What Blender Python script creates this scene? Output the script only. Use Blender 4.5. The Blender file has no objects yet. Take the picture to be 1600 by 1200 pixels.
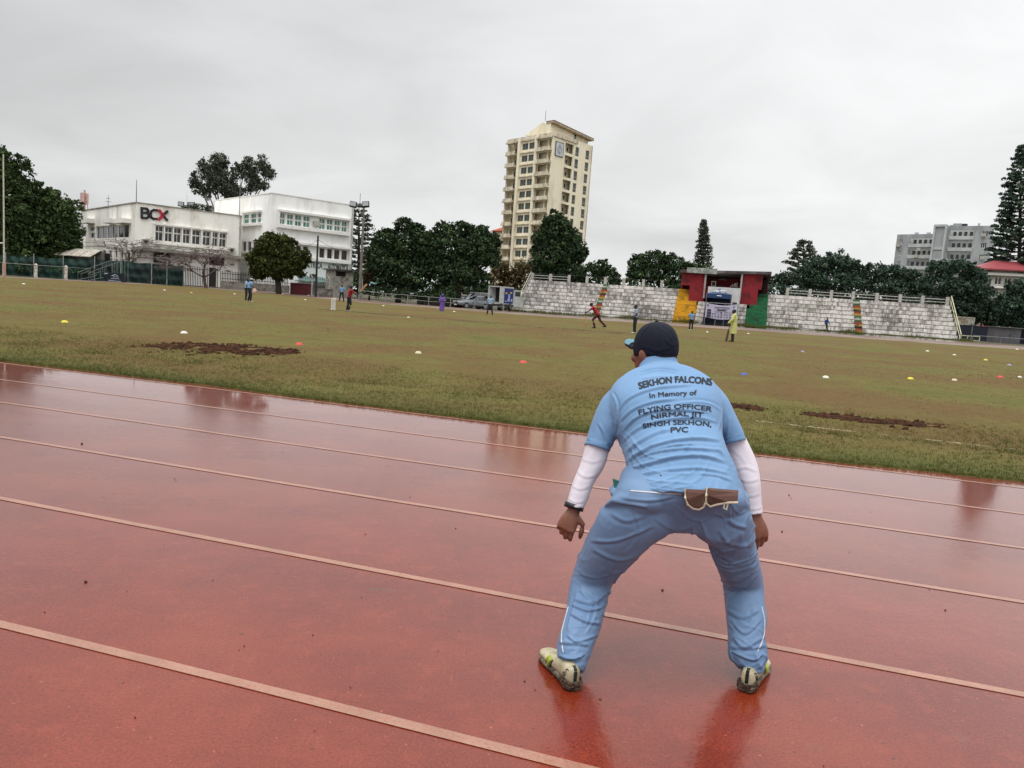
import bpy, bmesh, math, random
import numpy as np
from mathutils import Vector, Matrix, noise
from mathutils.bvhtree import BVHTree

random.seed(7); rng = np.random.default_rng(7)
S = bpy.context.scene
COL = S.collection

# ------------------------------------------------------------------ camera
F = 1150.0; CH = 1.4516; PITCH = 0.1117; ROLL = 0.0705
cp, sp, cr, sr = math.cos(PITCH), math.sin(PITCH), math.cos(ROLL), math.sin(ROLL)
FW = Vector((0, cp, -sp)); U0 = Vector((0, sp, cp)); R0 = Vector((1, 0, 0))
RI = cr*R0 + sr*U0; UP = -sr*R0 + cr*U0
cam = bpy.data.cameras.new('camera'); co = bpy.data.objects.new('camera', cam); COL.objects.link(co)
m = Matrix((RI, UP, -FW)).transposed().to_4x4(); m.translation = Vector((0, 0, CH)); co.matrix_world = m
cam.sensor_width = 36; cam.lens = 36*F/1600; cam.clip_end = 6000; cam.clip_start = .05
S.camera = co
S.render.resolution_x = 1024; S.render.resolution_y = 768

# ------------------------------------------------------------------ world: closed overcast
w = bpy.data.worlds.new('World'); S.world = w; w.use_nodes = True
nt = w.node_tree; nt.nodes.clear(); N = nt.nodes.new; LK = nt.links.new
out = N('ShaderNodeOutputWorld'); bg = N('ShaderNodeBackground'); LK(bg.outputs[0], out.inputs[0])
tc = N('ShaderNodeTexCoord'); sep = N('ShaderNodeSeparateXYZ'); LK(tc.outputs['Generated'], sep.inputs[0])
def mth(op, a, b=None, c=None, clamp=False):
    n = N('ShaderNodeMath'); n.operation = op; n.use_clamp = clamp
    for i, v in enumerate((a, b, c)):
        if v is None: continue
        if isinstance(v, (int, float)): n.inputs[i].default_value = v
        else: LK(v, n.inputs[i])
    return n.outputs[0]
zc = mth('ADD', mth('MAXIMUM', sep.outputs[2], 0.0), 0.22)
cmb = N('ShaderNodeCombineXYZ'); LK(mth('DIVIDE', sep.outputs[0], zc), cmb.inputs[0]); LK(mth('DIVIDE', sep.outputs[1], zc), cmb.inputs[1])
def wn(scale, det, rough, dist=0, loc=(0, 0, 0), sc=(1, 1, 1)):
    mp = N('ShaderNodeMapping'); mp.inputs['Location'].default_value = loc; mp.inputs['Scale'].default_value = sc
    LK(cmb.outputs[0], mp.inputs[0])
    n = N('ShaderNodeTexNoise'); n.inputs['Scale'].default_value = scale; n.inputs['Detail'].default_value = det
    n.inputs['Roughness'].default_value = rough; n.inputs['Distortion'].default_value = dist; LK(mp.outputs[0], n.inputs[0])
    return n.outputs[0]
big = wn(.55, 3, .45, .3, (3.1, 1.2, 0)); med = wn(1.5, 6, .55, .5, (0, 5, 0), (1.0, 1.0, 1)); 
cl = mth('ADD', mth('MULTIPLY', big, .6), mth('MULTIPLY', med, .4))
cl = mth('MULTIPLY', mth('SUBTRACT', cl, .5), 1.35)
# overcast: zenith about three times the horizon, brighter towards the hidden sun (right)
z1 = mth('MAXIMUM', sep.outputs[2], 0.0)
grad = mth('ADD', .74, mth('MULTIPLY', mth('POWER', mth('MAXIMUM', mth('SUBTRACT', z1, .36), 0.0), 1.2), 3.2))
grad = mth('ADD', grad, mth('MULTIPLY', sep.outputs[0], .14))
lum = mth('MULTIPLY', grad, mth('ADD', 1.0, mth('MULTIPLY', cl, .85)))
lum = mth('MAXIMUM', lum, .25)
tint = N('ShaderNodeMix'); tint.data_type = 'RGBA'; tint.blend_type = 'MIX'
tint.inputs[0].default_value = 1.0
tint.inputs[7].default_value = (.985, .995, 1.0, 1)
vm = N('ShaderNodeVectorMath'); vm.operation = 'SCALE'; LK(tint.outputs[2], vm.inputs[0]); LK(lum, vm.inputs['Scale'])
sky = N('ShaderNodeTexSky'); sky.sky_type = 'NISHITA'; sky.sun_disc = False
sky.sun_elevation = math.radians(58); sky.sun_rotation = math.radians(40); sky.air_density = 1.5; sky.dust_density = 4
sk2 = N('ShaderNodeVectorMath'); sk2.operation = 'SCALE'; LK(sky.outputs[0], sk2.inputs[0]); sk2.inputs['Scale'].default_value = .003
ad = N('ShaderNodeVectorMath'); ad.operation = 'ADD'; LK(vm.outputs[0], ad.inputs[0]); LK(sk2.outputs[0], ad.inputs[1])
LK(ad.outputs[0], bg.inputs[0]); bg.inputs[1].default_value = 1.0

sun = bpy.data.lights.new('sun', 'SUN'); so = bpy.data.objects.new('sun', sun); COL.objects.link(so)
sun.energy = 1.5; sun.angle = math.radians(40); sun.color = (1, .98, .95)
so.rotation_euler = (math.radians(20), 0, math.radians(-35))
S.view_settings.view_transform = 'Standard'; S.view_settings.look = 'None'
S.view_settings.exposure = 0.07; S.view_settings.gamma = 1
try: S.view_settings.use_curve_mapping = False
except Exception: pass

# ------------------------------------------------------------------ measuring helpers
def ray(x, y):
    return ((x-800)/F*RI - (y-600)/F*UP + FW)
def W(x, y, Y):                       # the point of a sight line at world depth Y
    d = ray(x, y); return Vector((0, 0, CH)) + d*(Y/d.y)
def terr(x, y):
    d = y + .3045*x - 8.6
    return (.0058+.0050*min(1.0, max(0.0, x/38.0))+.0057*min(1.0, max(0.0, -x/42.0)))*min(max(0.0, d-5.0), 66.0) if d > 5 else 0.0
def G(x, y):                          # where a sight line meets the ground
    d = ray(x, y); t = CH/-d.z if d.z < 0 else 300
    z = 0
    for _ in range(30):
        p = Vector((0, 0, CH)) + d*t; z = terr(p.x, p.y)
        if d.z < -1e-5: t = .5*t + .5*(CH-z)/-d.z
    p = Vector((0, 0, CH)) + d*t
    return Vector((p.x, p.y, terr(p.x, p.y)))
def PJ(p):
    v = Vector(p)-Vector((0, 0, CH)); z = v.dot(FW)
    return 800+F*v.dot(RI)/z, 600-F*v.dot(UP)/z
def onplane(px, py, o, n):
    d = ray(px, py); c = Vector((0, 0, CH)); return c + d*((o-c).dot(n)/d.dot(n))

# ------------------------------------------------------------------ materials
def lin(h):
    h = h.lstrip('#'); v = [int(h[i:i+2], 16)/255 for i in (0, 2, 4)]
    return tuple((c/12.92 if c <= .04045 else ((c+.055)/1.055)**2.4) for c in v)
MATS = {}
class NT:
    def __init__(s, name):
        s.m = bpy.data.materials.new(name); s.m.use_nodes = True; s.t = s.m.node_tree; s.t.nodes.clear()
        s.o = s.n('ShaderNodeOutputMaterial'); s.b = s.n('ShaderNodeBsdfPrincipled'); s.l(s.b.outputs[0], s.o.inputs[0])
    def n(s, k): return s.t.nodes.new(k)
    def l(s, a, b): s.t.links.new(a, b)
    def coords(s, sc=(1, 1, 1), kind='Object', loc=(0, 0, 0), rot=(0, 0, 0)):
        t = s.n('ShaderNodeTexCoord') if kind != 'World' else s.n('ShaderNodeNewGeometry')
        mp = s.n('ShaderNodeMapping'); mp.inputs['Scale'].default_value = sc; mp.inputs['Location'].default_value = loc; mp.inputs['Rotation'].default_value = rot
        s.l(t.outputs[kind if kind != 'World' else 'Position'], mp.inputs[0]); return mp.outputs[0]
    def noise(s, vec, scale, det=5, rough=.55, dist=0):
        n = s.n('ShaderNodeTexNoise'); n.inputs['Scale'].default_value = scale; n.inputs['Detail'].default_value = det
        n.inputs['Roughness'].default_value = rough; n.inputs['Distortion'].default_value = dist
        if vec is not None: s.l(vec, n.inputs[0])
        return n.outputs[0]
    def ramp(s, f, stops, interp='LINEAR'):
        r = s.n('ShaderNodeValToRGB'); s.l(f, r.inputs[0]); cr_ = r.color_ramp; cr_.interpolation = interp
        while len(cr_.elements) < len(stops): cr_.elements.new(.5)
        for e, (p, c) in zip(cr_.elements, stops):
            e.position = p; e.color = (c, c, c, 1) if isinstance(c, (int, float)) else (*c, 1)
        return r.outputs[0]
    def mix(s, f, a, b, mode='MIX'):
        n = s.n('ShaderNodeMix'); n.data_type = 'RGBA'; n.blend_type = mode
        for i, v in ((0, f), (6, a), (7, b)):
            if isinstance(v, (int, float)): n.inputs[i].default_value = v if i == 0 else (v, v, v, 1)
            elif isinstance(v, tuple): n.inputs[i].default_value = (*v, 1)
            else: s.l(v, n.inputs[i])
        return n.outputs[2]
    def math(s, op, a, b=None, clamp=False):
        n = s.n('ShaderNodeMath'); n.operation = op; n.use_clamp = clamp
        for i, v in enumerate((a, b)):
            if v is None: continue
            if isinstance(v, (int, float)): n.inputs[i].default_value = v
            else: s.l(v, n.inputs[i])
        return n.outputs[0]
    def set(s, **k):
        for a, v in k.items():
            i = s.b.inputs[a.replace('_', ' ')]
            if isinstance(v, tuple): i.default_value = (*v, 1) if len(v) == 3 else v
            elif isinstance(v, (int, float)): i.default_value = v
            else: s.l(v, i)
    def bump(s, h, dist=.01, st=1.0, prev=None):
        n = s.n('ShaderNodeBump'); n.inputs['Distance'].default_value = dist; n.inputs['Strength'].default_value = st
        s.l(h, n.inputs['Height'])
        if prev is not None: s.l(prev, n.inputs['Normal'])
        s.l(n.outputs[0], s.b.inputs['Normal']); return n.outputs[0]

def pm(name, c, c2=None, scale=3.0, lo=.4, hi=.65, rough=.75, bump=0, bs=30, sc=(1, 1, 1), det=6, spec=.4, metal=0, c3=None, s3=.6):
    """painted/weathered surface: base colour with patches of a second (and third) colour"""
    if name in MATS: return MATS[name]
    t = NT(name); c = lin(c) if isinstance(c, str) else c
    v = t.coords(sc)
    col = None
    c2 = (lin(c2) if isinstance(c2, str) else c2) if c2 else tuple(x*.8 for x in c)
    f = t.noise(v, scale, det, .6)
    col = t.mix(t.ramp(f, [(lo, 0.), (hi, 1.)]), c, c2)
    if c3:
        c3 = lin(c3) if isinstance(c3, str) else c3
        g = t.noise(t.coords(sc, loc=(7, 3, 1)), s3, 6, .65); col = t.mix(t.ramp(g, [(.48, 0.), (.62, 1.)]), col, c3)
    t.set(Base_Color=col, Roughness=rough, Metallic=metal); t.b.inputs['Specular IOR Level'].default_value = spec
    if bump: t.bump(t.noise(t.coords((1, 1, 1)), bs, 4, .6), bump)
    MATS[name] = t.m; return t.m

# ------------------------------------------------------------------ object helpers
ORG = {}
def tag(o, label=None, cat=None, group=None, kind=None):
    if label: o['label'] = label
    if cat: o['category'] = cat
    if group: o['group'] = group
    if kind: o['kind'] = kind
    return o
def thing(name, label, cat, loc, group=None, rotz=0):
    o = bpy.data.objects.new(name, None); COL.objects.link(o); o.location = loc; o.rotation_euler = (0, 0, rotz)
    o.empty_display_size = .2
    ORG[o.name] = Vector(loc); return tag(o, label, cat, group)
def link_mesh(name, me, mat, parent=None, origin=None, smooth=False):
    o = bpy.data.objects.new(name, me); COL.objects.link(o)
    if mat is not None:
        for mm in (mat if isinstance(mat, (list, tuple)) else [mat]): me.materials.append(mm)
    org = origin
    if parent is not None: o.parent = parent; org = ORG[parent.name]
    if org is not None and org.length > 0: me.transform(Matrix.Translation(-Vector(org)))
    if parent is None and org is not None: o.location = org
    ORG[o.name] = Vector(org) if org is not None else Vector((0, 0, 0))
    if smooth:
        me.polygons.foreach_set('use_smooth', [True]*len(me.polygons))
    return o
class MB:
    def __init__(s): s.v = []; s.f = []; s.mi = []; s.cur = 0
    def add(s, vs, fs):
        b = len(s.v); s.v += [tuple(x) for x in vs]
        for f in fs: s.f.append(tuple(b+i for i in f)); s.mi.append(s.cur)
        return s
    def quad(s, a, b, c, d): return s.add([a, b, c, d], [(0, 1, 2, 3)])
    def boxv(s, o, u, v, w_):          # box from a corner and three edge vectors
        o, u, v, w_ = map(Vector, (o, u, v, w_))
        P = [o, o+u, o+u+v, o+v, o+w_, o+u+w_, o+u+v+w_, o+v+w_]
        return s.add(P, [(0, 3, 2, 1), (4, 5, 6, 7), (0, 1, 5, 4), (1, 2, 6, 5), (2, 3, 7, 6), (3, 0, 4, 7)])
    def box(s, x0, x1, y0, y1, z0, z1): return s.boxv((x0, y0, z0), (x1-x0, 0, 0), (0, y1-y0, 0), (0, 0, z1-z0))
    def tube(s, pts, rad, seg=8, cap=True):
        pts = [Vector(p) for p in pts]; rad = rad if isinstance(rad, (list, tuple)) else [rad]*len(pts)
        n = len(pts); vs = []; ref = Vector((0, 0, 1))
        for i, p in enumerate(pts):
            t = (pts[min(i+1, n-1)]-pts[max(i-1, 0)])
            if t.length < 1e-9: t = Vector((0, 0, 1))
            t.normalize()
            a = t.cross(ref if abs(t.dot(ref)) < .95 else Vector((0, 1, 0))).normalized(); b = t.cross(a)
            for k in range(seg):
                q = 2*math.pi*k/seg; vs.append(p+rad[i]*(math.cos(q)*a+math.sin(q)*b))
        fs = [(i*seg+k, i*seg+(k+1) % seg, (i+1)*seg+(k+1) % seg, (i+1)*seg+k) for i in range(n-1) for k in range(seg)]
        if cap: fs += [tuple(range(seg))[::-1], tuple((n-1)*seg+k for k in range(seg))]
        return s.add(vs, fs)
    def loft(s, rings, seg=24, e=2.0):   # rings: (centre, u, v) ; superellipse exponent
        vs = []; n = len(rings)
        for r in rings:
            c, u, v = r[:3]; ee = r[3] if len(r) > 3 else e
            for k in range(seg):
                q = 2*math.pi*k/seg; a, b = math.cos(q), math.sin(q)
                vs.append(Vector(c)+Vector(u)*(math.copysign(abs(a)**(2/ee), a))+Vector(v)*(math.copysign(abs(b)**(2/ee), b)))
        fs = [(i*seg+k, i*seg+(k+1) % seg, (i+1)*seg+(k+1) % seg, (i+1)*seg+k) for i in range(n-1) for k in range(seg)]
        fs += [tuple(range(seg))[::-1], tuple((n-1)*seg+k for k in range(seg))]
        return s.add(vs, fs)
    def ball(s, c, rx, ry=None, rz=None, seg=16, rings=10, M=None):
        ry = ry or rx; rz = rz or rx; c = Vector(c); vs = [Vector((0, 0, -1))]
        for i in range(1, rings):
            a = math.pi*i/rings-math.pi/2
            for k in range(seg):
                q = 2*math.pi*k/seg; vs.append(Vector((math.cos(a)*math.cos(q), math.cos(a)*math.sin(q), math.sin(a))))
        vs.append(Vector((0, 0, 1)))
        P = []
        for v in vs:
            p = Vector((v.x*rx, v.y*ry, v.z*rz)); P.append(c+(M @ p if M else p))
        fs = [(0, 1+(k+1) % seg, 1+k) for k in range(seg)]
        for i in range(rings-2):
            for k in range(seg): fs.append((1+i*seg+k, 1+i*seg+(k+1) % seg, 1+(i+1)*seg+(k+1) % seg, 1+(i+1)*seg+k))
        L = len(vs)-1; fs += [(L, 1+(rings-2)*seg+k, 1+(rings-2)*seg+(k+1) % seg) for k in range(seg)]
        return s.add(P, fs)
    def prism(s, poly, d):               # closed polygon extruded by vector d
        n = len(poly); a = [Vector(p) for p in poly]; b = [p+Vector(d) for p in a]
        return s.add(a+b, [tuple(range(n))[::-1], tuple(range(n, 2*n))]+[(i, (i+1) % n, n+(i+1) % n, n+i) for i in range(n)])
    def mesh(s, name='mesh'):
        me = bpy.data.meshes.new(name); me.from_pydata(s.v, [], s.f)
        if any(s.mi): me.polygons.foreach_set('material_index', s.mi)
        me.update(); return me
    def build(s, name, mat, parent=None, origin=None, smooth=False):
        me = s.mesh(name)
        bm = bmesh.new(); bm.from_mesh(me); bmesh.ops.recalc_face_normals(bm, faces=bm.faces); bm.to_mesh(me); bm.free()
        return link_mesh(name, me, mat, parent, origin, smooth)
def remesh(mb, voxel, smooth=2, fac=.5):
    """closed overlapping volumes -> one continuous skin"""
    me = mb.mesh('tmp'); o = bpy.data.objects.new('tmp', me); COL.objects.link(o)
    r = o.modifiers.new('r', 'REMESH'); r.mode = 'VOXEL'; r.voxel_size = voxel
    if smooth:
        q = o.modifiers.new('s', 'SMOOTH'); q.iterations = smooth; q.factor = fac
    dg = bpy.context.evaluated_depsgraph_get(); ev = o.evaluated_get(dg)
    res = bpy.data.meshes.new_from_object(ev); bpy.data.objects.remove(o); bpy.data.meshes.remove(me)
    return res
def structure(o): o['kind'] = 'structure'; return o
def npmesh(name, V, Fq, mat, parent=None, origin=None, attr=None):
    """V (n,3), Fq (m,k) numpy arrays"""
    me = bpy.data.meshes.new(name); k = Fq.shape[1]
    me.vertices.add(len(V)); me.vertices.foreach_set('co', V.astype(np.float32).ravel())
    me.loops.add(Fq.size); me.loops.foreach_set('vertex_index', Fq.astype(np.int32).ravel())
    me.polygons.add(len(Fq)); me.polygons.foreach_set('loop_start', (np.arange(len(Fq))*k).astype(np.int32))
    me.update(calc_edges=True)
    if attr is not None:
        a = me.attributes.new('tone', 'FLOAT', 'POINT'); a.data.foreach_set('value', attr.astype(np.float32))
    return link_mesh(name, me, mat, parent, origin)
# ------------------------------------------------------------------ ground sheets
def edge_y(x):                          # where turf meets the track
    base = [(-60, 27.4), (-7.83, 11.13), (-4.44, 10.15), (-1.56, 9.10), (.78, 8.41), (3.42, 7.66), (5.22, 7.32), (40, -3.6)]
    for (a, b), (c, d) in zip(base, base[1:]):
        if x <= c: return b+(d-b)*(x-a)/(c-a)
    return base[-1][1]
def edge_w(x):
    n = noise.noise((x*.9, 3, 1))*.05+noise.noise((x*5, 9, 1))*.035+noise.noise((x*23, 9, 4))*.022
    return edge_y(x)+n

# running track: wet polyurethane, red
t = NT('track_red')
P = t.coords((1, 1, 1))
grain = t.noise(P, 95, 3, .9); n1 = t.noise(P, 1.3, 6, .6); n2 = t.noise(t.coords((1, 3.2, 1), rot=(0, 0, .3)), .5, 5, .55, .4)
fine = t.noise(P, 9, 6, .65)
c = t.mix(t.ramp(n1, [(.36, 0.), (.62, 1.)]), lin('#6a210e'), lin('#7b2e18'))
c = t.mix(t.ramp(n2, [(.38, .25), (.55, 0.)]), c, lin('#4c1a10'))
c = t.mix(t.ramp(fine, [(.52, 0.), (.72, .5)]), c, lin('#8a3822'))
scuff = t.noise(t.coords((3, 1.1, 1), rot=(0, 0, .5)), 3.2, 8, .8, .2)
c = t.mix(t.ramp(scuff, [(.57, 0.), (.74, .32)]), c, lin('#9c4a33'))
speck = t.noise(P, 55, 2, .5)
c = t.mix(t.ramp(grain, [(.38, .55), (.5, 0.)]), c, lin('#470f04')); c = t.mix(t.ramp(grain, [(.54, 0.), (.66, .5)]), c, lin('#8e3b26'))
c = t.mix(t.ramp(speck, [(.70, 0.), (.76, .55)]), c, lin('#b56a54'))
c = t.mix(t.ramp(t.noise(P, 30, 2, .5), [(.24, .6), (.30, 0.)]), c, lin('#2a0c08'))
green = t.noise(t.coords((1, 2, 1), loc=(4, 2, 0)), .8, 5, .6)
c = t.mix(t.ramp(green, [(.66, 0.), (.72, .6)]), c, lin('#3f4a38'))
wet = t.ramp(n2, [(.36, .30), (.62, .18)])
gl = t.ramp(n2, [(.40, .10), (.56, .05)])
# standing water in the low inner lanes
sp_ = t.n('ShaderNodeSeparateXYZ'); g_ = t.n('ShaderNodeNewGeometry'); t.l(g_.outputs['Position'], sp_.inputs[0])
dd = t.math('ADD', sp_.outputs[1], t.math('MULTIPLY', sp_.outputs[0], .3045))
low = t.ramp(t.math('MULTIPLY', t.math('SUBTRACT', t.math('ADD', dd, t.math('MULTIPLY', n2, 2.4)), 6.0), .2), [(.05, 0.), (.7, 1.)])
t.set(Base_Color=c, Roughness=wet, Coat_Weight=1.0, Coat_Roughness=t.mix(low, gl, .02), Coat_IOR=1.40)
t.b.inputs['Specular IOR Level'].default_value = .1
h = t.math('ADD', t.math('MULTIPLY', grain, .55), t.math('MULTIPLY', fine, .45))
b1 = t.n('ShaderNodeBump'); b1.inputs['Distance'].default_value = .005; b1.inputs['Strength'].default_value = .9
t.l(h, b1.inputs['Height']); t.l(b1.outputs[0], t.b.inputs['Normal'])
# water film: its own much softer ripple
b2 = t.n('ShaderNodeBump'); b2.inputs['Distance'].default_value = .0022
t.l(t.math('MULTIPLY', t.math('SUBTRACT', 1.10, low), .55), b2.inputs['Strength'])
hw = t.math('ADD', t.math('MULTIPLY', t.noise(P, 22, 4, .6), 1.0), t.math('MULTIPLY', grain, .22))
t.l(hw, b2.inputs['Height']); t.l(b2.outputs[0], t.b.inputs['Coat Normal'])
TRACK = t.m

mb = MB(); mb.quad((-80, -30, 0), (80, -30, 0), (80, -8, 0), (-80, 40, 0))
structure(mb.build('running_track', TRACK))
# lane lines
t = NT('lane_paint')
P = t.coords((1, 1, 1)); g = t.noise(P, 100, 3, .9); g2 = t.noise(P, 4, 5, .6)
c = t.mix(t.ramp(g2, [(.4, 0.), (.7, 1.)]), lin('#9a705b'), lin('#85604c'))
c = t.mix(t.ramp(g, [(.36, .8), (.52, 0.)]), c, lin('#8a3f2e'))
t.set(Base_Color=c, Roughness=.4, Coat_Weight=.6, Coat_Roughness=.16, Coat_IOR=1.40); t.bump(g, .003, .5)
LANE = t.m
LL = [(-.3072, 8.5796), (-.3082, 7.2971), (-.3051, 6.0802), (-.3046, 4.8191), (-.3009, 3.533), (-.2934, 2.2588)]
def lane_y(k, x): return LL[k][0]*x+LL[k][1]+noise.noise((x*.35, k*7.3, 0))*.018
for k in range(6):
    vs = []; fs = []; n = 160; x0, x1 = -30, 20
    for i in range(n+1):
        x = x0+(x1-x0)*i/n; y = lane_y(k, x); hw_ = .025 + .0025*noise.noise((x*9, k, 2))
        vs += [(x, y-hw_, .003), (x, y+hw_, .003)]
    fs = [(2*i, 2*i+2, 2*i+3, 2*i+1) for i in range(n)]
    structure(MB().add(vs, fs).build('lane_line', LANE))

# infield turf: one terrain sheet, fine near the track
t = NT('turf')
P = t.coords((1, 1, 1)); g_ = t.n('ShaderNodeNewGeometry'); s_ = t.n('ShaderNodeSeparateXYZ'); t.l(g_.outputs['Position'], s_.inputs[0])
dd = t.math('ADD', s_.outputs[1], t.math('MULTIPLY', s_.outputs[0], .3045))
a1 = t.noise(P, .22, 6, .6, .5); a2 = t.noise(P, 1.1, 6, .65); a3 = t.noise(P, 7, 5, .7); a4 = t.noise(P, 45, 4, .75)
c = t.mix(t.ramp(a2, [(.35, 0.), (.65, 1.)]), lin('#575023'), lin('#625a2a'))
c = t.mix(t.ramp(a1, [(.44, 0.), (.60, .85)]), c, lin('#5d4423'))
c = t.mix(t.ramp(a1, [(.28, .6), (.42, 0.)]), c, lin('#48511f'))
c = t.mix(t.ramp(a3, [(.50, 0.), (.80, .5)]), c, lin('#4d3c1f'))
c = t.mix(t.ramp(a3, [(.22, .5), (.48, 0.)]), c, lin('#746c36'))
edgeg = t.ramp(t.math('MULTIPLY', t.math('SUBTRACT', t.math('ADD', dd, t.math('MULTIPLY', a2, 1.5)), 8.6), .25), [(.10, 1.), (.55, 0.)])
c = t.mix(t.math('MULTIPLY', edgeg, .7), c, lin('#3c4a1b'))
mud = t.noise(t.coords((.5, 1.6, 1), loc=(3, 3, 0)), .45, 7, .7, .4)
c = t.mix(t.ramp(mud, [(.60, 0.), (.68, .7)]), c, lin('#5e4226'))
c = t.mix(t.ramp(a4, [(.36, .6), (.50, 0.)]), c, lin('#2f2a12'), 'MIX')
t.set(Base_Color=c, Roughness=.9); t.b.inputs['Specular IOR Level'].default_value = .2
t.bump(t.math('ADD', t.math('MULTIPLY', a3, .5), t.math('MULTIPLY', a4, .6)), .03, .8)
TURF = t.m
far_edge = [G(*q) for q in ((-400, 415), (5, 434), (130, 440), (280, 447), (430, 460), (590, 475), (800, 491), (1000, 505), (1200, 519), (1500, 540), (1600, 547), (2000, 575))]
def far_y(x):
    P_ = far_edge
    if x <= P_[0].x: return P_[0].y
    for a, b in zip(P_, P_[1:]):
        if x <= b.x: return a.y+(b.y-a.y)*(x-a.x)/max(1e-6, (b.x-a.x))
    return P_[-1].y
xs = np.concatenate([np.linspace(-150, -12, 70)[:-1], np.linspace(-12, 9, 420)[:-1], np.linspace(9, 160, 70)])
ts = np.concatenate([np.linspace(0, .04, 30)[:-1]**1.0, np.linspace(.04, 1, 50)])
V = []; nx, ny = len(xs), len(ts)
for ty in ts:
    for x in xs:
        y0 = edge_w(float(x)); y1 = far_y(float(x))+.25*noise.noise((x*.6, 0, 3)); y = y0+(y1-y0)*float(ty)
        z = terr(x, y)+.022+.012*noise.noise((x*1.5, y*1.5, 0))*min(1, (y-y0)*2)
        if ty == 0: z = -.03
        V.append((x, y, z))
I = np.arange(nx*ny).reshape(ny, nx)
Q = np.stack([I[:-1, :-1], I[:-1, 1:], I[1:, 1:], I[1:, :-1]], -1).reshape(-1, 4)
o = npmesh('playing_field', np.array(V), Q, TURF); structure(o)
o.data.polygons.foreach_set('use_smooth', [True]*len(o.data.polygons))

# far running track and the earth beyond, out to the horizon
FT = pm('far_track', '#665143', '#76655a', 0.5, .4, .6, .55, c3='#4d2c22', s3=.25, bump=.01)
z_of = lambda x, y: terr(x, y)
vs = []; n = 120
for i in range(n+1):
    x = -150+310*i/n; y = far_y(x)
    vs += [(x, y-1.2, z_of(x, y-1.2)+.004), (x, y+10, z_of(x, y+10)+.004)]
structure(MB().add(vs, [(2*i, 2*i+2, 2*i+3, 2*i+1) for i in range(n)]).build('far_track', FT))
ET = pm('earth', '#3c3d20', '#4a3a26', .15, .42, .6, .9, c3='#2d341a', s3=.05)
vs = []; ys = [7, 20, 40, 60, 75, 90, 200, 900, 3500]; xs2 = [-3500, -600, -200, -100, -50, 0, 50, 100, 200, 600, 3500]
for y in ys:
    for x in xs2: vs.append((x, y if y > 7 else (edge_y(max(-60, min(40, x)))+6 if abs(x) < 200 else 30), terr(x, y)-.08 if y > 7 else -.08))
nx = len(xs2)
structure(MB().add(vs, [(j*nx+i, j*nx+i+1, (j+1)*nx+i+1, (j+1)*nx+i) for j in range(len(ys)-1) for i in range(nx-1)]).build('ground', ET))

# ------------------------------------------------------------------ grass blades and mud
t = NT('grass_blade')
at = t.n('ShaderNodeAttribute'); at.attribute_name = 'tone'
c = t.ramp(at.outputs['Fac'], [(0, lin('#3a4516')), (.3, lin('#505420')), (.6, lin('#5d5524')), (.85, lin('#746a36')), (1, lin('#5d4622'))])
t.set(Base_Color=c, Roughness=.6); t.b.inputs['Specular IOR Level'].default_value = .25
BLADE = t.m
def blades(name, n, d0, d1, h0, h1, wd, label):
    # n tufts between distances d0..d1 behind the turf edge, inside what the place could show
    t_ = rng.random(n)**1.9; d = d0+(d1-d0)*t_
    span = .80*(8+d)+4.5
    cx = rng.uniform(-1, 1, n)*span - .3*0
    y0 = np.array([edge_w(float(x)) for x in cx]); y = y0+d
    k = 4
    X = np.repeat(cx, k)+rng.normal(0, .012+.004*0, n*k); Y = np.repeat(y, k)+rng.normal(0, .012, n*k)
    D = np.repeat(d, k)
    Z = np.array([terr(a, b) for a, b in zip(X, Y)])+.015
    nn = len(X); a = rng.uniform(0, 2*np.pi, nn); ln = rng.uniform(h0, h1, nn); lean = rng.uniform(.2, 1.1, nn)
    hh = ln*np.cos(lean); ho = ln*np.sin(lean); b = a+rng.normal(0, .8, nn)
    sc_ = 1+D*.06
    dx, dy = np.cos(a+1.57)*wd*sc_, np.sin(a+1.57)*wd*sc_
    V = np.stack([np.stack([X-dx, Y-dy, Z], -1), np.stack([X+dx, Y+dy, Z], -1), np.stack([X+ho*np.cos(b), Y+ho*np.sin(b), Z+hh], -1)], 1).reshape(-1, 3)
    tone = np.clip(.22+.06*D+.3*np.array([noise.noise((x_*.8, y_*.8, 5)) for x_, y_ in zip(np.repeat(cx, k), np.repeat(y, k))])+rng.normal(0, .2, nn), 0, 1)
    o = npmesh(name, V, np.arange(3*nn).reshape(-1, 3), BLADE, attr=np.repeat(tone, 3))
    tag(o, label, 'grass', kind='stuff')
blades('grass', 52000, 0.0, 5.0, .018, .052, .0028, 'short green grass fringe at the edge of the wet track')
blades('grass', 60000, 2.0, 34.0, .010, .030, .0035, 'sparse worn grass on the muddy infield')

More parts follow.
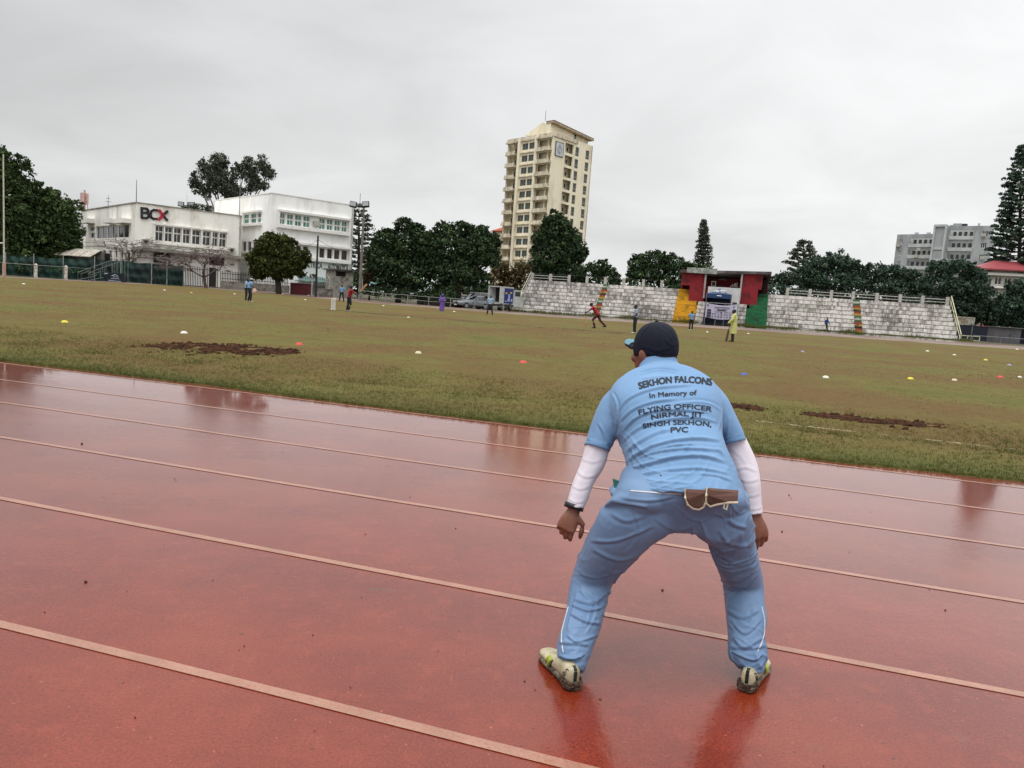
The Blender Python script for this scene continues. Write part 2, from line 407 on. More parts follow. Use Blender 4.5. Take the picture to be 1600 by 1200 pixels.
MUD = pm('mud', '#37221a', '#4a2f20', 6, .4, .6, .95, bump=.03, bs=18, c3='#241610', s3=3, spec=.1)
def mud_patch(name, pts, label, hmax=.06, dens=500, depth=.5):
    """raised churned soil: clods scattered along a strip"""
    mb = MB(); c = [G(*p) for p in pts]
    for _ in range(dens):
        i = random.randrange(len(c)-1); f = random.random(); p = c[i].lerp(c[i+1], f)
        wd = depth*(1-.6*abs(2*((i+f)/(len(c)-1))-1))
        p = p+Vector((random.gauss(0, .12), random.gauss(0, wd), 0))
        if noise.noise((p.x*2.2, p.y*2.2, 4)) < random.uniform(-.35, .12): continue
        r = random.uniform(.01, .034)*(1.6 if random.random() < .1 else 1)
        z = terr(p.x, p.y)+.02
        b0 = len(mb.v); mb.ball((p.x, p.y, z+r*.12), r*random.uniform(.8, 1.5), r*random.uniform(.7, 1.2), r*random.uniform(.4, 1.3)*hmax/.06, seg=7, rings=5)
        for q in range(b0, len(mb.v)):
            v = Vector(mb.v[q]); mb.v[q] = tuple(v+Vector((1, 1, .6))*(noise.noise(v*30)*r*.9))
    o = mb.build(name, MUD); tag(o, label, 'mud', kind='stuff'); return o
mud_patch('mud', [(246, 541), (300, 543), (350, 547), (400, 551), (455, 553)], 'dark churned mud patch on the field at left', .05, 4200, .66)
mud_patch('mud', [(1262, 650), (1310, 654), (1350, 659), (1385, 663), (1420, 665), (1470, 668)], 'strip of churned dark mud on the turf at right', .045, 1300, .24)
mud_patch('mud', [(1140, 637), (1160, 638), (1178, 640)], 'small churned mud patch beside the fielder', .04, 420, .22)
# worn cricket pitch and the faint white boundary line
def strip(name, a, b, wd, mat, z, kind='structure', n=30, wob=.0):
    a, b = Vector(a), Vector(b); d = (b-a); s = Vector((-d.y, d.x, 0)).normalized()*wd/2; vs = []
    for i in range(n+1):
        p = a+d*i/n; ww = 1+wob*noise.noise((i*.7, wd, 0)); zz = terr(p.x, p.y)+z
        vs += [(p.x-s.x*ww, p.y-s.y*ww, terr(p.x-s.x, p.y-s.y)+z), (p.x+s.x*ww, p.y+s.y*ww, terr(p.x+s.x, p.y+s.y)+z)]
    o = MB().add(vs, [(2*i, 2*i+1, 2*i+3, 2*i+2) for i in range(n)]).build(name, mat); o['kind'] = kind; return o
t = NT('pitch'); P = t.coords((1, 1, 1)); a = t.noise(P, 2.5, 7, .7)
t.set(Base_Color=t.mix(t.ramp(a, [(.4, 0.), (.6, 1.)]), lin('#4b381e'), lin('#554525')), Roughness=.9)
tr = t.n('ShaderNodeBsdfTransparent'); mx = t.n('ShaderNodeMixShader'); t.l(t.ramp(t.noise(P, .9, 6, .7), [(.45, 0.), (.62, .7)]), mx.inputs[0])
t.l(tr.outputs[0], mx.inputs[1]); t.l(t.b.outputs[0], mx.inputs[2]); t.l(mx.outputs[0], t.o.inputs[0]); PITCHM = t.m
strip('cricket_pitch', G(505, 484), G(1010, 524), 1.9, PITCHM, .035, wob=.5)
t = NT('chalk'); P = t.coords((1, 1, 1)); a = t.noise(P, 7, 6, .75)
tr = t.n('ShaderNodeBsdfTransparent'); mx = t.n('ShaderNodeMixShader'); t.l(t.ramp(a, [(.47, 0.), (.60, .55)]), mx.inputs[0])
t.l(tr.outputs[0], mx.inputs[1]); t.l(t.b.outputs[0], mx.inputs[2]); t.l(mx.outputs[0], t.o.inputs[0]); t.set(Base_Color=lin('#c9c2a6'), Roughness=.9)
CHALK = t.m
strip('field_line', G(1180, 664), G(1700, 722), .05, CHALK, .06)
strip('crease_line', G(960, 521), G(1150, 534), .07, CHALK, .062)
# grit on the track
mb = MB(); GR = pm('grit', '#1d0f0c', '#2d1a14', 20)
for (x, y, r) in [(128, 694, .018), (134, 910, .014), (781, 0, 0), (1035, 923, .013), (48, 663, .008), (273, 748, .008), (275, 752, .007), (641, 777, .007), (712, 826, .008), (1233, 774, .012), (1236, 779, .008), (1222, 831, .012), (1477, 954, .01), (70, 957, .006), (489, 993, .006), (211, 1122, .006)]:
    if r: r *= .55; p = G(x, y); mb.ball((p.x, p.y, r*.5), r, r*.8, r*.7, 7, 5)
for _ in range(160):
    x = rng.uniform(-4, 4); y = rng.uniform(1.2, 7.5); r = rng.uniform(.001, .0028)
    if y < edge_y(x)-.1: mb.ball((x, y, .002), r*rng.uniform(1, 2.5), r, r*.6, 5, 4)
o = mb.build('grit', GR); tag(o, 'dark grit and crumbs of earth scattered on the wet red track', 'grit', kind='stuff')
# ------------------------------------------------------------------ facades
GL = pm('window_glass', '#1c2226', '#2e3436', 1.2, rough=.12, spec=.6)
GLG = pm('green_glass', '#4f8f82', '#2f5f58', 1.5, rough=.25, spec=.6)
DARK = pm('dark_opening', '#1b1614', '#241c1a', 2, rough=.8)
WHITE = pm('white_paint', '#edebe4', '#e2dfd6', 1.2, .45, .75, .8, sc=(1, 1, .35), c3='#cdc8bc', s3=.55)
WHITE2 = pm('white_trim', '#e6e4df', '#d8d5ce', 2)
METAL = pm('grey_metal', '#7f8080', '#6a6a69', 3, rough=.5, metal=.3)
IRON = pm('dark_iron', '#26272a', '#33302e', 4, rough=.6)
AC = pm('aircon', '#b6b3a8', '#8e8b80', 6)
class Face:
    """a vertical facade: o = bottom corner, u = horizontal direction, n = outward normal"""
    def __init__(s, a, b, zb):
        s.o = Vector((a.x, a.y, zb)); d = Vector((b.x-a.x, b.y-a.y, 0)); s.L = d.length; s.u = d.normalized()
        s.n = Vector((s.u.y, -s.u.x, 0))
        if s.n.dot(Vector((0, 0, 0))-Vector((a.x, a.y, 0))) < 0: s.n = -s.n
        s.z = Vector((0, 0, 1))
    def uz(s, px, py):
        p = onplane(px, py, s.o, s.n); return (p-s.o).dot(s.u), p.z
    def P(s, u, z, n=0): return Vector((s.o.x, s.o.y, 0))+s.u*u+s.n*n+Vector((0, 0, z))
    def block(s, mb, u0, u1, z0, z1, n0, n1):
        mb.boxv(s.P(u0, z0, n0), s.u*(u1-u0), Vector((0, 0, z1-z0)), s.n*(n1-n0)); return mb
def wall_with_holes(mb, f, u0, u1, z0, z1, holes, depth=.3):
    """a real wall slab with window openings cut out of it"""
    us = sorted({u0, u1} | {h[0] for h in holes} | {h[1] for h in holes}); zs = sorted({z0, z1} | {h[2] for h in holes} | {h[3] for h in holes})
    us = [u for u in us if u0 <= u <= u1]; zs = [z for z in zs if z0 <= z <= z1]
    for a, b in zip(us, us[1:]):
        if b-a < 1e-6: continue
        run = None
        for c, d in zip(zs, zs[1:]):
            m_ = ((a+b)/2, (c+d)/2); hole = any(h[0] < m_[0] < h[1] and h[2] < m_[1] < h[3] for h in holes)
            if not hole:
                if run is None: run = [c, d]
                else: run[1] = d
            if hole and run: f.block(mb, a, b, run[0], run[1], -depth, 0); run = None
        if run: f.block(mb, a, b, run[0], run[1], -depth, 0)
def window(f, parent, u0, u1, z0, z1, glass, frame, split=2, transom=None, ft=.06, depth=.18, label=None, bars=True):
    mb = MB()
    f.block(mb, u0, u1, z0, z0+ft, -depth, -depth+.07); f.block(mb, u0, u1, z1-ft, z1, -depth, -depth+.07)
    for i in range(split+1):
        u = u0+(u1-u0-ft)*i/split; f.block(mb, u, u+ft, z0+ft, z1-ft, -depth, -depth+.07)
    if transom:
        zt = z0+(z1-z0)*transom; f.block(mb, u0+ft, u1-ft, zt-ft*1.2, zt+ft*1.2, -depth-.002, -depth+.06)
    w_ = mb.build('window', frame, parent)
    g = MB(); f.block(g, u0+.01, u1-.01, z0+.01, z1-.01, -depth-.05, -depth-.01); g.build('pane', glass, w_)
    return w_

# ---- two-storey white office with the big rooftop wordmark
base = .3
c0 = W(213, 317, 85); zt = c0.z; cl_ = W(127, 329, 102); cr2 = W(378, 338, 93)
bx = thing('office_building', 'white two storey office building with dark BCX letters on its parapet', 'building', (c0.x, c0.y, base))
fR = Face(c0, cr2, base); fL = Face(c0, cl_, base)
rects = [(242, 353, 255, 375), (257, 355, 269.5, 377), (271, 357, 283, 379), (285, 359, 297, 380.5), (299.5, 361, 313, 382.5), (316, 362, 329, 383), (331, 363.5, 340.5, 384), (342, 364.5, 353.5, 386)]
def z_at(f, px, py): return f.uz(px, py)[1]
zw1 = z_at(fR, 242, 352.5); zw0 = z_at(fR, 242, 375.5); holesR = []
for r in rects:
    holesR.append((fR.uz(r[0], r[1])[0], fR.uz(r[2], r[1])[0], zw0, zw1))
zb1 = z_at(fR, 216, 386)                                   # canopy slab level
hd = [(fR.uz(327, 402)[0], fR.uz(351, 402)[0], z_at(fR, 340, 415), z_at(fR, 340, 402)), (fR.uz(327, 418)[0], fR.uz(338, 418)[0], base+.05, z_at(fR, 330, 418))]
mb = MB(); wall_with_holes(mb, fR, 0, fR.L, base, zt, holesR+hd)
holesL = [(fL.uz(201.5, 350)[0], fL.uz(150, 353)[0], z_at(fL, 195, 372), z_at(fL, 195, 350)), (fL.uz(148.5, 354)[0], fL.uz(141.5, 354)[0], z_at(fL, 145, 360.5), z_at(fL, 145, 355)),
          (fL.uz(148.5, 364)[0], fL.uz(141.5, 364)[0], z_at(fL, 145, 372), z_at(fL, 145, 364)), (fL.uz(135, 355)[0], fL.uz(128, 355)[0], z_at(fL, 131, 370), z_at(fL, 131, 355))]
zl1 = z_at(fL, 208, 391)
for px in (163, 172, 181, 190, 199, 207): holesL.append((fL.uz(px+2.5, 395)[0], fL.uz(px-2, 395)[0], base+.9, zl1))
wall_with_holes(mb, fL, 0.3, fL.L, base, zt-.02, holesL)
# back walls and roof slab
back = c0+fR.u*fR.L+fL.u*fL.L
mb.quad(*[Vector((p.x, p.y, zt-.5)) for p in (c0+fR.u*.3+fL.u*.3, cr2+fL.u*.3-fR.u*.01, back, cl_+fR.u*.3)])
mb.boxv((cr2.x, cr2.y, base), fL.u*fL.L, -fR.u*.3, (0, 0, zt-base-.03)); mb.boxv((cl_.x, cl_.y, base), fR.u*fR.L, -fL.u*.3, (0, 0, zt-base-.04))
mb.build('wall', WHITE, bx)
mb = MB(); fR.block(mb, -.1, fR.L, zt, zt+.12, -.35, .1); fL.block(mb, .3, fL.L, zt, zt+.12, -.35, .1); mb.build('coping', pm('stained_coping', '#9a978c', '#6e6b62', 2), bx)
for h in holesR: window(fR, bx, h[0], h[1], h[2], h[3], GL, WHITE2, 2, .62)
mb = MB()
for a, b in zip(holesR, holesR[1:]): fR.block(mb, a[1], b[0], zw0-.2, zw1+.1, .002, .28)
fR.block(mb, holesR[0][0]-.25, holesR[0][0], zw0-.2, zw1+.1, .002, .28); fR.block(mb, holesR[-1][1], holesR[-1][1]+.2, zw0-.2, zw1+.1, .002, .28)
fR.block(mb, holesR[0][0]-.25, holesR[-1][1]+.2, zw1+.1, zw1+.28, .002, .34); fR.block(mb, holesR[0][0]-.25, holesR[-1][1]+.2, zw0-.4, zw0-.2, .002, .34)
mb.build('window_surround', WHITE2, bx)
mb = MB(); fR.block(mb, -.4, fR.L+1.5, zb1-.35, zb1, .003, 1.1); mb.build('canopy', pm('canopy_grey', '#8d8a80', '#6c6961', 2), bx)
for h in hd: 
    mb = MB(); fR.block(mb, h[0], h[1], h[2], h[3], -.28, -.2); mb.build('opening', DARK, bx)
window(fL, bx, *holesL[0], GL, WHITE2, 6, None, .12); 
for h in holesL[1:4]: window(fL, bx, *h, GL, WHITE2, 1)
for h in holesL[4:]: window(fL, bx, *h, pm('brown_glass', '#2a2422', '#4a3b36', 2, rough=.3), WHITE2, 1, .7)
mb = MB()
for a, b in ((148, 137), (181, 171.5), (205, 189)):
    mb = MB(); fL.block(mb, fL.uz(a, 350)[0], fL.uz(b, 350)[0], z_at(fL, a, 349), z_at(fL, a, 342), .003, .9); mb.build('roof_box', WHITE2, bx)
# wordmark on the parapet
def stroke(f, pts, wd, n0, n1, mb):
    P2 = [Vector(f.uz(*p)) for p in pts]
    for a, b in zip(P2, P2[1:]):
        d = (b-a).normalized(); s = Vector((-d.y, d.x))*wd/2; a2 = a-d*wd*.3; b2 = b+d*wd*.3
        mb.boxv(f.P(*(a2-s), n0), f.u*(b2-a2).x+Vector((0, 0, (b2-a2).y)), f.u*(2*s.x)+Vector((0, 0, 2*s.y)), f.n*(n1-n0))
BLK = pm('sign_black', '#191a1f', '#22232a', 3, rough=.5); REDS = pm('sign_red', '#b3203c', '#a01d36', 3, rough=.5)
mb = MB()
stroke(fR, [(220.7, 325), (229, 326), (231.3, 328.5), (231, 331), (228.5, 332.6), (221.5, 332.1)], .24, .02, .15, mb)
stroke(fR, [(228.5, 332.6), (232.4, 334.5), (232.2, 338.5), (229, 340.8), (221.2, 340.2), (221, 325)], .24, .021, .151, mb)
mb.build('letter', BLK, bx)
mb = MB(); stroke(fR, [(245.5, 328.6), (240, 328), (236.3, 330), (234.8, 334.5), (236, 339.5), (240, 342), (245, 342)], .24, .02, .15, mb); mb.build('letter', BLK, bx)
mb = MB(); stroke(fR, [(261.2, 330.3), (254.3, 336), (260.8, 344.2)], .27, .02, .15, mb)
lt = mb.build('letter', BLK, bx)
mb = MB(); stroke(fR, [(248.6, 328.5), (254.2, 336.2), (248.2, 343)], .30, .022, .17, mb); lt = mb.build('letter', REDS, bx); lt['label'] = 'red left half of the letter X'
for (px, py) in ((360.5, 391), (226.5, 378)):
    u, z = fR.uz(px, py); mb = MB(); fR.block(mb, u-.4, u+.4, z-.3, z+.3, .01, .35); a = mb.build('air_conditioner', AC, bx)
    mb = MB(); 
    c = fR.P(u, z, .36); mb.tube([c, c+fR.n*.03], .22, 12); mb.build('fan', IRON, a)
# dark notice board fixed on the wall
u0, z0 = fR.uz(239.8, 409.5); u1, z1 = fR.uz(266.5, 397)
sg = thing('wall_sign', 'dark signboard with faint white lines of writing on the white office wall', 'sign', tuple(fR.P(u0, z0, .05)))
mb = MB(); fR.block(mb, u0, u1, z0, z1, .02, .12); fR.block(mb, u0+.9, u1-.02, z1, z1+.22, .02, .12); mb.build('board', pm('board_dark', '#241f2b', '#2b2029', 2), sg)
mb = MB()
for k, (a, b) in enumerate(((.2, .75), (.15, .9), (.15, .8))): fR.block(mb, u0+(u1-u0)*a, u0+(u1-u0)*b, z0+.22+.3*k, z0+.27+.3*k, .125, .13)
mb.build('writing', WHITE2, sg)
# low awning block to the left
aw = thing('canteen_hut', 'low dark hut with slanting white awnings at the office side', 'hut', tuple(W(125, 412, 92)))
mb = MB(); a = W(102, 412, 92); b = W(160, 412, 90); a.z = b.z = base
fa = Face(a, b, base); zt2 = W(102, 389, 92).z
wall_with_holes(mb, fa, 0, fa.L, base, zt2, [(fa.L*.08, fa.L*.3, base+1, base+2.6), (fa.L*.36, fa.L*.5, base+1, base+2.6), (fa.L*.6, fa.L*.9, base+1, base+2.6)], .3)
mb.build('wall', pm('hut_wall', '#6c6a66', '#8a8780', 2), aw)
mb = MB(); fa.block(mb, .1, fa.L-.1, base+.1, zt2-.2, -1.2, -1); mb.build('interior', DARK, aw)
for (p, q) in ((.0, .4), (.42, .68), (.7, .98)):
    mb = MB(); mb.boxv(fa.P(fa.L*p, zt2+.05, 0), fa.u*fa.L*(q-p), fa.n*1.6+Vector((0, 0, -.9)), (0, 0, .08)); mb.build('awning', pm('awning', '#b9b2a6', '#8c8479', 3), aw)

# ---- three-storey white building
d0 = W(425, 302, 90); dr = W(553.5, 320, 97); dl = W(335, 313, 103); zt3 = d0.z
b3 = thing('white_building', 'tall white three storey building with green paned upper windows', 'building', (d0.x, d0.y, base))
gR = Face(d0, dr, base); gL = Face(d0, dl, base)
zt3r = gR.uz(553, 320)[1]
zu1, zu0 = z_at(gR, 437.5, 332), z_at(gR, 437.5, 350); zm1 = z_at(gR, 498, 386.5); zm0 = z_at(gR, 498, 403)
hU = [(gR.uz(a, 340)[0], gR.uz(b, 340)[0], zu0, zu1) for a, b in ((437, 445.5), (448.5, 458.5), (461, 471.5), (474, 484.5), (499, 508.5), (511, 520.5), (523, 532.5), (534.5, 543))]
hM = [(gR.uz(a, 395)[0], gR.uz(b, 395)[0], zm0, zm1) for a, b in ((436, 446), (449, 459), (462, 471), (473, 482), (498.7, 508), (511, 520), (522, 531.5), (533.5, 543.5))]
hG = [(gR.uz(a, 428)[0], gR.uz(b, 428)[0], z_at(gR, 480, 440), z_at(gR, 480, 427)) for a, b in ((470, 480), (484, 496))]
mb = MB(); wall_with_holes(mb, gR, 0, gR.L, base, zt3, hU+hM+hG)
hLU = [(gL.uz(a, 338)[0], gL.uz(b, 338)[0], z_at(gL, 400, 348), z_at(gL, 400, 333)) for a, b in ((408, 402), (400.5, 391.5), (389, 380.5))]
hLM = [(gL.uz(a, 385)[0], gL.uz(b, 385)[0], z_at(gL, 390, 393), z_at(gL, 390, 377)) for a, b in ((402, 394), (392.5, 386), (384.5, 378.5))]
wall_with_holes(mb, gL, .3, gL.L, base, zt3-.02, hLU+hLM)
bk = dr+gL.u*gL.L
mb.quad(*[Vector((p.x, p.y, zt3-.5)) for p in (d0+gR.u*.3+gL.u*.3, dr+gL.u*.3, bk, dl+gR.u*.3)])
mb.boxv((dr.x, dr.y, base), gL.u*gL.L, -gR.u*.3, (0, 0, zt3-base-.03)); mb.boxv((dl.x, dl.y, base), gR.u*gR.L, -gL.u*.3, (0, 0, zt3-base-.04))
mb.build('wall', pm('white_paint_clean', '#f0f0ee', '#e8e8e5', 1.0, .45, .75, sc=(1, 1, .3), c3='#dddcd7', s3=.5), b3)
mb = MB(); gR.block(mb, -.05, gR.L, zt3, zt3+.1, -.35, .06); gL.block(mb, .3, gL.L, zt3, zt3+.1, -.35, .06); mb.build('coping', WHITE2, b3)
for h in hU: window(gR, b3, *h, GLG, WHITE2, 2, .5, .07)
for h in hM: window(gR, b3, *h, pm('brown_glass', '#2a2422'), WHITE2, 1, None, .08)
for h in hG: window(gR, b3, *h, GL, WHITE2, 1)
for h in hLU: window(gL, b3, *h, GLG, WHITE2, 1, .5)
for h in hLM: window(gL, b3, *h, GL, WHITE2, 1)
mb = MB()
for (hh) in (hU, hM):
    a, b = hh[0][0]-.35, hh[-1][1]+.3; gR.block(mb, a, b, hh[0][2]-.45, hh[0][2]-.1, .003, .5); gR.block(mb, a, b, hh[0][3]+.1, hh[0][3]+.35, .003, .5)
    gR.block(mb, a, a+.22, hh[0][2]-.1, hh[0][3]+.1, .003, .45); gR.block(mb, b-.22, b, hh[0][2]-.1, hh[0][3]+.1, .003, .45)
a, b = hLU[0][0]-.3, hLU[-1][1]+.3; gL.block(mb, a, b, hLU[0][2]-.4, hLU[0][2]-.08, .003, .4); gL.block(mb, a, b, hLU[0][3]+.08, hLU[0][3]+.3, .003, .4)
gL.block(mb, hLM[0][0]-.2, hLM[-1][1]+.2, hLM[0][2]-.35, hLM[0][2]-.08, .003, .4)
mb.build('window_surround', WHITE2, b3)
u, z = gR.uz(494, 349.5); mb = MB(); gR.block(mb, u-.45, u+.4, z-.35, z+.3, .01, .4); mb.build('air_conditioner', AC, b3)
# raised lettering along the facade
def text_mesh(body, bold=0.0, spacing=1.0, res=3):
    cu = bpy.data.curves.new('t', 'FONT'); cu.body = body; cu.offset = bold; cu.space_character = spacing; cu.resolution_u = res; cu.align_x = 'LEFT'
    o = bpy.data.objects.new('t', cu); COL.objects.link(o); dg = bpy.context.evaluated_depsgraph_get()
    me = bpy.data.meshes.new_from_object(o.evaluated_get(dg)); bpy.data.objects.remove(o); return me
def face_text(body, f, u0, u1, z0, z1, n, mat, parent, name='lettering', bold=.02):
    me = text_mesh(body, bold); xs_ = [v.co.x for v in me.vertices]; ys_ = [v.co.y for v in me.vertices]
    x0, x1, y0, y1 = min(xs_), max(xs_), min(ys_), max(ys_)
    for v in me.vertices:
        v.co = f.P(u0+(u1-u0)*(v.co.x-x0)/(x1-x0), z0+(z1-z0)*(v.co.y-y0)/(y1-y0), n)
    return link_mesh(name, me, mat, parent)
LET = pm('letter_grey', '#4b4843', '#5a5650', 3)
ua, za = gR.uz(480, 418); ub, zb = gR.uz(503.5, 418.5); face_text('CTRICA', gR, ua, ub, za, za+.75, .03, LET, b3)
ua, za2 = gR.uz(512, 420); ub, zb = gR.uz(544, 421); face_text('AUTOMATICA', gR, ua, ub, za, za+.75, .03, LET, b3)

# ---- masts on the roofs
def mast(name, label, px, y0, y1, Y, r=.05, cross=()):
    a = W(px, y0, Y); b = Vector((a.x, a.y, W(px, y1, Y).z)); mb = MB(); mb.tube([a, b], [r, r*.6], 6)
    for (f_, l_) in cross: c = a.lerp(b, f_); mb.tube([c-Vector((l_, 0, 0)), c+Vector((l_, 0, 0))], r*.7, 5)
    o = mb.build(name, METAL, None, origin=a); tag(o, label, 'antenna'); return o
mast('lightning_rod', 'thin tall rod at the front corner of the office roof', 213, 318, 281, 85.3, .06)
mast('aerial', 'thin aerial with short crossbar on the left office parapet', 169, 325, 305, 90, .045, ((.5, .35), (.75, .25)))
mast('roof_mast', 'long mast rising in front of the tall tree from the white building', 374, 336, 272, 92.5, .05)
cm = thing('cell_mast', 'small red and white mobile phone antenna cluster at the roof left end', 'antenna', tuple(W(132, 330, 101)))
p0 = W(132, 330, 101); mb = MB(); mb.tube([p0, p0+Vector((0, 0, 2.8))], .12, 6)
for a in range(3): q = p0+Vector((.5*math.cos(a*2.1), .5*math.sin(a*2.1), 0)); mb.tube([q, q+Vector((-.3*math.cos(a*2.1), -.3*math.sin(a*2.1), 2))], .05, 5)
mb.build('lattice', pm('rust_red', '#8d4b40', '#b9a79f', 6), cm)
for a in range(4):
    q = p0+Vector((.42*math.cos(a*1.6), .42*math.sin(a*1.6), .9)); mb = MB(); mb.box(q.x-.12, q.x+.12, q.y-.07, q.y+.07, q.z, q.z+1.5); mb.build('panel_antenna', pm('panel_pink', '#c9b4ae', '#a9807a', 5), cm)

# ---- tower block
k0 = W(865, 207, 182); kl = W(794.5, 217.5, 194); kr = W(926.5, 227, 194); zk = k0.z
tw = thing('apartment_tower', 'tall cream apartment tower with stepped balconies and sloping roof', 'building', (k0.x, k0.y, .3))
tL = Face(k0, kl, .3); tR = Face(k0, kr, .3)
CRM = pm('cream_render', '#ebe2cb', '#e4d9bd', .25, .4, .65, .85, sc=(1, 1, .4), c3='#d2c7b0', s3=.3)
CRM2 = pm('cream_stained', '#dcd1bb', '#bfb39e', .7, .4, .6, .85, sc=(1, 1, .5), c3='#9d9282', s3=.9)
fl = (tR.uz(870, 225)[1]-tR.uz(870, 225)[1]) or 0
FH = 2.93; NF = 14
z_row = lambda k: zk-.9-FH*(k+1)                       # floor level below row k (0 = top)
uL = lambda px, py=260: tL.uz(px, py)[0]
uR = lambda px, py=260: tR.uz(px, py)[0]
# columns of the left face measured on the top rows
A0, A1 = uL(825.5, 226), uL(816.5, 226); B0, B1 = uL(835.8, 225), uL(827, 225)
C0, C1 = uL(858.7, 225), uL(851.8, 225)
holes = []; hs = []
for k in range(NF):
    zf = z_row(k)
    for (a, b) in ((B0, B1), (A0, A1)):
        holes.append((min(a, b), max(a, b), zf+.75, zf+2.3))
mb = MB()
Lw = tL.L; recA = (0.25, uL(841, 225)); recB = (uL(808.5, 225), Lw-.01)     # recessed balcony bays at the two ends
bay = [(min(recA), max(recA)), (min(recB), max(recB))]
hb = list(holes)
for (a, b) in bay:
    for k in range(NF): hb.append((a+.2, b-.15, z_row(k)+.15, z_row(k)+2.45))
wall_with_holes(mb, tL, 0.0, Lw, .3, zk, hb, .35)
ha = []
for k in range(NF):
    zf = z_row(k)
    ha += [(uR(884, 222), uR(896.5, 228), zf+.2, zf+2.5), (uR(899.5, 232), uR(905, 232), zf+.1, zf+2.3), (uR(915.5, 236), uR(921, 236), zf+.1, zf+2.3)]
wall_with_holes(mb, tR, .35, tR.L, .3, zk-.02, ha, .35)
bk = kr+tL.u*tL.L
mb.boxv((kr.x, kr.y, .3), tL.u*Lw, -tR.u*.35, (0, 0, zk-.4)); mb.boxv((kl.x, kl.y, .3), tR.u*tR.L, -tL.u*.35, (0, 0, zk-.45))
mb.build('wall', CRM, tw)
# inner wall behind balconies, slabs and rails
mb = MB(); tL.block(mb, .4, Lw-.4, .3, zk-.6, -1.9, -1.6); tR.block(mb, .4, tR.L-.4, .3, zk-.7, -1.9, -1.6)
mb.build('inner_wall', pm('cream_inner', '#e6dec8', '#dcd2b8', .4), tw)
mb = MB()
for k in range(NF+1):
    z = z_row(k)+FH if k == 0 else z_row(k-1)
    for (a, b) in bay: tL.block(mb, a-.1, b+.1, z-.28, z+.12, .003, .75)
    tL.block(mb, B0-.3, A1+.3, z-.1, z+.12, .003, .3)
    tL.block(mb, .4, Lw-.4, z-.06, z+.06, -1.59, -.36)
    tR.block(mb, .5, tR.L-.4, z-.05, z+.05, -1.59, -.36)
mb.build('balcony_slab', CRM2, tw)
mb = MB()
for k in range(NF):
    z = z_row(k)
    for (a, b) in bay: mb = MB(); tL.block(mb, a, b, z+.12, z+.7, .55, .68); mb.build('balcony_rail', CRM2, tw)
mb = MB()
for px in (808.6, 841): u = uL(px, 225); tL.block(mb, u-.12, u+.12, .5, zk-.8, .003, .10)
mb.build('pipe', pm('pipe_dark', '#5a5048', '#3f3833', 3), tw)
mb = MB(); tL.block(mb, A1+.35, A1+1.2, .4, zk-.3, .004, .55); tL.block(mb, B0-1.3, B0-.45, .4, zk-.3, .004, .55); mb.build('pilaster', CRM, tw)
for k in range(NF):
    z = z_row(k)
    if z < 6: break
    for (a, b) in ((B0, B1), (A0, A1)):
        window(tL, tw, min(a, b)+.01, max(a, b)-.01, z+.76, z+2.29, pm('tower_glass', '#4d5856', '#363e3d', 1.5, rough=.3), pm('frame_grey', '#8e8a80', '#77736a', 3), 2, None, .09)
    for (a, b) in bay:
        c = (a+b)/2; mb = MB(); tL.block(mb, c-.7, c+.55, z+.8, z+1.95, -1.58, -1.52); mb.build('window', pm('tower_glass', '#3a4442'), tw)
    window(tR, tw, ha[3*k+1][0]+.01, ha[3*k+1][1]-.01, z+.11, z+2.29, pm('tower_glass', '#3a4442'), pm('frame_grey', '#8e8a80'), 1, .35, .1)
    window(tR, tw, ha[3*k+2][0]+.01, ha[3*k+2][1]-.01, z+.11, z+2.29, pm('tower_glass', '#3a4442'), pm('frame_grey', '#8e8a80'), 1, .35, .1)
    mb = MB(); c = ha[3*k][1]-.8; tR.block(mb, c, c+.55, z+1, z+1.9, -1.58, -1.52); mb.build('window', pm('tower_glass', '#3a4442'), tw)
# parapet stains, roof forms: gable over the left face, mono-pitch over the right
mb = MB(); tL.block(mb, 0, Lw, zk-.8, zk+.02, .004, .35); tR.block(mb, .3, uR(903, 214), zk-.8, zk+.02, .004, .3); mb.build('parapet', CRM2, tw)
def fp(f, px, py, n=0): u, z = f.uz(px, py); return f.P(u, z, n)
mb = MB()
g1 = [tL.P(Lw*.28, zk), tL.P(Lw*.82, zk), None]
zr = W(848, 194, 188).z
ga = tL.P(uL(820, 210), zk-.1, -2.5); gb = tL.P(.2, zk-.1, -2.5); gt = tL.P(uL(848, 200), zr, -2.5)
o_ = tL.P(0, 0, -2.5); mb.prism([onplane(x, y, o_, tL.n) for x, y in ((820, 212), (848, 191), (858, 194.5), (864, 199), (866, 212))], -tL.n*7)
mb.build('gable', CRM, tw)
ridge = W(863, 190.5, 184).z
m0 = tR.P(.5, zk-.1, -1.5); m1 = tR.P(tR.L-.2, zk-.1, -1.5)
zlow = W(931, 215.5, 193).z
mb = MB(); mb.prism([m0, m1, Vector((m1.x, m1.y, zlow-.5)), Vector((m0.x, m0.y, ridge-.5))], -tR.n*1.4); mb.build('penthouse', CRM, tw)
mb = MB(); u_ = (m1-m0).normalized(); a = Vector((m0.x, m0.y, ridge-.45))+tR.n*1.2-u_*.1; b = Vector((m1.x, m1.y, zlow-.45))+tR.n*1.2+u_*.9
mb.boxv(a, b-a, -tR.n*2.6, (0, 0, .4)); rf = mb.build('roof', pm('roof_brown', '#b9a688', '#8f7f6c', 1), tw)
mb = MB(); mb.boxv(a+Vector((0, 0, .42)), b-a, -tR.n*2.6, (0, 0, .18)); mb.build('roof_tiles', pm('roof_tile_red', '#5a3f37', '#6d4b40', 3), rf)
for px in (848, 855): 
    u, z = tL.uz(px, 200); c = tL.P(u, z, -2.44); mb = MB(); mb.boxv(c-tL.u*.4, tL.u*.9, (0, 0, .7), tL.n*.08); mb.build('vent_window', GL, tw)
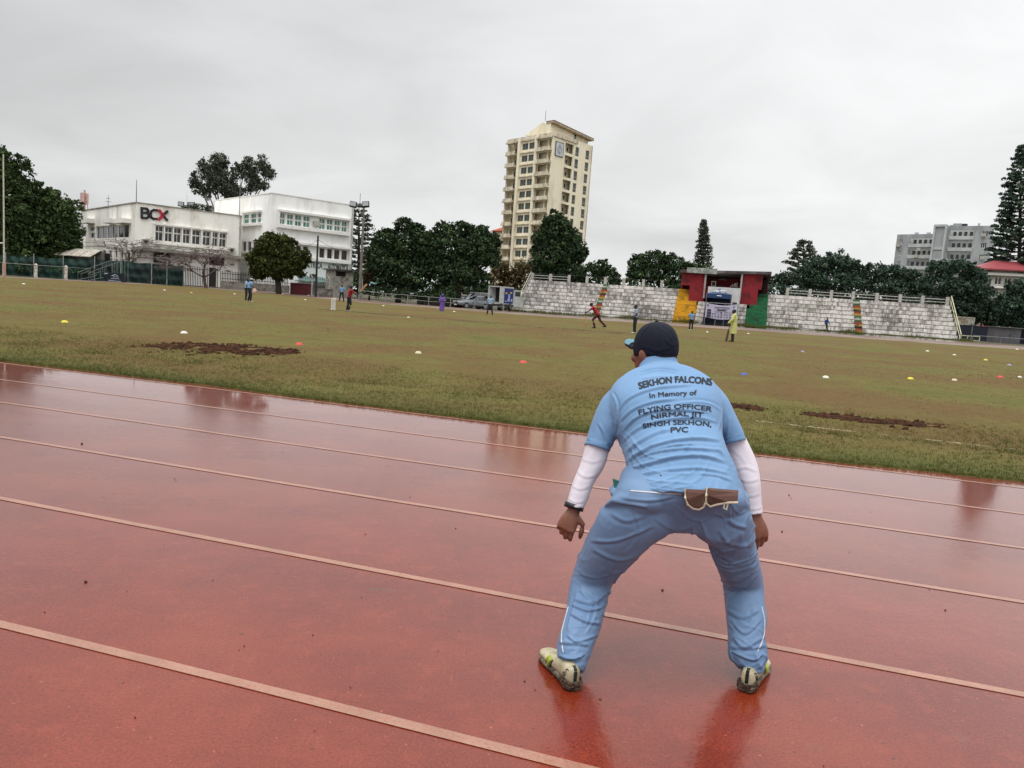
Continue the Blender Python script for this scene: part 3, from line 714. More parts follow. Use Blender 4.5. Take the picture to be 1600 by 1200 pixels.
u, z = tR.uz(906, 213); mb = MB(); tR.block(mb, u-.3, u+.4, z-.5, z+.5, -1.48, -1.4); mb.build('vent_window', GL, tw)
mb = MB(); a = W(852, 189, 188); mb.tube([a, a+Vector((0, 0, 2.4))], .07, 5); mb.build('aerial', METAL, tw)
# white hoarding near the corner
u0, z0 = tR.uz(867, 242); u1, z1 = tR.uz(880, 225)
hs_ = MB(); tR.block(hs_, u0, u1, z0, z1, .05, .18); bb = hs_.build('billboard', pm('board_white', '#c2c6c9', '#aeb4b8', 1), tw)
mb = MB(); tR.block(mb, u0-.12, u0, z0-.12, z1+.12, .04, .22); tR.block(mb, u1, u1+.12, z0-.12, z1+.12, .04, .22); tR.block(mb, u0, u1, z1, z1+.12, .04, .22); tR.block(mb, u0, u1, z0-.12, z0, .04, .22)
uc = (u0+u1)/2; tR.block(mb, uc-.05, uc+.02, z0+.3, z1-.2, .182, .2)
for s_ in (-1, 1): mb.tube([tR.P(uc, z1-.5, .2), tR.P(uc+s_*.7, z1-1.5, .2), tR.P(uc+s_*.6, z0+.9, .2), tR.P(uc, z0+.6, .2)], .05, 5)
mb.build('frame', pm('frame_blue', '#3b4148', '#4d555c', 3), bb)

# ---- small orange-roofed house beside the tower
def house(name, label, a, b, ztop, depth, wall, roofm, rh, cat='house', wins=(), over=.4, zb=.3):
    f = Face(a, b, zb); r_ = thing(name, label, cat, (a.x, a.y, zb)); mb = MB()
    wall_with_holes(mb, f, 0, f.L, zb, ztop, list(wins), .3)
    e0, e1 = f.P(0, zb, 0), f.P(f.L, zb, 0); H_ = Vector((0, 0, ztop-zb-.01))
    mb.boxv(e0-f.n*depth, f.u*f.L, f.n*.3, H_); mb.boxv(e0-f.n*.3, f.u*.3, -f.n*(depth-.6), H_); mb.boxv(e1-f.n*.3-f.u*.3, f.u*.3, -f.n*(depth-.6), H_)
    mb.build('wall', wall, r_); mb = MB()
    q = [f.P(-over, ztop, over), f.P(f.L+over, ztop, over), f.P(f.L+over, ztop, -depth-over), f.P(-over, ztop, -depth-over)]
    r1, r2 = f.P(depth*.3, ztop+rh, -depth/2), f.P(f.L-depth*.3, ztop+rh, -depth/2); r1b, r2b = r1, r2
    mb.add([*q, r1, r2]+[p-Vector((0, 0, .2)) for p in q], [(0, 1, 5, 4), (1, 2, 5), (2, 3, 4, 5), (3, 0, 4), (0, 6, 7, 1), (1, 7, 8, 2), (2, 8, 9, 3), (3, 9, 6, 0), (6, 9, 8, 7)])
    mb.build('roof', roofm, r_)
    for w_ in wins: window(f, r_, *w_, GL, WHITE2, 2, None, .07)
    return r_, f
ORT = pm('orange_tile', '#a8492e', '#8d3a26', 2)
a, b = W(770, 362, 205), W(800, 362, 200)
house('tiled_house', 'small house with orange tiled roof peeping out left of the tower', a, b, W(785, 359, 200).z, 9, pm('cream_wall', '#b8a489', '#a08c72', 1), ORT, 2.2)

# ---- grey slab apartments at right
GRY = pm('grey_render', '#a3a6a8', '#979a9d', .2, .4, .6, .85, sc=(1, 1, .4), c3='#888b8d', s3=.4); GRYW = pm('pale_render', '#c9cbc8', '#b9bbb8', .4); LG = pm('ledge_grey', '#b7b9b9', '#a5a7a7', .5)
h0 = W(1402, 367, 212); h1 = W(1478, 354, 203); h2 = W(1553, 352, 196)
for p in (h0, h1, h2): pass
ga_ = thing('grey_apartments', 'grey six storey slab apartment block with long balconies', 'building', (h1.x, h1.y, .3))
f1 = Face(h0, h1, .3); f2 = Face(h1, h2, .3); zA = W(1430, 365.5, 208).z; zB = f2.uz(1510, 353)[1]
H6 = 3.05
def slab(f, u0, u1, ztop, rows, loggia, wins, extra=()):
    hh = []
    for k in range(rows):
        zf = ztop-.6-H6*(k+1)
        for (a, b) in loggia: hh.append((a, b, zf+1.0, zf+2.55))
        for (a, b) in wins: hh.append((a, b, zf+.9, zf+2.3))
    mb = MB(); wall_with_holes(mb, f, u0, u1, .3, ztop, hh, .35)
    mb.build('wall', GRY, ga_)
    mb = MB()
    for k in range(rows):
        zf = ztop-.6-H6*(k+1)
        for (a, b) in loggia: f.block(mb, a-.1, b+.1, zf+.05, zf+1.0, .003, .25)
    mb.build('balcony_front', LG, ga_)
    mb = MB(); f.block(mb, u0+.1, u1-.1, .4, ztop-.3, -1.8, -1.6); mb.build('inner_wall', GRYW, ga_)
    for k in range(rows):
        zf = ztop-.6-H6*(k+1)
        for (a, b) in loggia:
            w_ = (b-a)
            for q in (.1, .33, .56, .8):
                mb = MB(); f.block(mb, a+w_*q, a+w_*(q+.13), zf+(.4 if q > .5 else .9), zf+2.3, -1.58, -1.52); mb.build('window', GL, ga_)
        for (a, b) in wins: window(f, ga_, a, b, zf+.9, zf+2.3, GL, WHITE2, 3, None, .08)
U1 = lambda px: f1.uz(px, 385)[0]; U2 = lambda px: f2.uz(px, 375)[0]
slab(f1, 0, f1.L, zA, 6, [(U1(1420), U1(1455))], [(U1(1402.5)+.3, U1(1409.5))])
slab(f2, 0.0, f2.L, zB, 7, [(U2(1483), U2(1520))], [(U2(1533), U2(1542.5))])
# tall stair shaft and roof plant
mb = MB(); ua, ub = f1.uz(1460, 380)[0], f1.uz(1479, 380)[0]; f1.block(mb, ua, ub, .3, f1.uz(1470, 352.5)[1], .01, 1.4); sh = mb.build('stair_shaft', GRY, ga_)
zst = f1.uz(1470, 352.5)[1]; mb = MB(); f1.block(mb, ua-.1, ua+.35, .4, zst+.1, 1.41, 1.75); f1.block(mb, ub-.35, ub+.1, .4, zst+.1, 1.41, 1.75); f1.block(mb, ua+.35, ub-.35, zst-.5, zst+.1, 1.41, 1.75)
for k in range(6): f1.block(mb, ua+.35, ub-.35, zst-6.6-H6*k, zst-6.0-H6*k, 1.41, 1.6)
mb.build('shaft_fin', LG, sh)
for (px0, px1, py, Y, dn) in ((1454, 1461, 352.5, 207, -4), (1477, 1502, 348, 203, -5), (1484, 1497, 346.5, 202, -3.5)):
    mb = MB(); f = f2 if px0 > 1470 else f1; ua, ub = f.uz(px0, 360)[0], f.uz(px1, 360)[0]; zt_ = f.uz((px0+px1)/2, py)[1]
    f.block(mb, ua, ub, zB-3.5 if f is f2 else zA-.5, zt_, dn-3, dn); mb.build('roof_plant', GRY, ga_)
mb = MB(); u, z = f2.uz(1499.5, 351.5); f2.block(mb, u-.5, u+.9, zB, z+.9, -6, -4.6); mb.build('water_tank', IRON, ga_)
mb = MB(); u, z = f2.uz(1525.5, 346); f2.block(mb, u-.25, u+.25, zB-.1, z+.1, -5, -4.5)
for px in (1425, 1444): u, z = f1.uz(px, 361); f1.block(mb, u-.4, u+.4, zA-.1, z, -4, -3.2)
mb.build('chimney', LG, ga_)
for (f, px, py) in ((f1, 1404, 383.5), (f1, 1432, 400.5), (f2, 1537, 367.5), (f2, 1535, 403), (f1, 1436.5, 390)):
    u, z = f.uz(px, py); mb = MB(); f.block(mb, u-.5, u+.5, z-.4, z+.4, .3, .7); mb.build('air_conditioner', AC, ga_)

# ---- white building with red roof at right edge
a, b = W(1524, 470, 108), W(1690, 490, 104)
zt = W(1560, 420.5, 107).z; fz = Face(a, b, .3); wz0, wz1 = fz.uz(1545, 444)[1], fz.uz(1545, 432.5)[1]
wins = [(fz.uz(p, 438)[0], fz.uz(p+11.5, 438)[0], wz0, wz1) for p in (1539, 1554, 1569, 1584, 1599, 1614, 1630)]
rh_, f_ = house('red_roof_house', 'white house with red metal roof at the right edge', a, b, zt, 9, pm('offwhite_wall', '#b8b4a6', '#a39f91', .8, c3='#7d786c', s3=.8), pm('red_metal_roof', '#8f4145', '#7f383c', 1.5, rough=.5, sc=(3, .4, 1)), 1.6, 'house', wins, .9)
mb = MB(); f_.block(mb, 0, f_.L, wz0-.5, wz0-.2, .003, .25); f_.block(mb, 0, f_.L, wz1+.25, wz1+.6, .003, .5); mb.build('ledge', WHITE2, rh_)
# ------------------------------------------------------------------ concrete terrace
sBL = W(805, 487, 84); sBR = W(1498, 533, 71)
ZB = .33; NR = 9; TR = .58
_tmp = Face(sBL, sBR, ZB)
ZT = W(838, 438, sBL.y+NR*TR+.2).z; RH = (ZT-ZB)/NR
sf = Face(sBL, sBR, ZB-.3)
us = lambda px, py: sf.uz(px, py)[0]
t = NT('terrace_paint'); gp_ = t.n('ShaderNodeNewGeometry'); sx = t.n('ShaderNodeSeparateXYZ'); t.l(gp_.outputs['Position'], sx.inputs[0])
cb = t.n('ShaderNodeCombineXYZ'); t.l(sx.outputs[0], cb.inputs[0]); t.l(t.math('SUBTRACT', sx.outputs[2], ZB+.03), cb.inputs[1])
br = t.n('ShaderNodeTexBrick'); t.l(cb.outputs[0], br.inputs[0]); br.inputs['Scale'].default_value = 1; br.inputs['Brick Width'].default_value = 2.1; br.inputs['Row Height'].default_value = RH
br.inputs['Mortar Size'].default_value = .045; br.inputs['Mortar Smooth'].default_value = .6; br.squash = .8; br.squash_frequency = 3; br.offset = .37; br.offset_frequency = 2
br.inputs['Color1'].default_value = (1, 1, 1, 1); br.inputs['Color2'].default_value = (.85, .85, .85, 1); br.inputs['Mortar'].default_value = (0, 0, 0, 1); br.inputs['Bias'].default_value = -.3
P = t.coords((1, 1, 1), 'World'); pv = t.coords((1.6, 1.6, .35), 'World')
s1 = t.noise(pv, 1.6, 7, .75); s2 = t.noise(P, .28, 5, .6); s3 = t.noise(t.coords((1, 1, .6), 'World'), 3.2, 8, .8)
c = t.mix(t.ramp(s3, [(.35, 0.), (.7, 1.)]), lin('#e8e3dd'), lin('#d9d2cb'))
c = t.mix(t.ramp(t.math('ADD', t.math('MULTIPLY', s1, .6), t.math('MULTIPLY', s2, .4)), [(.465, 0.), (.57, .85)]), c, lin('#69635d'))
c = t.mix(t.ramp(s3, [(.50, 0.), (.64, .7)]), c, lin('#524d47'))
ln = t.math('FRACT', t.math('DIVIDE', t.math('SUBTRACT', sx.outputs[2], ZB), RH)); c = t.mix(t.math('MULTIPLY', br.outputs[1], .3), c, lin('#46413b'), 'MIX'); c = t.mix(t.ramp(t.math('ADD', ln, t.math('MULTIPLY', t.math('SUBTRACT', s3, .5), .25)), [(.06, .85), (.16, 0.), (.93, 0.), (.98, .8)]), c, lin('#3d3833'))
c = t.mix(t.ramp(t.noise(P, .5, 4, .6), [(.55, 0.), (.7, .4)]), c, lin('#5d6a4c'))
t.set(Base_Color=c, Roughness=.85); TERR = t.m
def rows(u0, u1, k0, k1, mb, du=0.0, out=0.0, top=0):
    for k in range(k0, k1):
        z0 = ZB+RH*k if k > k0 else ZB-.4
        sf.block(mb, u0, u1, z0 if k else ZB-.4, ZB+RH*(k+1), -TR*(k+1), -TR*k+out)
ST = thing('terrace', 'long weathered white concrete spectator terrace left of the painted cabin', 'grandstand', tuple(sf.P(0, ZB)), 'stepped concrete terraces')
uYa, uYb = us(1050, 503), us(1085, 505); uWb = us(1097, 505); uGa, uGb = us(1163.5, 510), us(1197, 514); uWr = us(1151, 509)
uc0, uc1 = us(926, 497), us(935, 497)
def terrace(ST, u0, u1, cs0, cs1, posts, rails_at):
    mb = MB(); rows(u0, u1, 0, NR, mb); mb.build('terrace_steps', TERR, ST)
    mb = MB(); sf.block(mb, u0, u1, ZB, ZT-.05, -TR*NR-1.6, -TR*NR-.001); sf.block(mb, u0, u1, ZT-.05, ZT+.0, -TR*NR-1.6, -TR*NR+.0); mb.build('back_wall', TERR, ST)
    cols = ['#b9b7b0', '#3b6b3f', '#c49a25', '#8f3f30', '#22201e', '#b5892a', '#9a3a2c', '#2f5f38']
    for i in range(NR*2):                     # painted half steps
        mb = MB(); zb_, zt_ = ZB+RH*i/2+(.002 if i else -.3), ZB+RH*(i+1)/2+.002
        sf.block(mb, cs0, cs1, zb_, zt_, -TR*NR, -TR*i/2+TR*.5+.01)
        mb.build('stair_step', pm('step'+cols[i % 8], cols[i % 8], None, 8, c3='#54504a', s3=4), ST)
    mb = MB(); zp = ZT
    ps = []
    for px, py in posts:
        u = (onplane(px, py, sf.P(0, 0, -TR*NR-.3), sf.n)-sf.o).dot(sf.u); ps.append(u)
        mb2 = MB(); sf.block(mb2, u-.15, u+.15, zp, zp+.85, -TR*NR-.45, -TR*NR-.15); mb2.build('post', pm('post_white', '#b8b4ad', '#9c978f', 4), ST)
    for i in rails_at:
        for hz in (.28, .58): mb.tube([sf.P(ps[i], zp+hz, -TR*NR-.3), sf.P(ps[i+1], zp+hz, -TR*NR-.3)], .045, 5)
    mb.build('rail', pm('rail_white', '#aaa7a0', '#8d8a82', 5), ST)
    mb = MB(); mb.tube([sf.P(ps[0], zp+.8, -TR*NR-.3), sf.P(ps[-1], zp+.8, -TR*NR-.3)], .012, 4); mb.build('wire', IRON, ST)
terrace(ST, .0, uYa, uc0, uc1, [(831.6, 437), (860, 439), (888.9, 440), (917, 441.5), (945.4, 444), (974.3, 446), (1004.9, 447), (1033.8, 449)], [0, 1])
S2 = thing('terrace', 'long weathered white concrete spectator terrace right of the painted cabin', 'grandstand', tuple(sf.P(uGb, ZB)), 'stepped concrete terraces')
terrace(S2, uGb, sf.L, us(1336.5, 522), us(1348, 523), [(1230, 460), (1265, 462), (1298.5, 464), (1332.7, 466), (1369.4, 469), (1405.8, 471), (1441, 474), (1479.6, 476)], range(7))
def side_rail(parent, u, col, out):
    mb = MB(); e = Vector((0, 0, .95)); nrm = sf.n
    a = sf.P(u, ZB, TR*.3); b = sf.P(u, ZT, -TR*NR)
    mb.tube([a+e, b+e], .05, 6); mb.tube([a+e*.45, b+e*.45], .04, 6); mb.tube([a, a+e], .05, 6); mb.tube([b, b+e], .05, 6)
    for k in (.33, .66): q = a.lerp(b, k); mb.tube([q, q+e], .035, 5)
    mb.build('handrail', col, parent)
side_rail(ST, .05, pm('rail_white', '#aaa7a0'), 1); side_rail(S2, sf.L+.1, pm('rail_cream', '#b5b295', '#9c9a7a', 4), 1)

nn_ = 5200; uu_ = rng.uniform(-1, sf.L+1, nn_); of_ = rng.uniform(.05, 1.1, nn_); hh_ = rng.uniform(.06, .32, nn_)*(.3+np.array([max(0., .6+noise.noise((u*.5, 2, 2))*1.8) for u in uu_])); VV = []
for u, f_, h_ in zip(uu_, of_, hh_):
    p = sf.P(u, 0, f_); z0_ = terr(p.x, p.y)-.02; dx = random.uniform(-.12, .12); VV += [(p.x-.03, p.y, z0_), (p.x+.03, p.y, z0_), (p.x+dx, p.y, z0_+h_)]
o = npmesh('weeds', np.array(VV), np.arange(len(VV)).reshape(-1, 3), BLADE, attr=np.repeat(rng.uniform(0, .55, nn_), 3)); tag(o, 'weedy green growth along the foot of the concrete terraces', 'weeds', kind='stuff')

# ---- painted commentary cabin in the middle
YEL = pm('paint_yellow', '#c9971c', '#b98816', 1.2, c3='#7d6420', s3=1.1); GRN = pm('paint_green', '#1d6a40', '#175a36', 1.2, c3='#24402c', s3=1.3)
RED = pm('paint_red', '#8c1c27', '#7c1a24', 1.0, c3='#5c151b', s3=1.0); PAN = pm('panel_white', '#c9c8c8', '#b6b5b6', 1)
CB = thing('painted_cabin', 'roofed red cabin flanked by yellow and green painted steps in mid terrace', 'cabin', tuple(sf.P(uYa, ZB)))
mb = MB(); rows(uYa+.005, uYb, 0, 5, mb, out=.02)
for k in range(5, NR): sf.block(mb, uYa+.005, uYb-(k-4)*.17, ZB+RH*k, ZB+RH*(k+1), -TR*(k+1), -TR*k+.02)
mb.build('yellow_steps', YEL, CB)
mb = MB(); rows(uGa, uGb-.005, 0, 5, mb, out=.02)
for k in range(5, NR): sf.block(mb, uGa+(k-4)*.28, uGb-.005, ZB+RH*k, ZB+RH*(k+1), -TR*(k+1), -TR*k+.02)
mb.build('green_steps', GRN, CB)
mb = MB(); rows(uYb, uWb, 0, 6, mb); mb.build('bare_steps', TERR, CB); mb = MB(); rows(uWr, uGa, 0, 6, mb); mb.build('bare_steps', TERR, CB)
nb = -TR*NR
zR1 = (onplane(1066, 428, sf.P(0, 0, nb-1), sf.n)).z
def pz(px, py, n): p = onplane(px, py, sf.P(0, 0, n), sf.n); return (p-sf.o).dot(sf.u), p.z
uA = pz(1064.5, 440, nb)[0]; uB = pz(1201, 440, nb)[0]; zRoofL = pz(1064, 424, nb)[1]; zRoofR = pz(1200, 431, nb)[1]
mb = MB(); sf.block(mb, uA, uB, ZB, min(zRoofL, zRoofR)+.3, nb-1.5, nb-1.3); sf.block(mb, uA, uA+.2, ZT-1, zRoofL+.25, nb-1.3, nb); sf.block(mb, uB-.2, uB, ZT-1, zRoofR+.25, nb-1.3, nb)
n7 = -TR*5.6
ul0, ul1 = pz(1077, 455, n7)[0], pz(1100.5, 455, n7)[0]; zl = pz(1090, 447, n7)[1]
ur0, ur1 = pz(1157, 460, n7)[0], pz(1184, 460, n7)[0]
sf.block(mb, ul0, ul1, ZB+RH*5.9, zRoofL+.1, n7-.3, n7+.02); sf.block(mb, ur0, ur1, ZB+RH*5.9, zRoofR+.1, n7-.3, n7+.02)
sf.block(mb, ul0, ur1, ZB+RH*7, zl-.02, nb-1.3, n7-.3)
sf.block(mb, pz(1065, 440, n7)[0], ul0, zl+.02, zRoofL+.1, n7-.3, n7+.02); sf.block(mb, ur1, pz(1191.5, 440, n7)[0], zl+.02, zRoofR+.1, n7-.3, n7+.02)
mb.build('red_wall', RED, CB)
up0, zp0 = pz(1101.5, 500, -1.0); up1, zp1 = pz(1157.5, 452, -1.0); zp1 = pz(1128, 448.8, -1.0)[1]
mb = MB(); sf.block(mb, up0, up1, ZB+.9, zp1, -1.3, -1.0); sf.block(mb, up0, up0+.25, ZB+.9, zp1-.01, n7-.3, -1.3); sf.block(mb, up1-.25, up1, ZB+.9, zp1-.01, n7-.3, -1.3); sf.block(mb, up0, up1, zp1-.15, zp1-.001, n7-.3, -1.3)
mb.build('front_panel', PAN, CB)
mb = MB()
for px in (1102.3, 1159): u = pz(px, 436, nb+2.2)[0]; sf.block(mb, u-.09, u+.09, ZT-.9, zRoofL+.1, nb+2.1, nb+2.28)
mb.build('pillar', pm('pillar_grey', '#a59c99', '#857c78', 3), CB)
uA2, zA2 = pz(1062, 421.5, nb+2.4); uB2, zB2 = pz(1206, 424.5, nb+2.4)
mb = MB(); a = sf.P(uA2, zA2, nb+2.4); b = sf.P(uB2, zB2, nb+2.4); back_ = -sf.n*4.6+Vector((0, 0, -.5)); mb.boxv(a-Vector((0, 0, .28)), b-a, back_, (0, 0, .28))
mb.build('canopy_roof', pm('roof_dark', '#4b4647', '#38302f', 2, c3='#6b6463', s3=.7), CB)
mb = MB(); ua, za = pz(1073, 426.5, nb+2.5); ub, zb_ = pz(1121, 421, nb+2.5); sf.block(mb, ua, ub, za+.05, za+.62, nb+2.42, nb+2.5); mb.build('fascia', pm('fascia', '#8b8f88', '#6b6f68', 3, c3='#b5b8b2', s3=2), CB)
mb = MB(); ua = pz(1192.5, 445, nb+.1)[0]; ub = pz(1199.5, 445, nb+.1)[0]; sf.block(mb, ua, ub, ZT, pz(1196, 437, nb)[1], nb-.2, nb+.1); mb.build('doorway', DARK, CB)
mb = MB(); ua, za = pz(1124, 437.5, nb-1.2); ub, zb_ = pz(1135.5, 430.5, nb-1.2); sf.block(mb, ua, ub, za, zb_, nb-1.28, nb-1.2); mb.build('wall_sign', pm('sign_worn', '#8b8079', '#5d4c47', 8), CB)
for (x0, y0, x1, y1, nm, mt_) in ((1111, 446, 1119, 439.5, 'monitor', 'mon'), (1093, 446, 1098, 439, 'chair', 'ch'), (1124, 447, 1131, 442, 'bag', 'bg'), (1141, 448, 1153, 445, 'table', 'tb')):
    nn = n7-.8; ua, za = pz(x0, y0, nn); ub, zb_ = pz(x1, y1, nn); za = zl-.02; zb_ = max(zb_, za+.25)
    lab = {'monitor': 'pale framed monitor standing on the cabin ledge', 'chair': 'dark chair standing inside the cabin at left', 'bag': 'dark bag lying on the cabin ledge', 'table': 'small white table with clutter in the cabin at right'}[nm]
    mb = MB()
    if nm == 'monitor':
        sf.block(mb, ua, ub, za+.12, za+.2, nn-.1, nn); sf.block(mb, ua, ub, zb_-.08, zb_, nn-.1, nn); sf.block(mb, ua, ua+.08, za+.2, zb_-.08, nn-.1, nn); sf.block(mb, ub-.08, ub, za+.2, zb_-.08, nn-.1, nn); sf.block(mb, (ua+ub)/2-.1, (ua+ub)/2+.1, za, za+.12, nn-.1, nn)
        fr_ = thing('monitor', lab, 'monitor', tuple(sf.P(ua, za, nn))); mb.build('frame', AC, fr_); m2 = MB(); sf.block(m2, ua+.08, ub-.08, za+.2, zb_-.08, nn-.08, nn-.04); m2.build('screen', DARK, fr_)
    elif nm == 'bag':
        mb.loft([(sf.P((ua+ub)/2, za, nn), sf.u*.26, sf.n*.15), (sf.P((ua+ub)/2, za+.15, nn), sf.u*.3, sf.n*.17), (sf.P((ua+ub)/2, za+.3, nn), sf.u*.16, sf.n*.08)], 12); tag(mb.build('bag', DARK, None, origin=sf.P(ua, za, nn)), lab, 'bag')
    else:
        h_ = zb_-za
        for q in (0, 1): 
            for r_ in (0, .35): sf.block(mb, (ub-.05) if q else ua, ub if q else ua+.05, za, za+h_*.55, nn-r_-.05, nn-r_)
        sf.block(mb, ua, ub, za+h_*.55, za+h_*.65, nn-.4, nn)
        if nm == 'chair': sf.block(mb, ua, ub, za+h_*.65, za+h_*1.1, nn-.42, nn-.36)
        else:
            for q in (.2, .45, .6, .8): sf.block(mb, ua+(ub-ua)*q, ua+(ub-ua)*q+.1, za+h_*.65, za+h_*(.9+q*.8), nn-.3, nn-.2)
        tag(mb.build(nm, DARK if nm == 'chair' else AC, None, origin=sf.P(ua, za, nn)), lab, nm)

# ---- blue gazebo and banner
BLUE = pm('tent_blue', '#22406b', '#1b3459', 2, rough=.6); NAV = pm('tent_navy', '#1c2440', '#171d33', 2)
nt_ = 1.6
tu0, tz0 = pz(1104, 458.5, nt_+1); tu1, tz1 = pz(1143, 461, nt_+1); tcu, tcz = pz(1124.7, 450.5, nt_)
TT = thing('gazebo_tent', 'dark blue pop-up gazebo tent standing before the white cabin panel', 'tent', tuple(sf.P((tu0+tu1)/2, ZB, nt_)))
mb = MB(); hw_ = (tu1-tu0)/2; uc = (tu0+tu1)/2; zz = (tz0+tz1)/2+.05
cs = [sf.P(uc-hw_, zz, nt_-hw_*.6), sf.P(uc+hw_, zz, nt_-hw_*.6), sf.P(uc+hw_, zz, nt_+hw_*.6), sf.P(uc-hw_, zz, nt_+hw_*.6)]
ap = sf.P(uc, tcz, nt_); n_ = 8; vs = []; 
ring0 = []
for i in range(4):
    a, b = cs[i], cs[(i+1) % 4]
    for k in range(4): ring0.append(a.lerp(b, k/4))
for lv in range(6):
    f_ = lv/5
    for p in ring0: q = p.lerp(ap, f_); q.z = p.z+(ap.z-p.z)*(f_**1.5); vs.append(q)
fs = [(l*16+k, l*16+(k+1) % 16, (l+1)*16+(k+1) % 16, (l+1)*16+k) for l in range(5) for k in range(16)]
mb.add(vs, fs); cn = mb.build('canopy', BLUE, TT)
mb = MB()
for i in range(4): a, b = cs[i], cs[(i+1) % 4]; mb.quad(a, b, b-Vector((0, 0, .45)), a-Vector((0, 0, .45)))
vl = mb.build('valance', BLUE, TT)
mb = MB(); a, b = cs[0], cs[1]; mb.quad(a-Vector((0, 0, .45)), b-Vector((0, 0, .45)), Vector((b.x, b.y, ZB)), Vector((a.x, a.y, ZB))); mb.quad(cs[0]-Vector((0, 0, .45)), cs[3]-Vector((0, 0, .45)), Vector((cs[3].x, cs[3].y, ZB)), Vector((cs[0].x, cs[0].y, ZB))); mb.build('side_sheet', NAV, TT)
for c in cs: mb = MB(); mb.tube([c, Vector((c.x, c.y, ZB))], .03, 6); mb.build('leg', METAL, TT)
mb = MB()
f0 = (cs[3]+cs[2])/2
for (a, b) in (((-.55, .2), (-.1, .35)), ((-.3, .15), (.1, .3)), ((.05, .35), (.6, .3)), ((.15, .2), (.5, .15)), ((-.2, -.2), (.25, -.22))):
    p = f0+sf.u*a[0]+Vector((0, 0, a[1]))+sf.n*(.04-.3*max(0, a[1])); q = f0+sf.u*b[0]+Vector((0, 0, b[1]))+sf.n*(.04-.3*max(0, b[1])); mb.tube([p, q], .045, 5)
mb.build('emblem', WHITE2, cn)
nbn = 3.2
bu0, bz0 = pz(1101.5, 496, nbn); bu1, bz1 = pz(1151.5, 476.5, nbn); bz1 = pz(1126, 474.5, nbn)[1]; bz0 = pz(1126, 498, nbn)[1]
BN = thing('banner', 'white event banner with rows of small dark marks hung below the tent', 'banner', tuple(sf.P(bu0, bz0, nbn)))
vs = []; nn_ = 40
for i in range(nn_+1):
    u = bu0+(bu1-bu0)*i/nn_; sag = -.22*math.sin(math.pi*i/nn_); wv = .05*math.sin(i*.9)
    vs += [sf.P(u, bz1+sag*.8, nbn+wv), sf.P(u, bz0+sag*.4+(.12*abs(i/nn_-.5)), nbn+wv*.6), sf.P(u, bz1+sag*.8, nbn+wv-.02), sf.P(u, bz0+sag*.4+(.12*abs(i/nn_-.5)), nbn+wv*.6-.02)]
fs = []
for i in range(nn_): a = 4*i; fs += [(a, a+1, a+5, a+4), (a+2, a+6, a+7, a+3), (a, a+4, a+6, a+2), (a+1, a+3, a+7, a+5)]
mb = MB(); mb.add(vs, fs); sh = mb.build('sheet', pm('banner_white', '#bdb7cb', '#aca6ba', 2), BN)
mb = MB(); Lb = bu1-bu0; Hb = bz1-bz0
def mark(a, b, c, d): sf.block(mb, bu0+Lb*a, bu0+Lb*b, bz0+Hb*c, bz0+Hb*d, nbn+.07, nbn+.08)
for k in range(3): mark(.05, .18, .06+.19*k, .21+.19*k)
for k, (a, b, y, h_) in enumerate(((.28, .78, .80, .05), (.36, .70, .70, .03), (.38, .66, .60, .07), (.27, .43, .5, .03), (.5, .54, .42, .1), (.62, .9, .5, .025))): mark(a, b, y-.08, y-.08+h_)
for r_ in range(2):
    for q in range(8): mark(.22+.095*q, .22+.095*q+random.uniform(.03, .06), .25-.17*r_, .25-.17*r_+random.uniform(.04, .09))
mark(.04, .08, .8, .92); mark(.9, .93, .78, .9)
mb.build('print', pm('print_dark', '#32303f', '#4a4860', 20), sh)
mb = MB()
for px in (1101, 1117.5, 1130.5, 1151):
    u = pz(px, 500, nbn-.1)[0]; mb.tube([sf.P(u, ZB-.05, nbn-.15), sf.P(u, bz1+.1, nbn-.15)], .035, 5)
mb.tube([sf.P(bu0, bz1+.03, nbn-.15), sf.P(bu1, bz1+.03, nbn-.15)], .03, 5); mb.tube([sf.P(pz(1117.5, 500, nbn)[0], bz0-.1, nbn-.15), sf.P(pz(1130.5, 500, nbn)[0], bz0-.1, nbn-.15)], .03, 5)
mb.build('frame', METAL, BN)
bu, bz = pz(1144, 475, nbn-.6); sp2 = MB(); sf.block(sp2, bu, bu+1.1*0+pz(1151.5, 475, nbn-.6)[0]-bu, ZB, bz+.18, nbn-1.2, nbn-.6)
o = sp2.build('equipment_case', DARK, None, origin=sf.P(bu, ZB, nbn-.6))
bv = o.modifiers.new('b', 'BEVEL'); bv.width = .05; tag(o, 'black equipment case standing beside the blue gazebo', 'case')

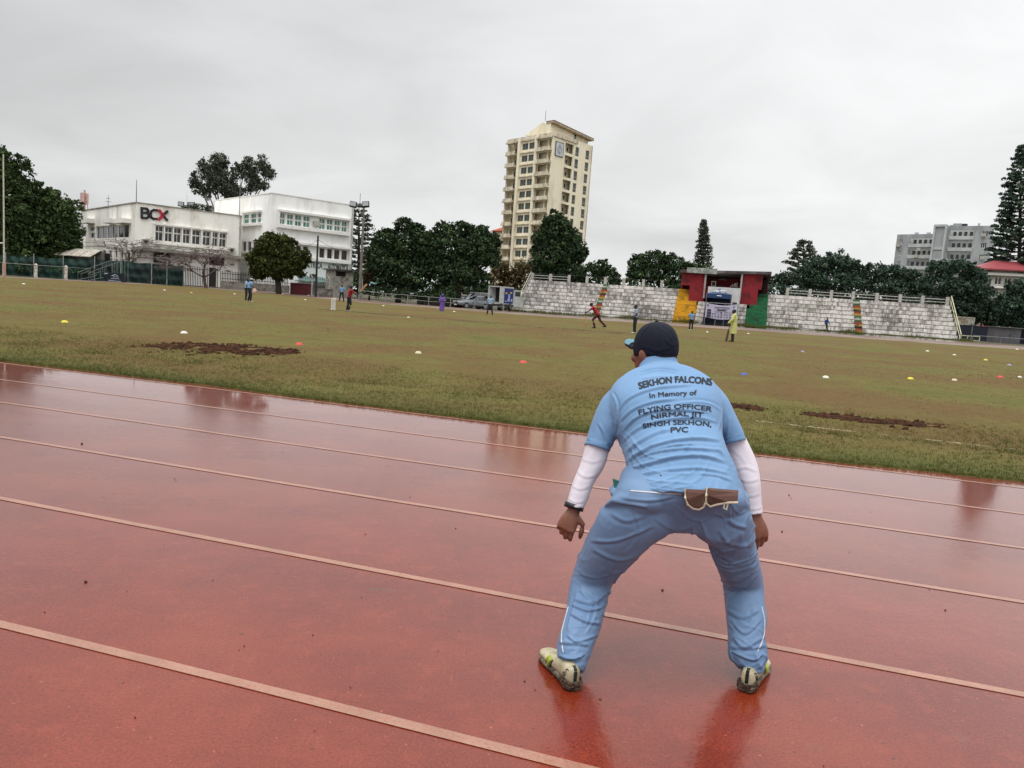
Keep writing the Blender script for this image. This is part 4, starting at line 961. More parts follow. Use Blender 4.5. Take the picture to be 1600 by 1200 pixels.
# ------------------------------------------------------------------ fences, posts, poles
NET = pm('net_green', '#16382e', '#112a26', .9, .4, .6, .8, c3='#0d1f20', s3=.4, sc=(1, 1, .4))
def yb(px): return 433+px*.0365 if px < 300 else 444+(px-300)*.047
def netfence():
    ZF_ = .5
    pts = [(-40, 397), (10, 398), (54, 400), (100, 403), (149, 404), (190, 407), (238, 411), (262, 412), (288, 415)]
    Y = 77; fp_ = []
    for (x, y) in pts: p = W(x, y, Y+(x/288)*2); fp_.append(p)
    root = thing('net_fence', 'long dark green netting fence on white poles along the left boundary', 'fence', (fp_[1].x, fp_[1].y, .3))
    for a, b in zip(fp_, fp_[1:]):
        vs = []; nx_, nz_ = 24, 8
        for j in range(nz_+1):
            for i in range(nx_+1):
                p = a.lerp(b, i/nx_); zt_ = p.z-.12*math.sin(math.pi*i/nx_); z = ZF_+(zt_-ZF_)*j/nz_
                bulge = .10*math.sin(i*.8+j*1.1)+.16*math.sin(math.pi*i/nx_)*math.sin(j*1.9)
                vs.append((p.x, p.y+bulge, z))
        W1 = nx_+1; o = MB().add(vs, [(j*W1+i, j*W1+i+1, (j+1)*W1+i+1, (j+1)*W1+i) for j in range(nz_) for i in range(nx_)]).build('netting', NET, root, smooth=True)
    for p in fp_[1:]: mb = MB(); mb.tube([(p.x, p.y-.12, .2), (p.x, p.y-.12, p.z+.25)], .045, 6); mb.build('pole', pm('pole_grey', '#9a9c98', '#77786f', 4), root)
netfence()
# short white concrete stub posts with a wire rail
sp_list = []
for i, (px, y0, y1) in enumerate([(56, 413, 434), (103, 416, 436.5), (151, 419.5, 437.5), (195.5, 423, 438.5), (238, 426, 441.5), (265.5, 428.5, 442), (291, 430, 443.5)]):
    a = G(px, y1); t_ = W(px, y0, a.y)
    mb = MB(); mb.box(a.x-.1, a.x+.1, a.y-.1, a.y+.1, a.z-.1, t_.z); mb.add([(a.x-.1, a.y-.1, t_.z), (a.x+.1, a.y-.1, t_.z), (a.x+.1, a.y+.1, t_.z), (a.x-.1, a.y+.1, t_.z), (a.x, a.y, t_.z+.07)], [(0, 1, 4), (1, 2, 4), (2, 3, 4), (3, 0, 4)])
    o = mb.build('stub_post', pm('stub_white', '#dcd3cb', '#c4b9af', 5, c3='#978a7f', s3=4), None, origin=a)
    wh = ['leftmost white stub post, just right of the rugby upright', 'second white stub post from the rugby upright', 'white stub post at the left foot of the metal steps', 'white stub post at the right end of the metal steps', 'first white stub post right of the metal steps', 'second white stub post right of the metal steps', 'white stub post where the green netting ends'][i]
    tag(o, wh, 'post', 'white stub posts along the field edge'); sp_list.append((a, t_))
mb = MB(); pts = [Vector((a.x, a.y-.15, t_.z-.08)) for a, t_ in sp_list]; pts = [pts[0]-Vector((6, .2, 0))]+pts; mb.tube(pts, .025, 5)
o = mb.build('wire_rail', METAL, None, origin=pts[0]); tag(o, 'thin grey wire rail strung along the white stub posts', 'rail')
# rugby upright
a = G(6.5, 434); b = W(2.0, 241, a.y); gp2 = thing('rugby_post', 'tall thin white rugby upright with padded base at left edge', 'goal post', tuple(a))
mb = MB(); mb.tube([(a.x, a.y, a.z), (a.x, a.y, b.z)], [.07, .05], 8); q = W(5, 380, a.y); mb.tube([(a.x, a.y, q.z), (a.x-5.6, a.y, q.z)], .06, 8); mb.tube([(a.x-5.6, a.y, a.z), (a.x-5.6, a.y, b.z)], [.07, .05], 8); mb.build('frame', pm('post_cream', '#c4beb0', '#a8a296', 3), gp2)
mb = MB(); q = W(5, 411, a.y).z; mb.tube([(a.x, a.y, a.z), (a.x, a.y, q)], .13, 10); mb.build('base_pad', pm('pad_pink', '#b59385', '#96796c', 4), gp2)

# metal steps with dark cloth banner
a = G(137, 439); b = G(198, 442); fs_ = Face(a, b, a.z); stp = thing('metal_steps', 'grey tubular steps draped with a dark printed cloth by the netting', 'steps', tuple(a))
mb = MB(); H_ = lambda px, py: fs_.uz(px, py)
def tb(*pp, n=0, r=.024): mb.tube([fs_.P(*fs_.uz(*q), n) for q in pp], r, 5)
for n in (0, -1.6): tb((138, 439), (138, 427), (150, 422), (192, 407), n=n); tb((143, 439), (143, 429), (157, 424), n=n); tb((157, 435), (157, 420), n=n); tb((163, 430), (163, 418), n=n); tb((176, 426), (176, 413), n=n); tb((182, 424), (182, 412), n=n); tb((191, 436), (191, 402), n=n); tb((195, 442), (195, 403), n=n); tb((200, 442), (200, 406), n=n); tb((195, 406), (200, 407), n=n); tb((138, 438), (160, 434), (168, 430), n=n)
mb.build('frame', pm('galvanised', '#6f7371', '#575a59', 4, rough=.5), stp)
mb = MB(); poly = [fs_.P(*fs_.uz(*q), .05) for q in ((160, 428), (167, 425.5), (194, 428), (194, 441.5), (178, 440), (165, 438.5))]; mb.prism(poly, fs_.n*.04); cl2 = mb.build('cloth', pm('cloth_navy', '#16202c', '#0f1720', 2), stp)
mb = MB()
for q in (((173, 431), (179, 429)), ((179, 429), (183, 431.5)), ((175, 432.5), (184, 433)), ((172, 435), (185, 436)), ((168, 438), (188, 440)), ((162, 428), (167, 427))): mb.tube([fs_.P(*fs_.uz(*p), .11) for p in q], .04, 4)
mb.build('print', pm('print_pale', '#9aa3ac', '#848d95', 8), cl2)

# palisade fence on low wall
def palisade(name, label, pts, z0, z1, mat, wallm=None, pitch=.17):
    root = thing(name, label, 'fence', (pts[0].x, pts[0].y, .3)); mb = MB()
    for a, b in zip(pts, pts[1:]):
        d = Vector((b.x-a.x, b.y-a.y, 0)); L_ = d.length; u = d.normalized(); nn = int(L_/pitch)
        for i in range(nn):
            p = Vector((a.x, a.y, 0))+u*(i*pitch); mb.boxv((p.x, p.y, z0), u*.07, Vector((u.y, -u.x, 0))*.03, (0, 0, z1-z0+.04*(i % 2)))
        for zz_ in (z0+.2, z1-.3): mb.boxv((a.x, a.y+.04, zz_), u*L_, Vector((u.y, -u.x, 0))*.03, (0, 0, .06))
    mb.build('pickets', mat, root)
    if wallm:
        mb = MB()
        for a, b in zip(pts, pts[1:]):
            d = Vector((b.x-a.x, b.y-a.y, 0)); n = Vector((d.y, -d.x, 0)).normalized(); mb.boxv((a.x-n.x*.1, a.y-n.y*.1, .0), d, n*.22, (0, 0, z0-.02))
        mb.build('base_wall', wallm, root)
    return root
CONC = pm('concrete', '#86817a', '#6a655e', 2, c3='#4e4a44', s3=1.5)
pa = [W(289, 440, 80), W(344, 443, 81.5)]; palisade('palisade_fence', 'dark iron palisade fence before the bare trees and office wall', pa, .45, W(300, 416, 80).z, IRON)
pa = [W(344, 443, 81.5), W(395, 445, 83), W(452, 449, 85)]; palisade('palisade_fence', 'grey palisade fence on a low concrete wall behind the blue shirted pair', pa, W(370, 440, 82).z, W(370, 425, 82).z, IRON, CONC)
pa = [W(466, 449, 84), W(524, 452, 86)]; palisade('palisade_fence', 'pale palisade fence right of the dark utility pole', pa, W(500, 447, 85).z, W(500, 433, 85).z, pm('fence_pale', '#8d918f', '#6d706e', 3), None, .24)
# low walls
def lowwall(name, label, x0, x1, ytop, Y, mat, cat='wall', h=None, th=.3):
    a = W(x0, ytop, Y); b = W(x1, ytop+(x1-x0)*.068, Y+.5); mb = MB(); d = Vector((b.x-a.x, b.y-a.y, 0)); n = Vector((d.y, -d.x, 0)).normalized()
    mb.boxv((a.x, a.y, .2), d, n*th, (0, 0, a.z-.2)); mb.boxv((a.x-n.x*.04, a.y-n.y*.04, a.z), d, n*(th+.08), (0, 0, .07))
    o = mb.build(name, mat, None, origin=Vector((a.x, a.y, .3))); tag(o, label, cat); return o
lowwall('low_wall', 'low red painted wall left of the utility pole', 454, 486, 442.5, 80, pm('wall_red', '#5e2327', '#4f1e21', 2))
lowwall('low_wall', 'short grey concrete wall right of the utility pole', 494, 521, 451, 79, CONC)
lowwall('low_wall', 'long low grey wall under the big dark trees', 652, 718, 463, 84, CONC)
# gatehouse
a, b = W(523, 458, 88), W(551, 460, 89.5); zt = W(525, 422, 88).z; fg = Face(a, b, .3)
gh = thing('guard_hut', 'small grey concrete guard hut with a dark window and flat roof', 'hut', (a.x, a.y, .3))
mb = MB(); wz0, wz1 = fg.uz(533, 432)[1], fg.uz(533, 424.5)[1]; uh = [fg.uz(525, 428)[0], fg.uz(540.5, 428)[0]]
wall_with_holes(mb, fg, 0, fg.L, .3, zt, [(uh[0], uh[1], wz0, wz1)], .2); mb.boxv(fg.P(0, .3, -.2), fg.u*.2, -fg.n*2.4, (0, 0, zt-.32)); mb.boxv(fg.P(fg.L-.2, .3, -.2), fg.u*.2, -fg.n*2.4, (0, 0, zt-.32)); mb.build('wall', pm('hut_grey', '#a09b91', '#837e75', 2, c3='#66615a', s3=2), gh)
mb = MB(); fg.block(mb, -.3, fg.L+.3, zt, zt+.15, -2.8, .4); mb.build('roof', pm('hut_roof', '#4e4d4b', '#3c3b39', 3), gh)
mb = MB(); fg.block(mb, uh[0], uh[1], wz0, wz1, -.17, -.12); mb.build('window', DARK, gh)
# teal carport canopies
TEAL = pm('shade_teal', '#5d7c78', '#4a6864', .8)
def carport(label, x0, x1, y0, y1, Y, n=3):
    a, b = W(x0, y1, Y), W(x1, y1+(x1-x0)*.068, Y); zt_ = W(x0, y0, Y).z; r_ = thing('carport', label, 'carport', (a.x, a.y, .3), 'teal carport canopies')
    mb = MB(); vs = []; L_ = (b-a).length
    for i in range(n*8+1):
        x = a.x+(b.x-a.x)*i/(n*8); q = abs(math.sin(math.pi*i/8)); z = a.z+(zt_-a.z)*(.35+.65*q)
        vs += [(x, a.y-1.5, a.z+.1*q), (x, a.y+1.2, z), (x, a.y+4, z-.15)]
    fs = [(3*i+k, 3*i+3+k, 3*i+4+k, 3*i+1+k) for i in range(n*8) for k in (0, 1)]
    o = mb.add(vs, fs).build('canopy', TEAL, r_, smooth=True); sm = o.modifiers.new('s', 'SOLIDIFY'); sm.thickness = .05
    for i in range(n+1): x = a.x+(b.x-a.x)*i/n; mb = MB(); mb.tube([(x, a.y+1, .3), (x, a.y+1, a.z+.3)], .05, 6); mb.build('post', METAL, r_)
carport('teal fabric carport canopy behind the utility pole', 466, 523, 430, 439, 92, 3)
carport('teal fabric carport canopy right of the floodlight pole', 563, 590, 434, 443, 95, 2)
# utility pole with wires
a = G(494, 461); a.y = 76; p = W(493.5, 455, 76); b = W(494, 368, 76)
up = thing('utility_pole', 'dark steel utility pole in front of the white building', 'pole', (p.x, p.y, .3)); mb = MB(); mb.tube([(p.x, p.y, .3), (p.x, p.y, b.z)], [.12, .09], 8); mb.build('shaft', pm('pole_black', '#1f2324', '#15191a', 3), up)
mb = MB(); tp = Vector((p.x, p.y, b.z-.4))
for (qx, qy, qY) in ((553, 390, 97), (465, 379, 90)):
    q = W(qx, qy, qY); pts = [tp.lerp(q, i/12)-Vector((0, 0, .5*math.sin(math.pi*i/12))) for i in range(13)]; mb.tube(pts, .02, 4)
mb.build('wire', IRON, up)
# angled white fence posts
for i, (px, y0, y1) in enumerate(((487.5, 433, 449), (515, 437, 449), (566, 437, 450))):
    p = W(px, y1, 83); q = W(px, y0, 83); mb = MB(); mb.tube([(p.x, p.y, .3), (p.x, p.y, q.z)], .07, 6); mb.tube([(p.x, p.y, q.z), (p.x-.3, p.y, q.z+.45)], .06, 6)
    o = mb.build('fence_post', pm('post_white2', '#b3afa6', '#97938a', 4), None, origin=Vector((p.x, p.y, .3)))
    tag(o, ['white cranked fence post just left of the utility pole', 'white cranked fence post left of the guard hut', 'white cranked fence post right of the floodlight pole'][i], 'post', 'cranked white fence posts')
# floodlight poles
def floodlight(px, y0, y1, Y, label, n=2, s=1.0):
    p = W(px, y1, Y); q = W(px, y0, Y); r_ = thing('floodlight_pole', label, 'floodlight', (p.x, p.y, .3)); mb = MB()
    mb.tube([(p.x, p.y, .3), (p.x, p.y, q.z)], [.28*s, .12*s], 8); mb.build('shaft', pm('pole_conc', '#77706a', '#5e5853', 2), r_)
    mb = MB(); mb.tube([(q.x-.75*s, q.y, q.z-.6*s), (q.x+.75*s, q.y, q.z-.6*s)], .05, 6); mb.tube([(q.x, q.y, q.z-.6*s), (q.x, q.y, q.z+1.2*s)], .025, 5); mb.build('crossarm', IRON, r_)
    for k in (-1, 1):
        mb = MB(); c = Vector((q.x+k*.95*s, q.y-.2, q.z-.4*s)); mb.boxv(c+Vector((-.5*s, -.15, -.35*s)), (1.0*s, 0, .1*k), (0, .3, -.1), (-.05*k, .1, .75*s)); l_ = mb.build('lamp_head', IRON, r_)
        mb = MB(); mb.boxv(c+Vector((-.42*s, -.2, -.28*s)), (.84*s, 0, .09*k), (0, .04, 0), (-.04*k, .1, .6*s)); mb.build('glass', pm('lamp_glass', '#9ba0a2', '#888d90', 3, rough=.3), l_)
    return r_
floodlight(562.5, 315, 456, 80, 'tall floodlight pole with two lamp heads right of the white building', s=.72)
floodlight(292, 315.5, 400, 190, 'distant twin floodlight behind the office roof', s=1.5)
mb = MB()                                                     # lamp arm on the pole
# field fence posts on the far side, with rail
pts = []
FP = thing('post_and_wire_fence', 'thin grey post and wire fence along the track under the dark trees', 'fence', tuple(G(603, 474)))
for (px, y0, y1) in ((560, 453, 467), (602.5, 459, 472), (636.5, 461, 475), (669.5, 464, 479), (703.5, 466, 481), (740.5, 469, 484), (786, 473, 486.5)):
    a = W(px, y1, 76.5); b = W(px, y0, 76.5); pts.append(b); mb = MB(); mb.tube([(a.x, a.y, .2), (a.x, a.y, b.z)], .05, 6); mb.build('post', pm('post_grey', '#8b8781', '#6f6b65', 5), FP)
mb = MB(); mb.tube(pts, .02, 4); mb.tube([p-Vector((0, 0, .45)) for p in pts], .02, 4); mb.build('wire', METAL, FP)
# right end: dark fence, shed, board, railing
o = lowwall('dark_fence', 'dark blue sheeted fence along the right boundary', 1496, 1760, 508, 92, pm('fence_navy', '#151a27', '#1d2230', 1), 'fence', th=.1)
a, b = W(1553, 540, 84), W(1592, 543, 83.5); fs2 = Face(a, b, .3); zt = W(1556, 511, 84).z; sh = thing('metal_shed', 'plain grey metal shed at the right end of the dark fence', 'shed', (a.x, a.y, .3))
mb = MB(); fs2.block(mb, 0, fs2.L, .3, zt, -2.2, 0); w_ = mb.build('wall', pm('shed_grey', '#5e5b5f', '#4f4d51', 1.2, rough=.6), sh)
mb = MB()
for i in range(14): u = fs2.L*i/14; fs2.block(mb, u, u+fs2.L/28, .35, zt-.05, .002, .03)
mb.build('ribbing', pm('shed_grey', '#5e5b5f'), sh); mb = MB(); mb.boxv(fs2.P(-.15, zt, .2), fs2.u*(fs2.L+.3), -fs2.n*2.6, (0, 0, .08)); mb.build('roof', pm('shed_roof', '#6e6a6c', '#58555a', 2), sh)
mb = MB(); fs2.block(mb, fs2.L*.55, fs2.L*.58, 1.4, 1.7, .03, .08); mb.build('latch', IRON, sh)
a, b = W(1491, 505, 88), W(1522, 508, 88); fb = Face(a, b, .3); z0 = W(1493, 505.5, 88).z; z1 = W(1493, 494, 88).z; sb = thing('hoarding', 'faded white signboard on posts behind the terrace right end', 'sign', (a.x, a.y, .3))
mb = MB(); fb.block(mb, 0, fb.L, z0, z1, -.05, .05); bd = mb.build('board', pm('board_faded', '#a29d94', '#8a857b', 3, c3='#6d6355', s3=2), sb)
mb = MB(); fb.block(mb, fb.L*.05, fb.L*.93, z1-.22, z1-.12, .052, .06); fb.block(mb, fb.L*.3, fb.L*.66, z0+.15, z0+.5, .052, .06); mb.build('print', pm('print_tan', '#74685a', '#8a7b68', 6), bd)
mb = MB(); [mb.tube([fb.P(u, .3, -.1), fb.P(u, z1, -.1)], .05, 6) for u in (.2, fb.L-.1)]; mb.build('post', METAL, sb)
a, b = W(1499, 530, 85), W(1530, 533, 84.5); fr2 = Face(a, b, .3); rl = thing('railing', 'short white pipe railing at the foot of the signboard', 'railing', (a.x, a.y, .3)); mb = MB()
zt = W(1500, 524, 85).z
for u in (0, fr2.L*.4, fr2.L): mb.tube([fr2.P(u, .3), fr2.P(u, zt)], .06, 6)
mb.tube([fr2.P(0, zt), fr2.P(fr2.L, zt)], .05, 6); mb.tube([fr2.P(0, zt-.45), fr2.P(fr2.L, zt-.45)], .04, 6); mb.build('pipework', pm('rail_cream', '#b5b295'), rl)
mb = MB(); pts = [W(1520, 524, 80), W(1700, 537, 79)]; mb.tube(pts, .03, 5)
for k in (0, .25, .5, .75, 1): q = pts[0].lerp(pts[1], k); mb.tube([(q.x, q.y, .2), q], .04, 5)
o = mb.build('boundary_rail', METAL, None, origin=Vector((pts[0].x, pts[0].y, .3))); tag(o, 'thin grey boundary rail in front of the metal shed', 'rail')
a, b = W(1536, 517, 98), W(1562, 519, 98); house('market_stall', 'low stall with pink red roof behind the dark fence', a, b, W(1545, 516, 98).z, 3, pm('stall_dark', '#3c3436', '#2c2628', 3), pm('stall_roof', '#8d3840', '#a25a60', 4), .7, 'stall', over=.3)
# ------------------------------------------------------------------ trees
def leafmat(name, cols, rough=.6):
    if name in MATS: return MATS[name]
    t = NT(name); at = t.n('ShaderNodeAttribute'); at.attribute_name = 'tone'
    n = len(cols); c = t.ramp(at.outputs['Fac'], [(i/(n-1), lin(x)) for i, x in enumerate(cols)])
    t.set(Base_Color=c, Roughness=.85); t.b.inputs['Specular IOR Level'].default_value = .1
    MATS[name] = t.m; return t.m
LF_DARK = leafmat('leaf_dark', ['#2c3924', '#3d4c2d', '#505f38', '#66734b'])
LF_DEEP = leafmat('leaf_deep', ['#263221', '#35452e', '#455638', '#5a6845'])
LF_MID = leafmat('leaf_olive', ['#2a3018', '#3e4422', '#52562c', '#646437'])
LF_GREY = leafmat('leaf_grey', ['#333a30', '#444b3e', '#565c4d', '#646a59'])
LF_BLUE = leafmat('leaf_bluegreen', ['#2b3a31', '#3a4b3f', '#4b5d4c', '#5c6c58'])
LF_BRN = leafmat('leaf_brown', ['#3a3322', '#4b4029', '#5d4d33', '#50552e'])
BARK = pm('bark', '#3d342c', '#2b241f', 3, bump=.03); BARKP = pm('bark_pale', '#6b6058', '#4e453f', 3); BARKR = pm('bark_purple', '#5b4744', '#403331', 3)
def leaf_cloud(name, mat, centers, radii, per, size, parent, squash=.8, shell=.55, tone0=.35):
    """leaf-sized faces gathered in small clumps through the crown's volume"""
    V = []; T = []
    for (c, r) in zip(centers, radii):
        c = np.array(c); r = np.array(r)
        nsub = max(10, int(3.4*per*r[0]*r[2]))
        d = rng.normal(size=(nsub, 3)); d /= np.linalg.norm(d, axis=1)[:, None]
        rad = shell+(1-shell)*rng.random(nsub)**.7
        sub = c+d*r*rad[:, None]*(1+.16*rng.normal(size=nsub))[:, None]
        sr = (.16+.20*rng.random(nsub))*min(r[0], r[2], 2.4)
        k = 40
        for s_, q in zip(sub, sr):
            e = rng.normal(size=(k, 3)); e /= np.linalg.norm(e, axis=1)[:, None]; e *= (rng.random(k)**.45)[:, None]
            p = s_+e*q*np.array([1, 1, squash])
            a = rng.normal(size=(k, 3)); a /= np.linalg.norm(a, axis=1)[:, None]
            b = np.cross(a, rng.normal(size=(k, 3))); b /= np.linalg.norm(b, axis=1)[:, None]
            sz = .72*size*(.6+.8*rng.random(k))[:, None]
            V.append(np.stack([p-a*sz, p+b*sz*.55, p+a*sz, p-b*sz*.55], 1).reshape(-1, 3))
            tb = tone0+.22*rng.normal(); T.append(np.repeat(np.clip(tb+.10*rng.normal(size=k), 0, 1), 4))
        # loose leaves filling between the clumps
        k = int(nsub*22); d = rng.normal(size=(k, 3)); d /= np.linalg.norm(d, axis=1)[:, None]
        p = c+d*r*((shell*.7+(1-shell*.7)*rng.random(k)**.5)*(1+.08*rng.normal(size=k)))[:, None]
        a = rng.normal(size=(k, 3)); a /= np.linalg.norm(a, axis=1)[:, None]; b = np.cross(a, rng.normal(size=(k, 3))); b /= np.linalg.norm(b, axis=1)[:, None]; sz = .72*size*(.6+.7*rng.random(k))[:, None]
        V.append(np.stack([p-a*sz, p+b*sz*.55, p+a*sz, p-b*sz*.55], 1).reshape(-1, 3)); T.append(np.repeat(np.clip(tone0+.12*rng.normal(size=k), 0, 1), 4))
    V = np.concatenate(V); T = np.concatenate(T)
    V = V[:]; org = np.array(ORG[parent.name])
    return npmesh(name, V, np.arange(len(V)).reshape(-1, 4), mat, parent, attr=T)
def limbs(mb, base, tops, r0, bend=.12, seg=7):
    base = Vector(base)
    fork = None
    for i, tp in enumerate(tops):
        tp = Vector(tp); start = base if i == 0 else base.lerp(Vector(tops[0]), .28+.2*random.random())
        pts = []; n = 7
        for k in range(n+1):
            f = k/n; p = start.lerp(tp, f); p += Vector((noise.noise((i, f*3, 1)), noise.noise((i, f*3, 7)), 0))*bend*(tp-start).length*math.sin(math.pi*f); pts.append(p)
        r = r0 if i == 0 else r0*.5
        mb.tube(pts, [r*(1-.8*k/n) for k in range(n+1)], seg)
def tree(label, px, pyb, Y, ells, leaf=LF_DARK, per=5, size=.28, bark=BARK, r0=.35, name='tree', squash=.8, shell=.5, group=None, base_z=None, tone0=.35, dscale=1.0):
    """ells: crown masses as measured ellipses (px, py, rx, ry[, depth offset])"""
    b = W(px, pyb, Y); b.z = .25 if base_z is None else base_z
    root = thing(name, label, 'tree', tuple(b), group); C_, R_ = [], []
    for e in ells:
        dy = e[4] if len(e) > 4 else 0; c = W(e[0], e[1], Y+dy); k = (Y+dy)/F
        C_.append(c); R_.append((e[2]*k, max(e[2], e[3])*k*.85*dscale, e[3]*k))
    leaf_cloud('crown', leaf, C_, R_, per, size, root, squash, shell, tone0)
    mb = MB(); order = sorted(C_, key=lambda c: -c.z); limbs(mb, b, order, r0); mb.build('trunk', bark, root, smooth=True)
    return root
GT = 'trees standing around the ground'
tree('very tall dark tree cut by the left picture edge', -8, 430, 88, [(-6, 262, 30, 32), (12, 300, 34, 38), (-20, 340, 40, 50), (20, 355, 40, 45), (10, 395, 44, 26), (34, 255, 14, 12), (48, 292, 16, 12, 2), (56, 330, 20, 28, 3)], LF_DARK, 3.4, .3, group=GT, tone0=.3)
tree('dark rounded tree between the left edge tree and the office', 88, 425, 92, [(78, 330, 26, 32), (98, 345, 24, 36), (60, 365, 30, 36), (100, 378, 26, 26), (80, 395, 34, 18), (76, 306, 13, 11)], LF_DARK, 3.6, .3, group=GT)
tree('tall wispy grey-green eucalyptus rising behind the office roof', 362, 425, 128, [(343, 252, 15, 15), (335, 275, 16, 20), (318, 262, 10, 14), (306, 285, 11, 16), (322, 298, 12, 12), (352, 285, 16, 22), (372, 268, 10, 14), (388, 262, 12, 16), (410, 258, 12, 14), (420, 272, 12, 11), (396, 284, 14, 17), (412, 290, 10, 8), (365, 300, 20, 14)], LF_GREY, 3.6, .24, BARKP, .5, squash=.9, shell=.2, group=GT)
tree('distant low tree line showing over the office roof middle', 308, 400, 170, [(296, 325, 12, 4), (312, 323, 14, 5), (326, 326, 10, 5)], LF_GREY, 1.6, .3, BARKP, .4, group=GT)
tree('dense round olive tree standing before the white building', 436, 458, 77, [(430, 385, 30, 20), (410, 405, 22, 22), (455, 408, 26, 22), (436, 420, 36, 16), (425, 400, 28, 28), (478, 402, 9, 12), (404, 425, 15, 12)], LF_MID, 9, .2, group=GT, tone0=.3)
tree('broad dark tree right of the floodlight pole', 622, 470, 82, [(632, 352, 17, 12), (650, 362, 14, 14), (604, 375, 24, 18), (640, 385, 36, 26), (600, 405, 30, 28), (635, 425, 46, 24), (592, 385, 14, 12), (668, 400, 24, 34), (676, 376, 16, 16)], LF_DEEP, 4.4, .27, group=GT, tone0=.28)
tree('broad dark tree behind the purple clad player, left of the tower', 716, 474, 82, [(694, 358, 16, 12), (722, 358, 18, 12), (748, 364, 18, 13), (700, 390, 30, 28), (745, 392, 32, 26), (770, 378, 14, 16), (765, 405, 20, 15), (715, 425, 45, 22), (740, 435, 30, 14)], LF_DEEP, 4.4, .27, group=GT, tone0=.3)
tree('brownish scrubby tree behind the delivery truck', 790, 470, 92, [(780, 425, 18, 16), (800, 432, 20, 20), (815, 425, 14, 22), (785, 450, 22, 10)], LF_BRN, 3.0, .22, BARKP, .22, shell=.2, group=GT)
tree('tall dark tree hiding the foot of the cream tower', 868, 470, 97, [(868, 352, 22, 18), (852, 375, 22, 20), (888, 372, 20, 18), (862, 402, 34, 24), (900, 392, 18, 20), (846, 420, 26, 16), (885, 425, 30, 16)], LF_DEEP, 4.6, .28, group=GT, tone0=.33)
tree('low spreading dark tree right of the tall tower tree', 930, 470, 95, [(918, 428, 22, 16), (938, 420, 18, 14), (952, 432, 16, 12), (962, 440, 10, 8)], LF_DEEP, 4.2, .24, group=GT)
tree('dark leafy tree group left of the cabin roof', 1040, 480, 104, [(1000, 412, 18, 14), (1025, 408, 22, 16), (1052, 414, 22, 15), (1080, 422, 20, 14), (1010, 430, 26, 14), (1060, 436, 36, 12), (1100, 432, 16, 14), (990, 428, 12, 14)], LF_DEEP, 3.8, .27, group=GT, tone0=.38)
tree('hazy dark trees low on the skyline right of the cabin', 1222, 480, 125, [(1212, 440, 14, 10), (1232, 436, 18, 12), (1200, 446, 8, 8)], LF_BLUE, 3, .3, group=GT)
tree('dark bushy tree beside the open crowned araucaria', 1298, 490, 100, [(1280, 415, 22, 15), (1308, 412, 24, 17), (1330, 424, 18, 16), (1262, 432, 26, 16), (1300, 440, 46, 16), (1344, 438, 12, 14)], LF_BLUE, 4.2, .26, group=GT, tone0=.35)
tree('dark bushy tree in front of the grey apartments, left one', 1385, 495, 100, [(1368, 424, 22, 13), (1392, 425, 20, 12), (1415, 430, 20, 12), (1380, 446, 34, 14), (1425, 446, 22, 14)], LF_BLUE, 4.2, .26, group=GT, tone0=.38)
tree('dark bushy tree in front of the grey apartments, right one', 1488, 505, 96, [(1472, 420, 22, 15), (1498, 416, 22, 12), (1522, 432, 18, 16), (1466, 445, 30, 18), (1505, 455, 38, 20), (1535, 455, 10, 20), (1490, 480, 36, 16)], LF_BLUE, 4.2, .26, group=GT, tone0=.33)
tree('slim ragged tree standing before the red roofed house', 1537, 520, 94, [(1530, 452, 9, 14), (1540, 470, 9, 14), (1533, 490, 8, 10), (1548, 480, 7, 8)], LF_BLUE, 2.2, .24, BARK, .16, shell=.2, group=GT)
tree('dark rounded tree cut by the right picture edge', 1590, 520, 92, [(1592, 455, 20, 18), (1580, 478, 26, 22), (1612, 475, 28, 34), (1565, 492, 14, 16), (1600, 498, 34, 16)], LF_BLUE, 4.2, .26, group=GT, tone0=.3)
tree('rust brown shrub at the foot of the floodlight pole', 577, 470, 84, [(576, 400, 10, 14), (578, 425, 12, 16), (572, 440, 8, 10)], LF_BRN, 2.2, .22, BARK, .12, shell=.2, group=GT)
# low hedges and weeds under the trees
HG = 'hedge clumps beyond the track'
for (lab, px, py, Y, el) in (('dark hedge clump under the netting at far left', 60, 420, 79, [(40, 418, 60, 10), (130, 424, 50, 6)]),
        ('weedy hedge under the broad dark trees', 640, 470, 81, [(590, 456, 26, 8), (640, 460, 30, 9), (690, 464, 30, 9)]),
        ('dark hedge left of the parked cars', 715, 470, 90, [(700, 455, 30, 12), (740, 452, 24, 10)]),
        ('dark hedge behind the terrace right end', 1530, 500, 97, [(1515, 492, 30, 14), (1560, 500, 30, 12)])):
    tree(lab, px, py, Y, el, LF_DEEP, 5, .2, BARK, .05, name='hedge', group=HG)
tree('dark hedge behind the track between the floodlight pole and the cars', 640, 470, 96, [(545, 440, 22, 12), (575, 440, 26, 16), (600, 440, 22, 14), (620, 448, 30, 12), (670, 450, 30, 13), (720, 454, 30, 14), (770, 456, 30, 14)], LF_DEEP, 3, .24, BARK, .05, name='hedge', group=HG)
tree('dark hedge behind the left terrace', 900, 470, 99, [(840, 446, 30, 14), (890, 448, 34, 14), (945, 452, 34, 13), (1000, 455, 34, 14), (1050, 458, 30, 14)], LF_DEEP, 3, .24, BARK, .05, name='hedge', group=HG)
tree('dark hedge behind the right terrace', 1350, 490, 108, [(1215, 456, 34, 12), (1270, 460, 34, 14), (1325, 464, 34, 14), (1380, 466, 34, 15), (1440, 470, 34, 15), (1500, 476, 34, 15), (1560, 480, 34, 18), (1620, 484, 34, 18)], LF_BLUE, 3, .26, BARK, .05, name='hedge', group=HG)
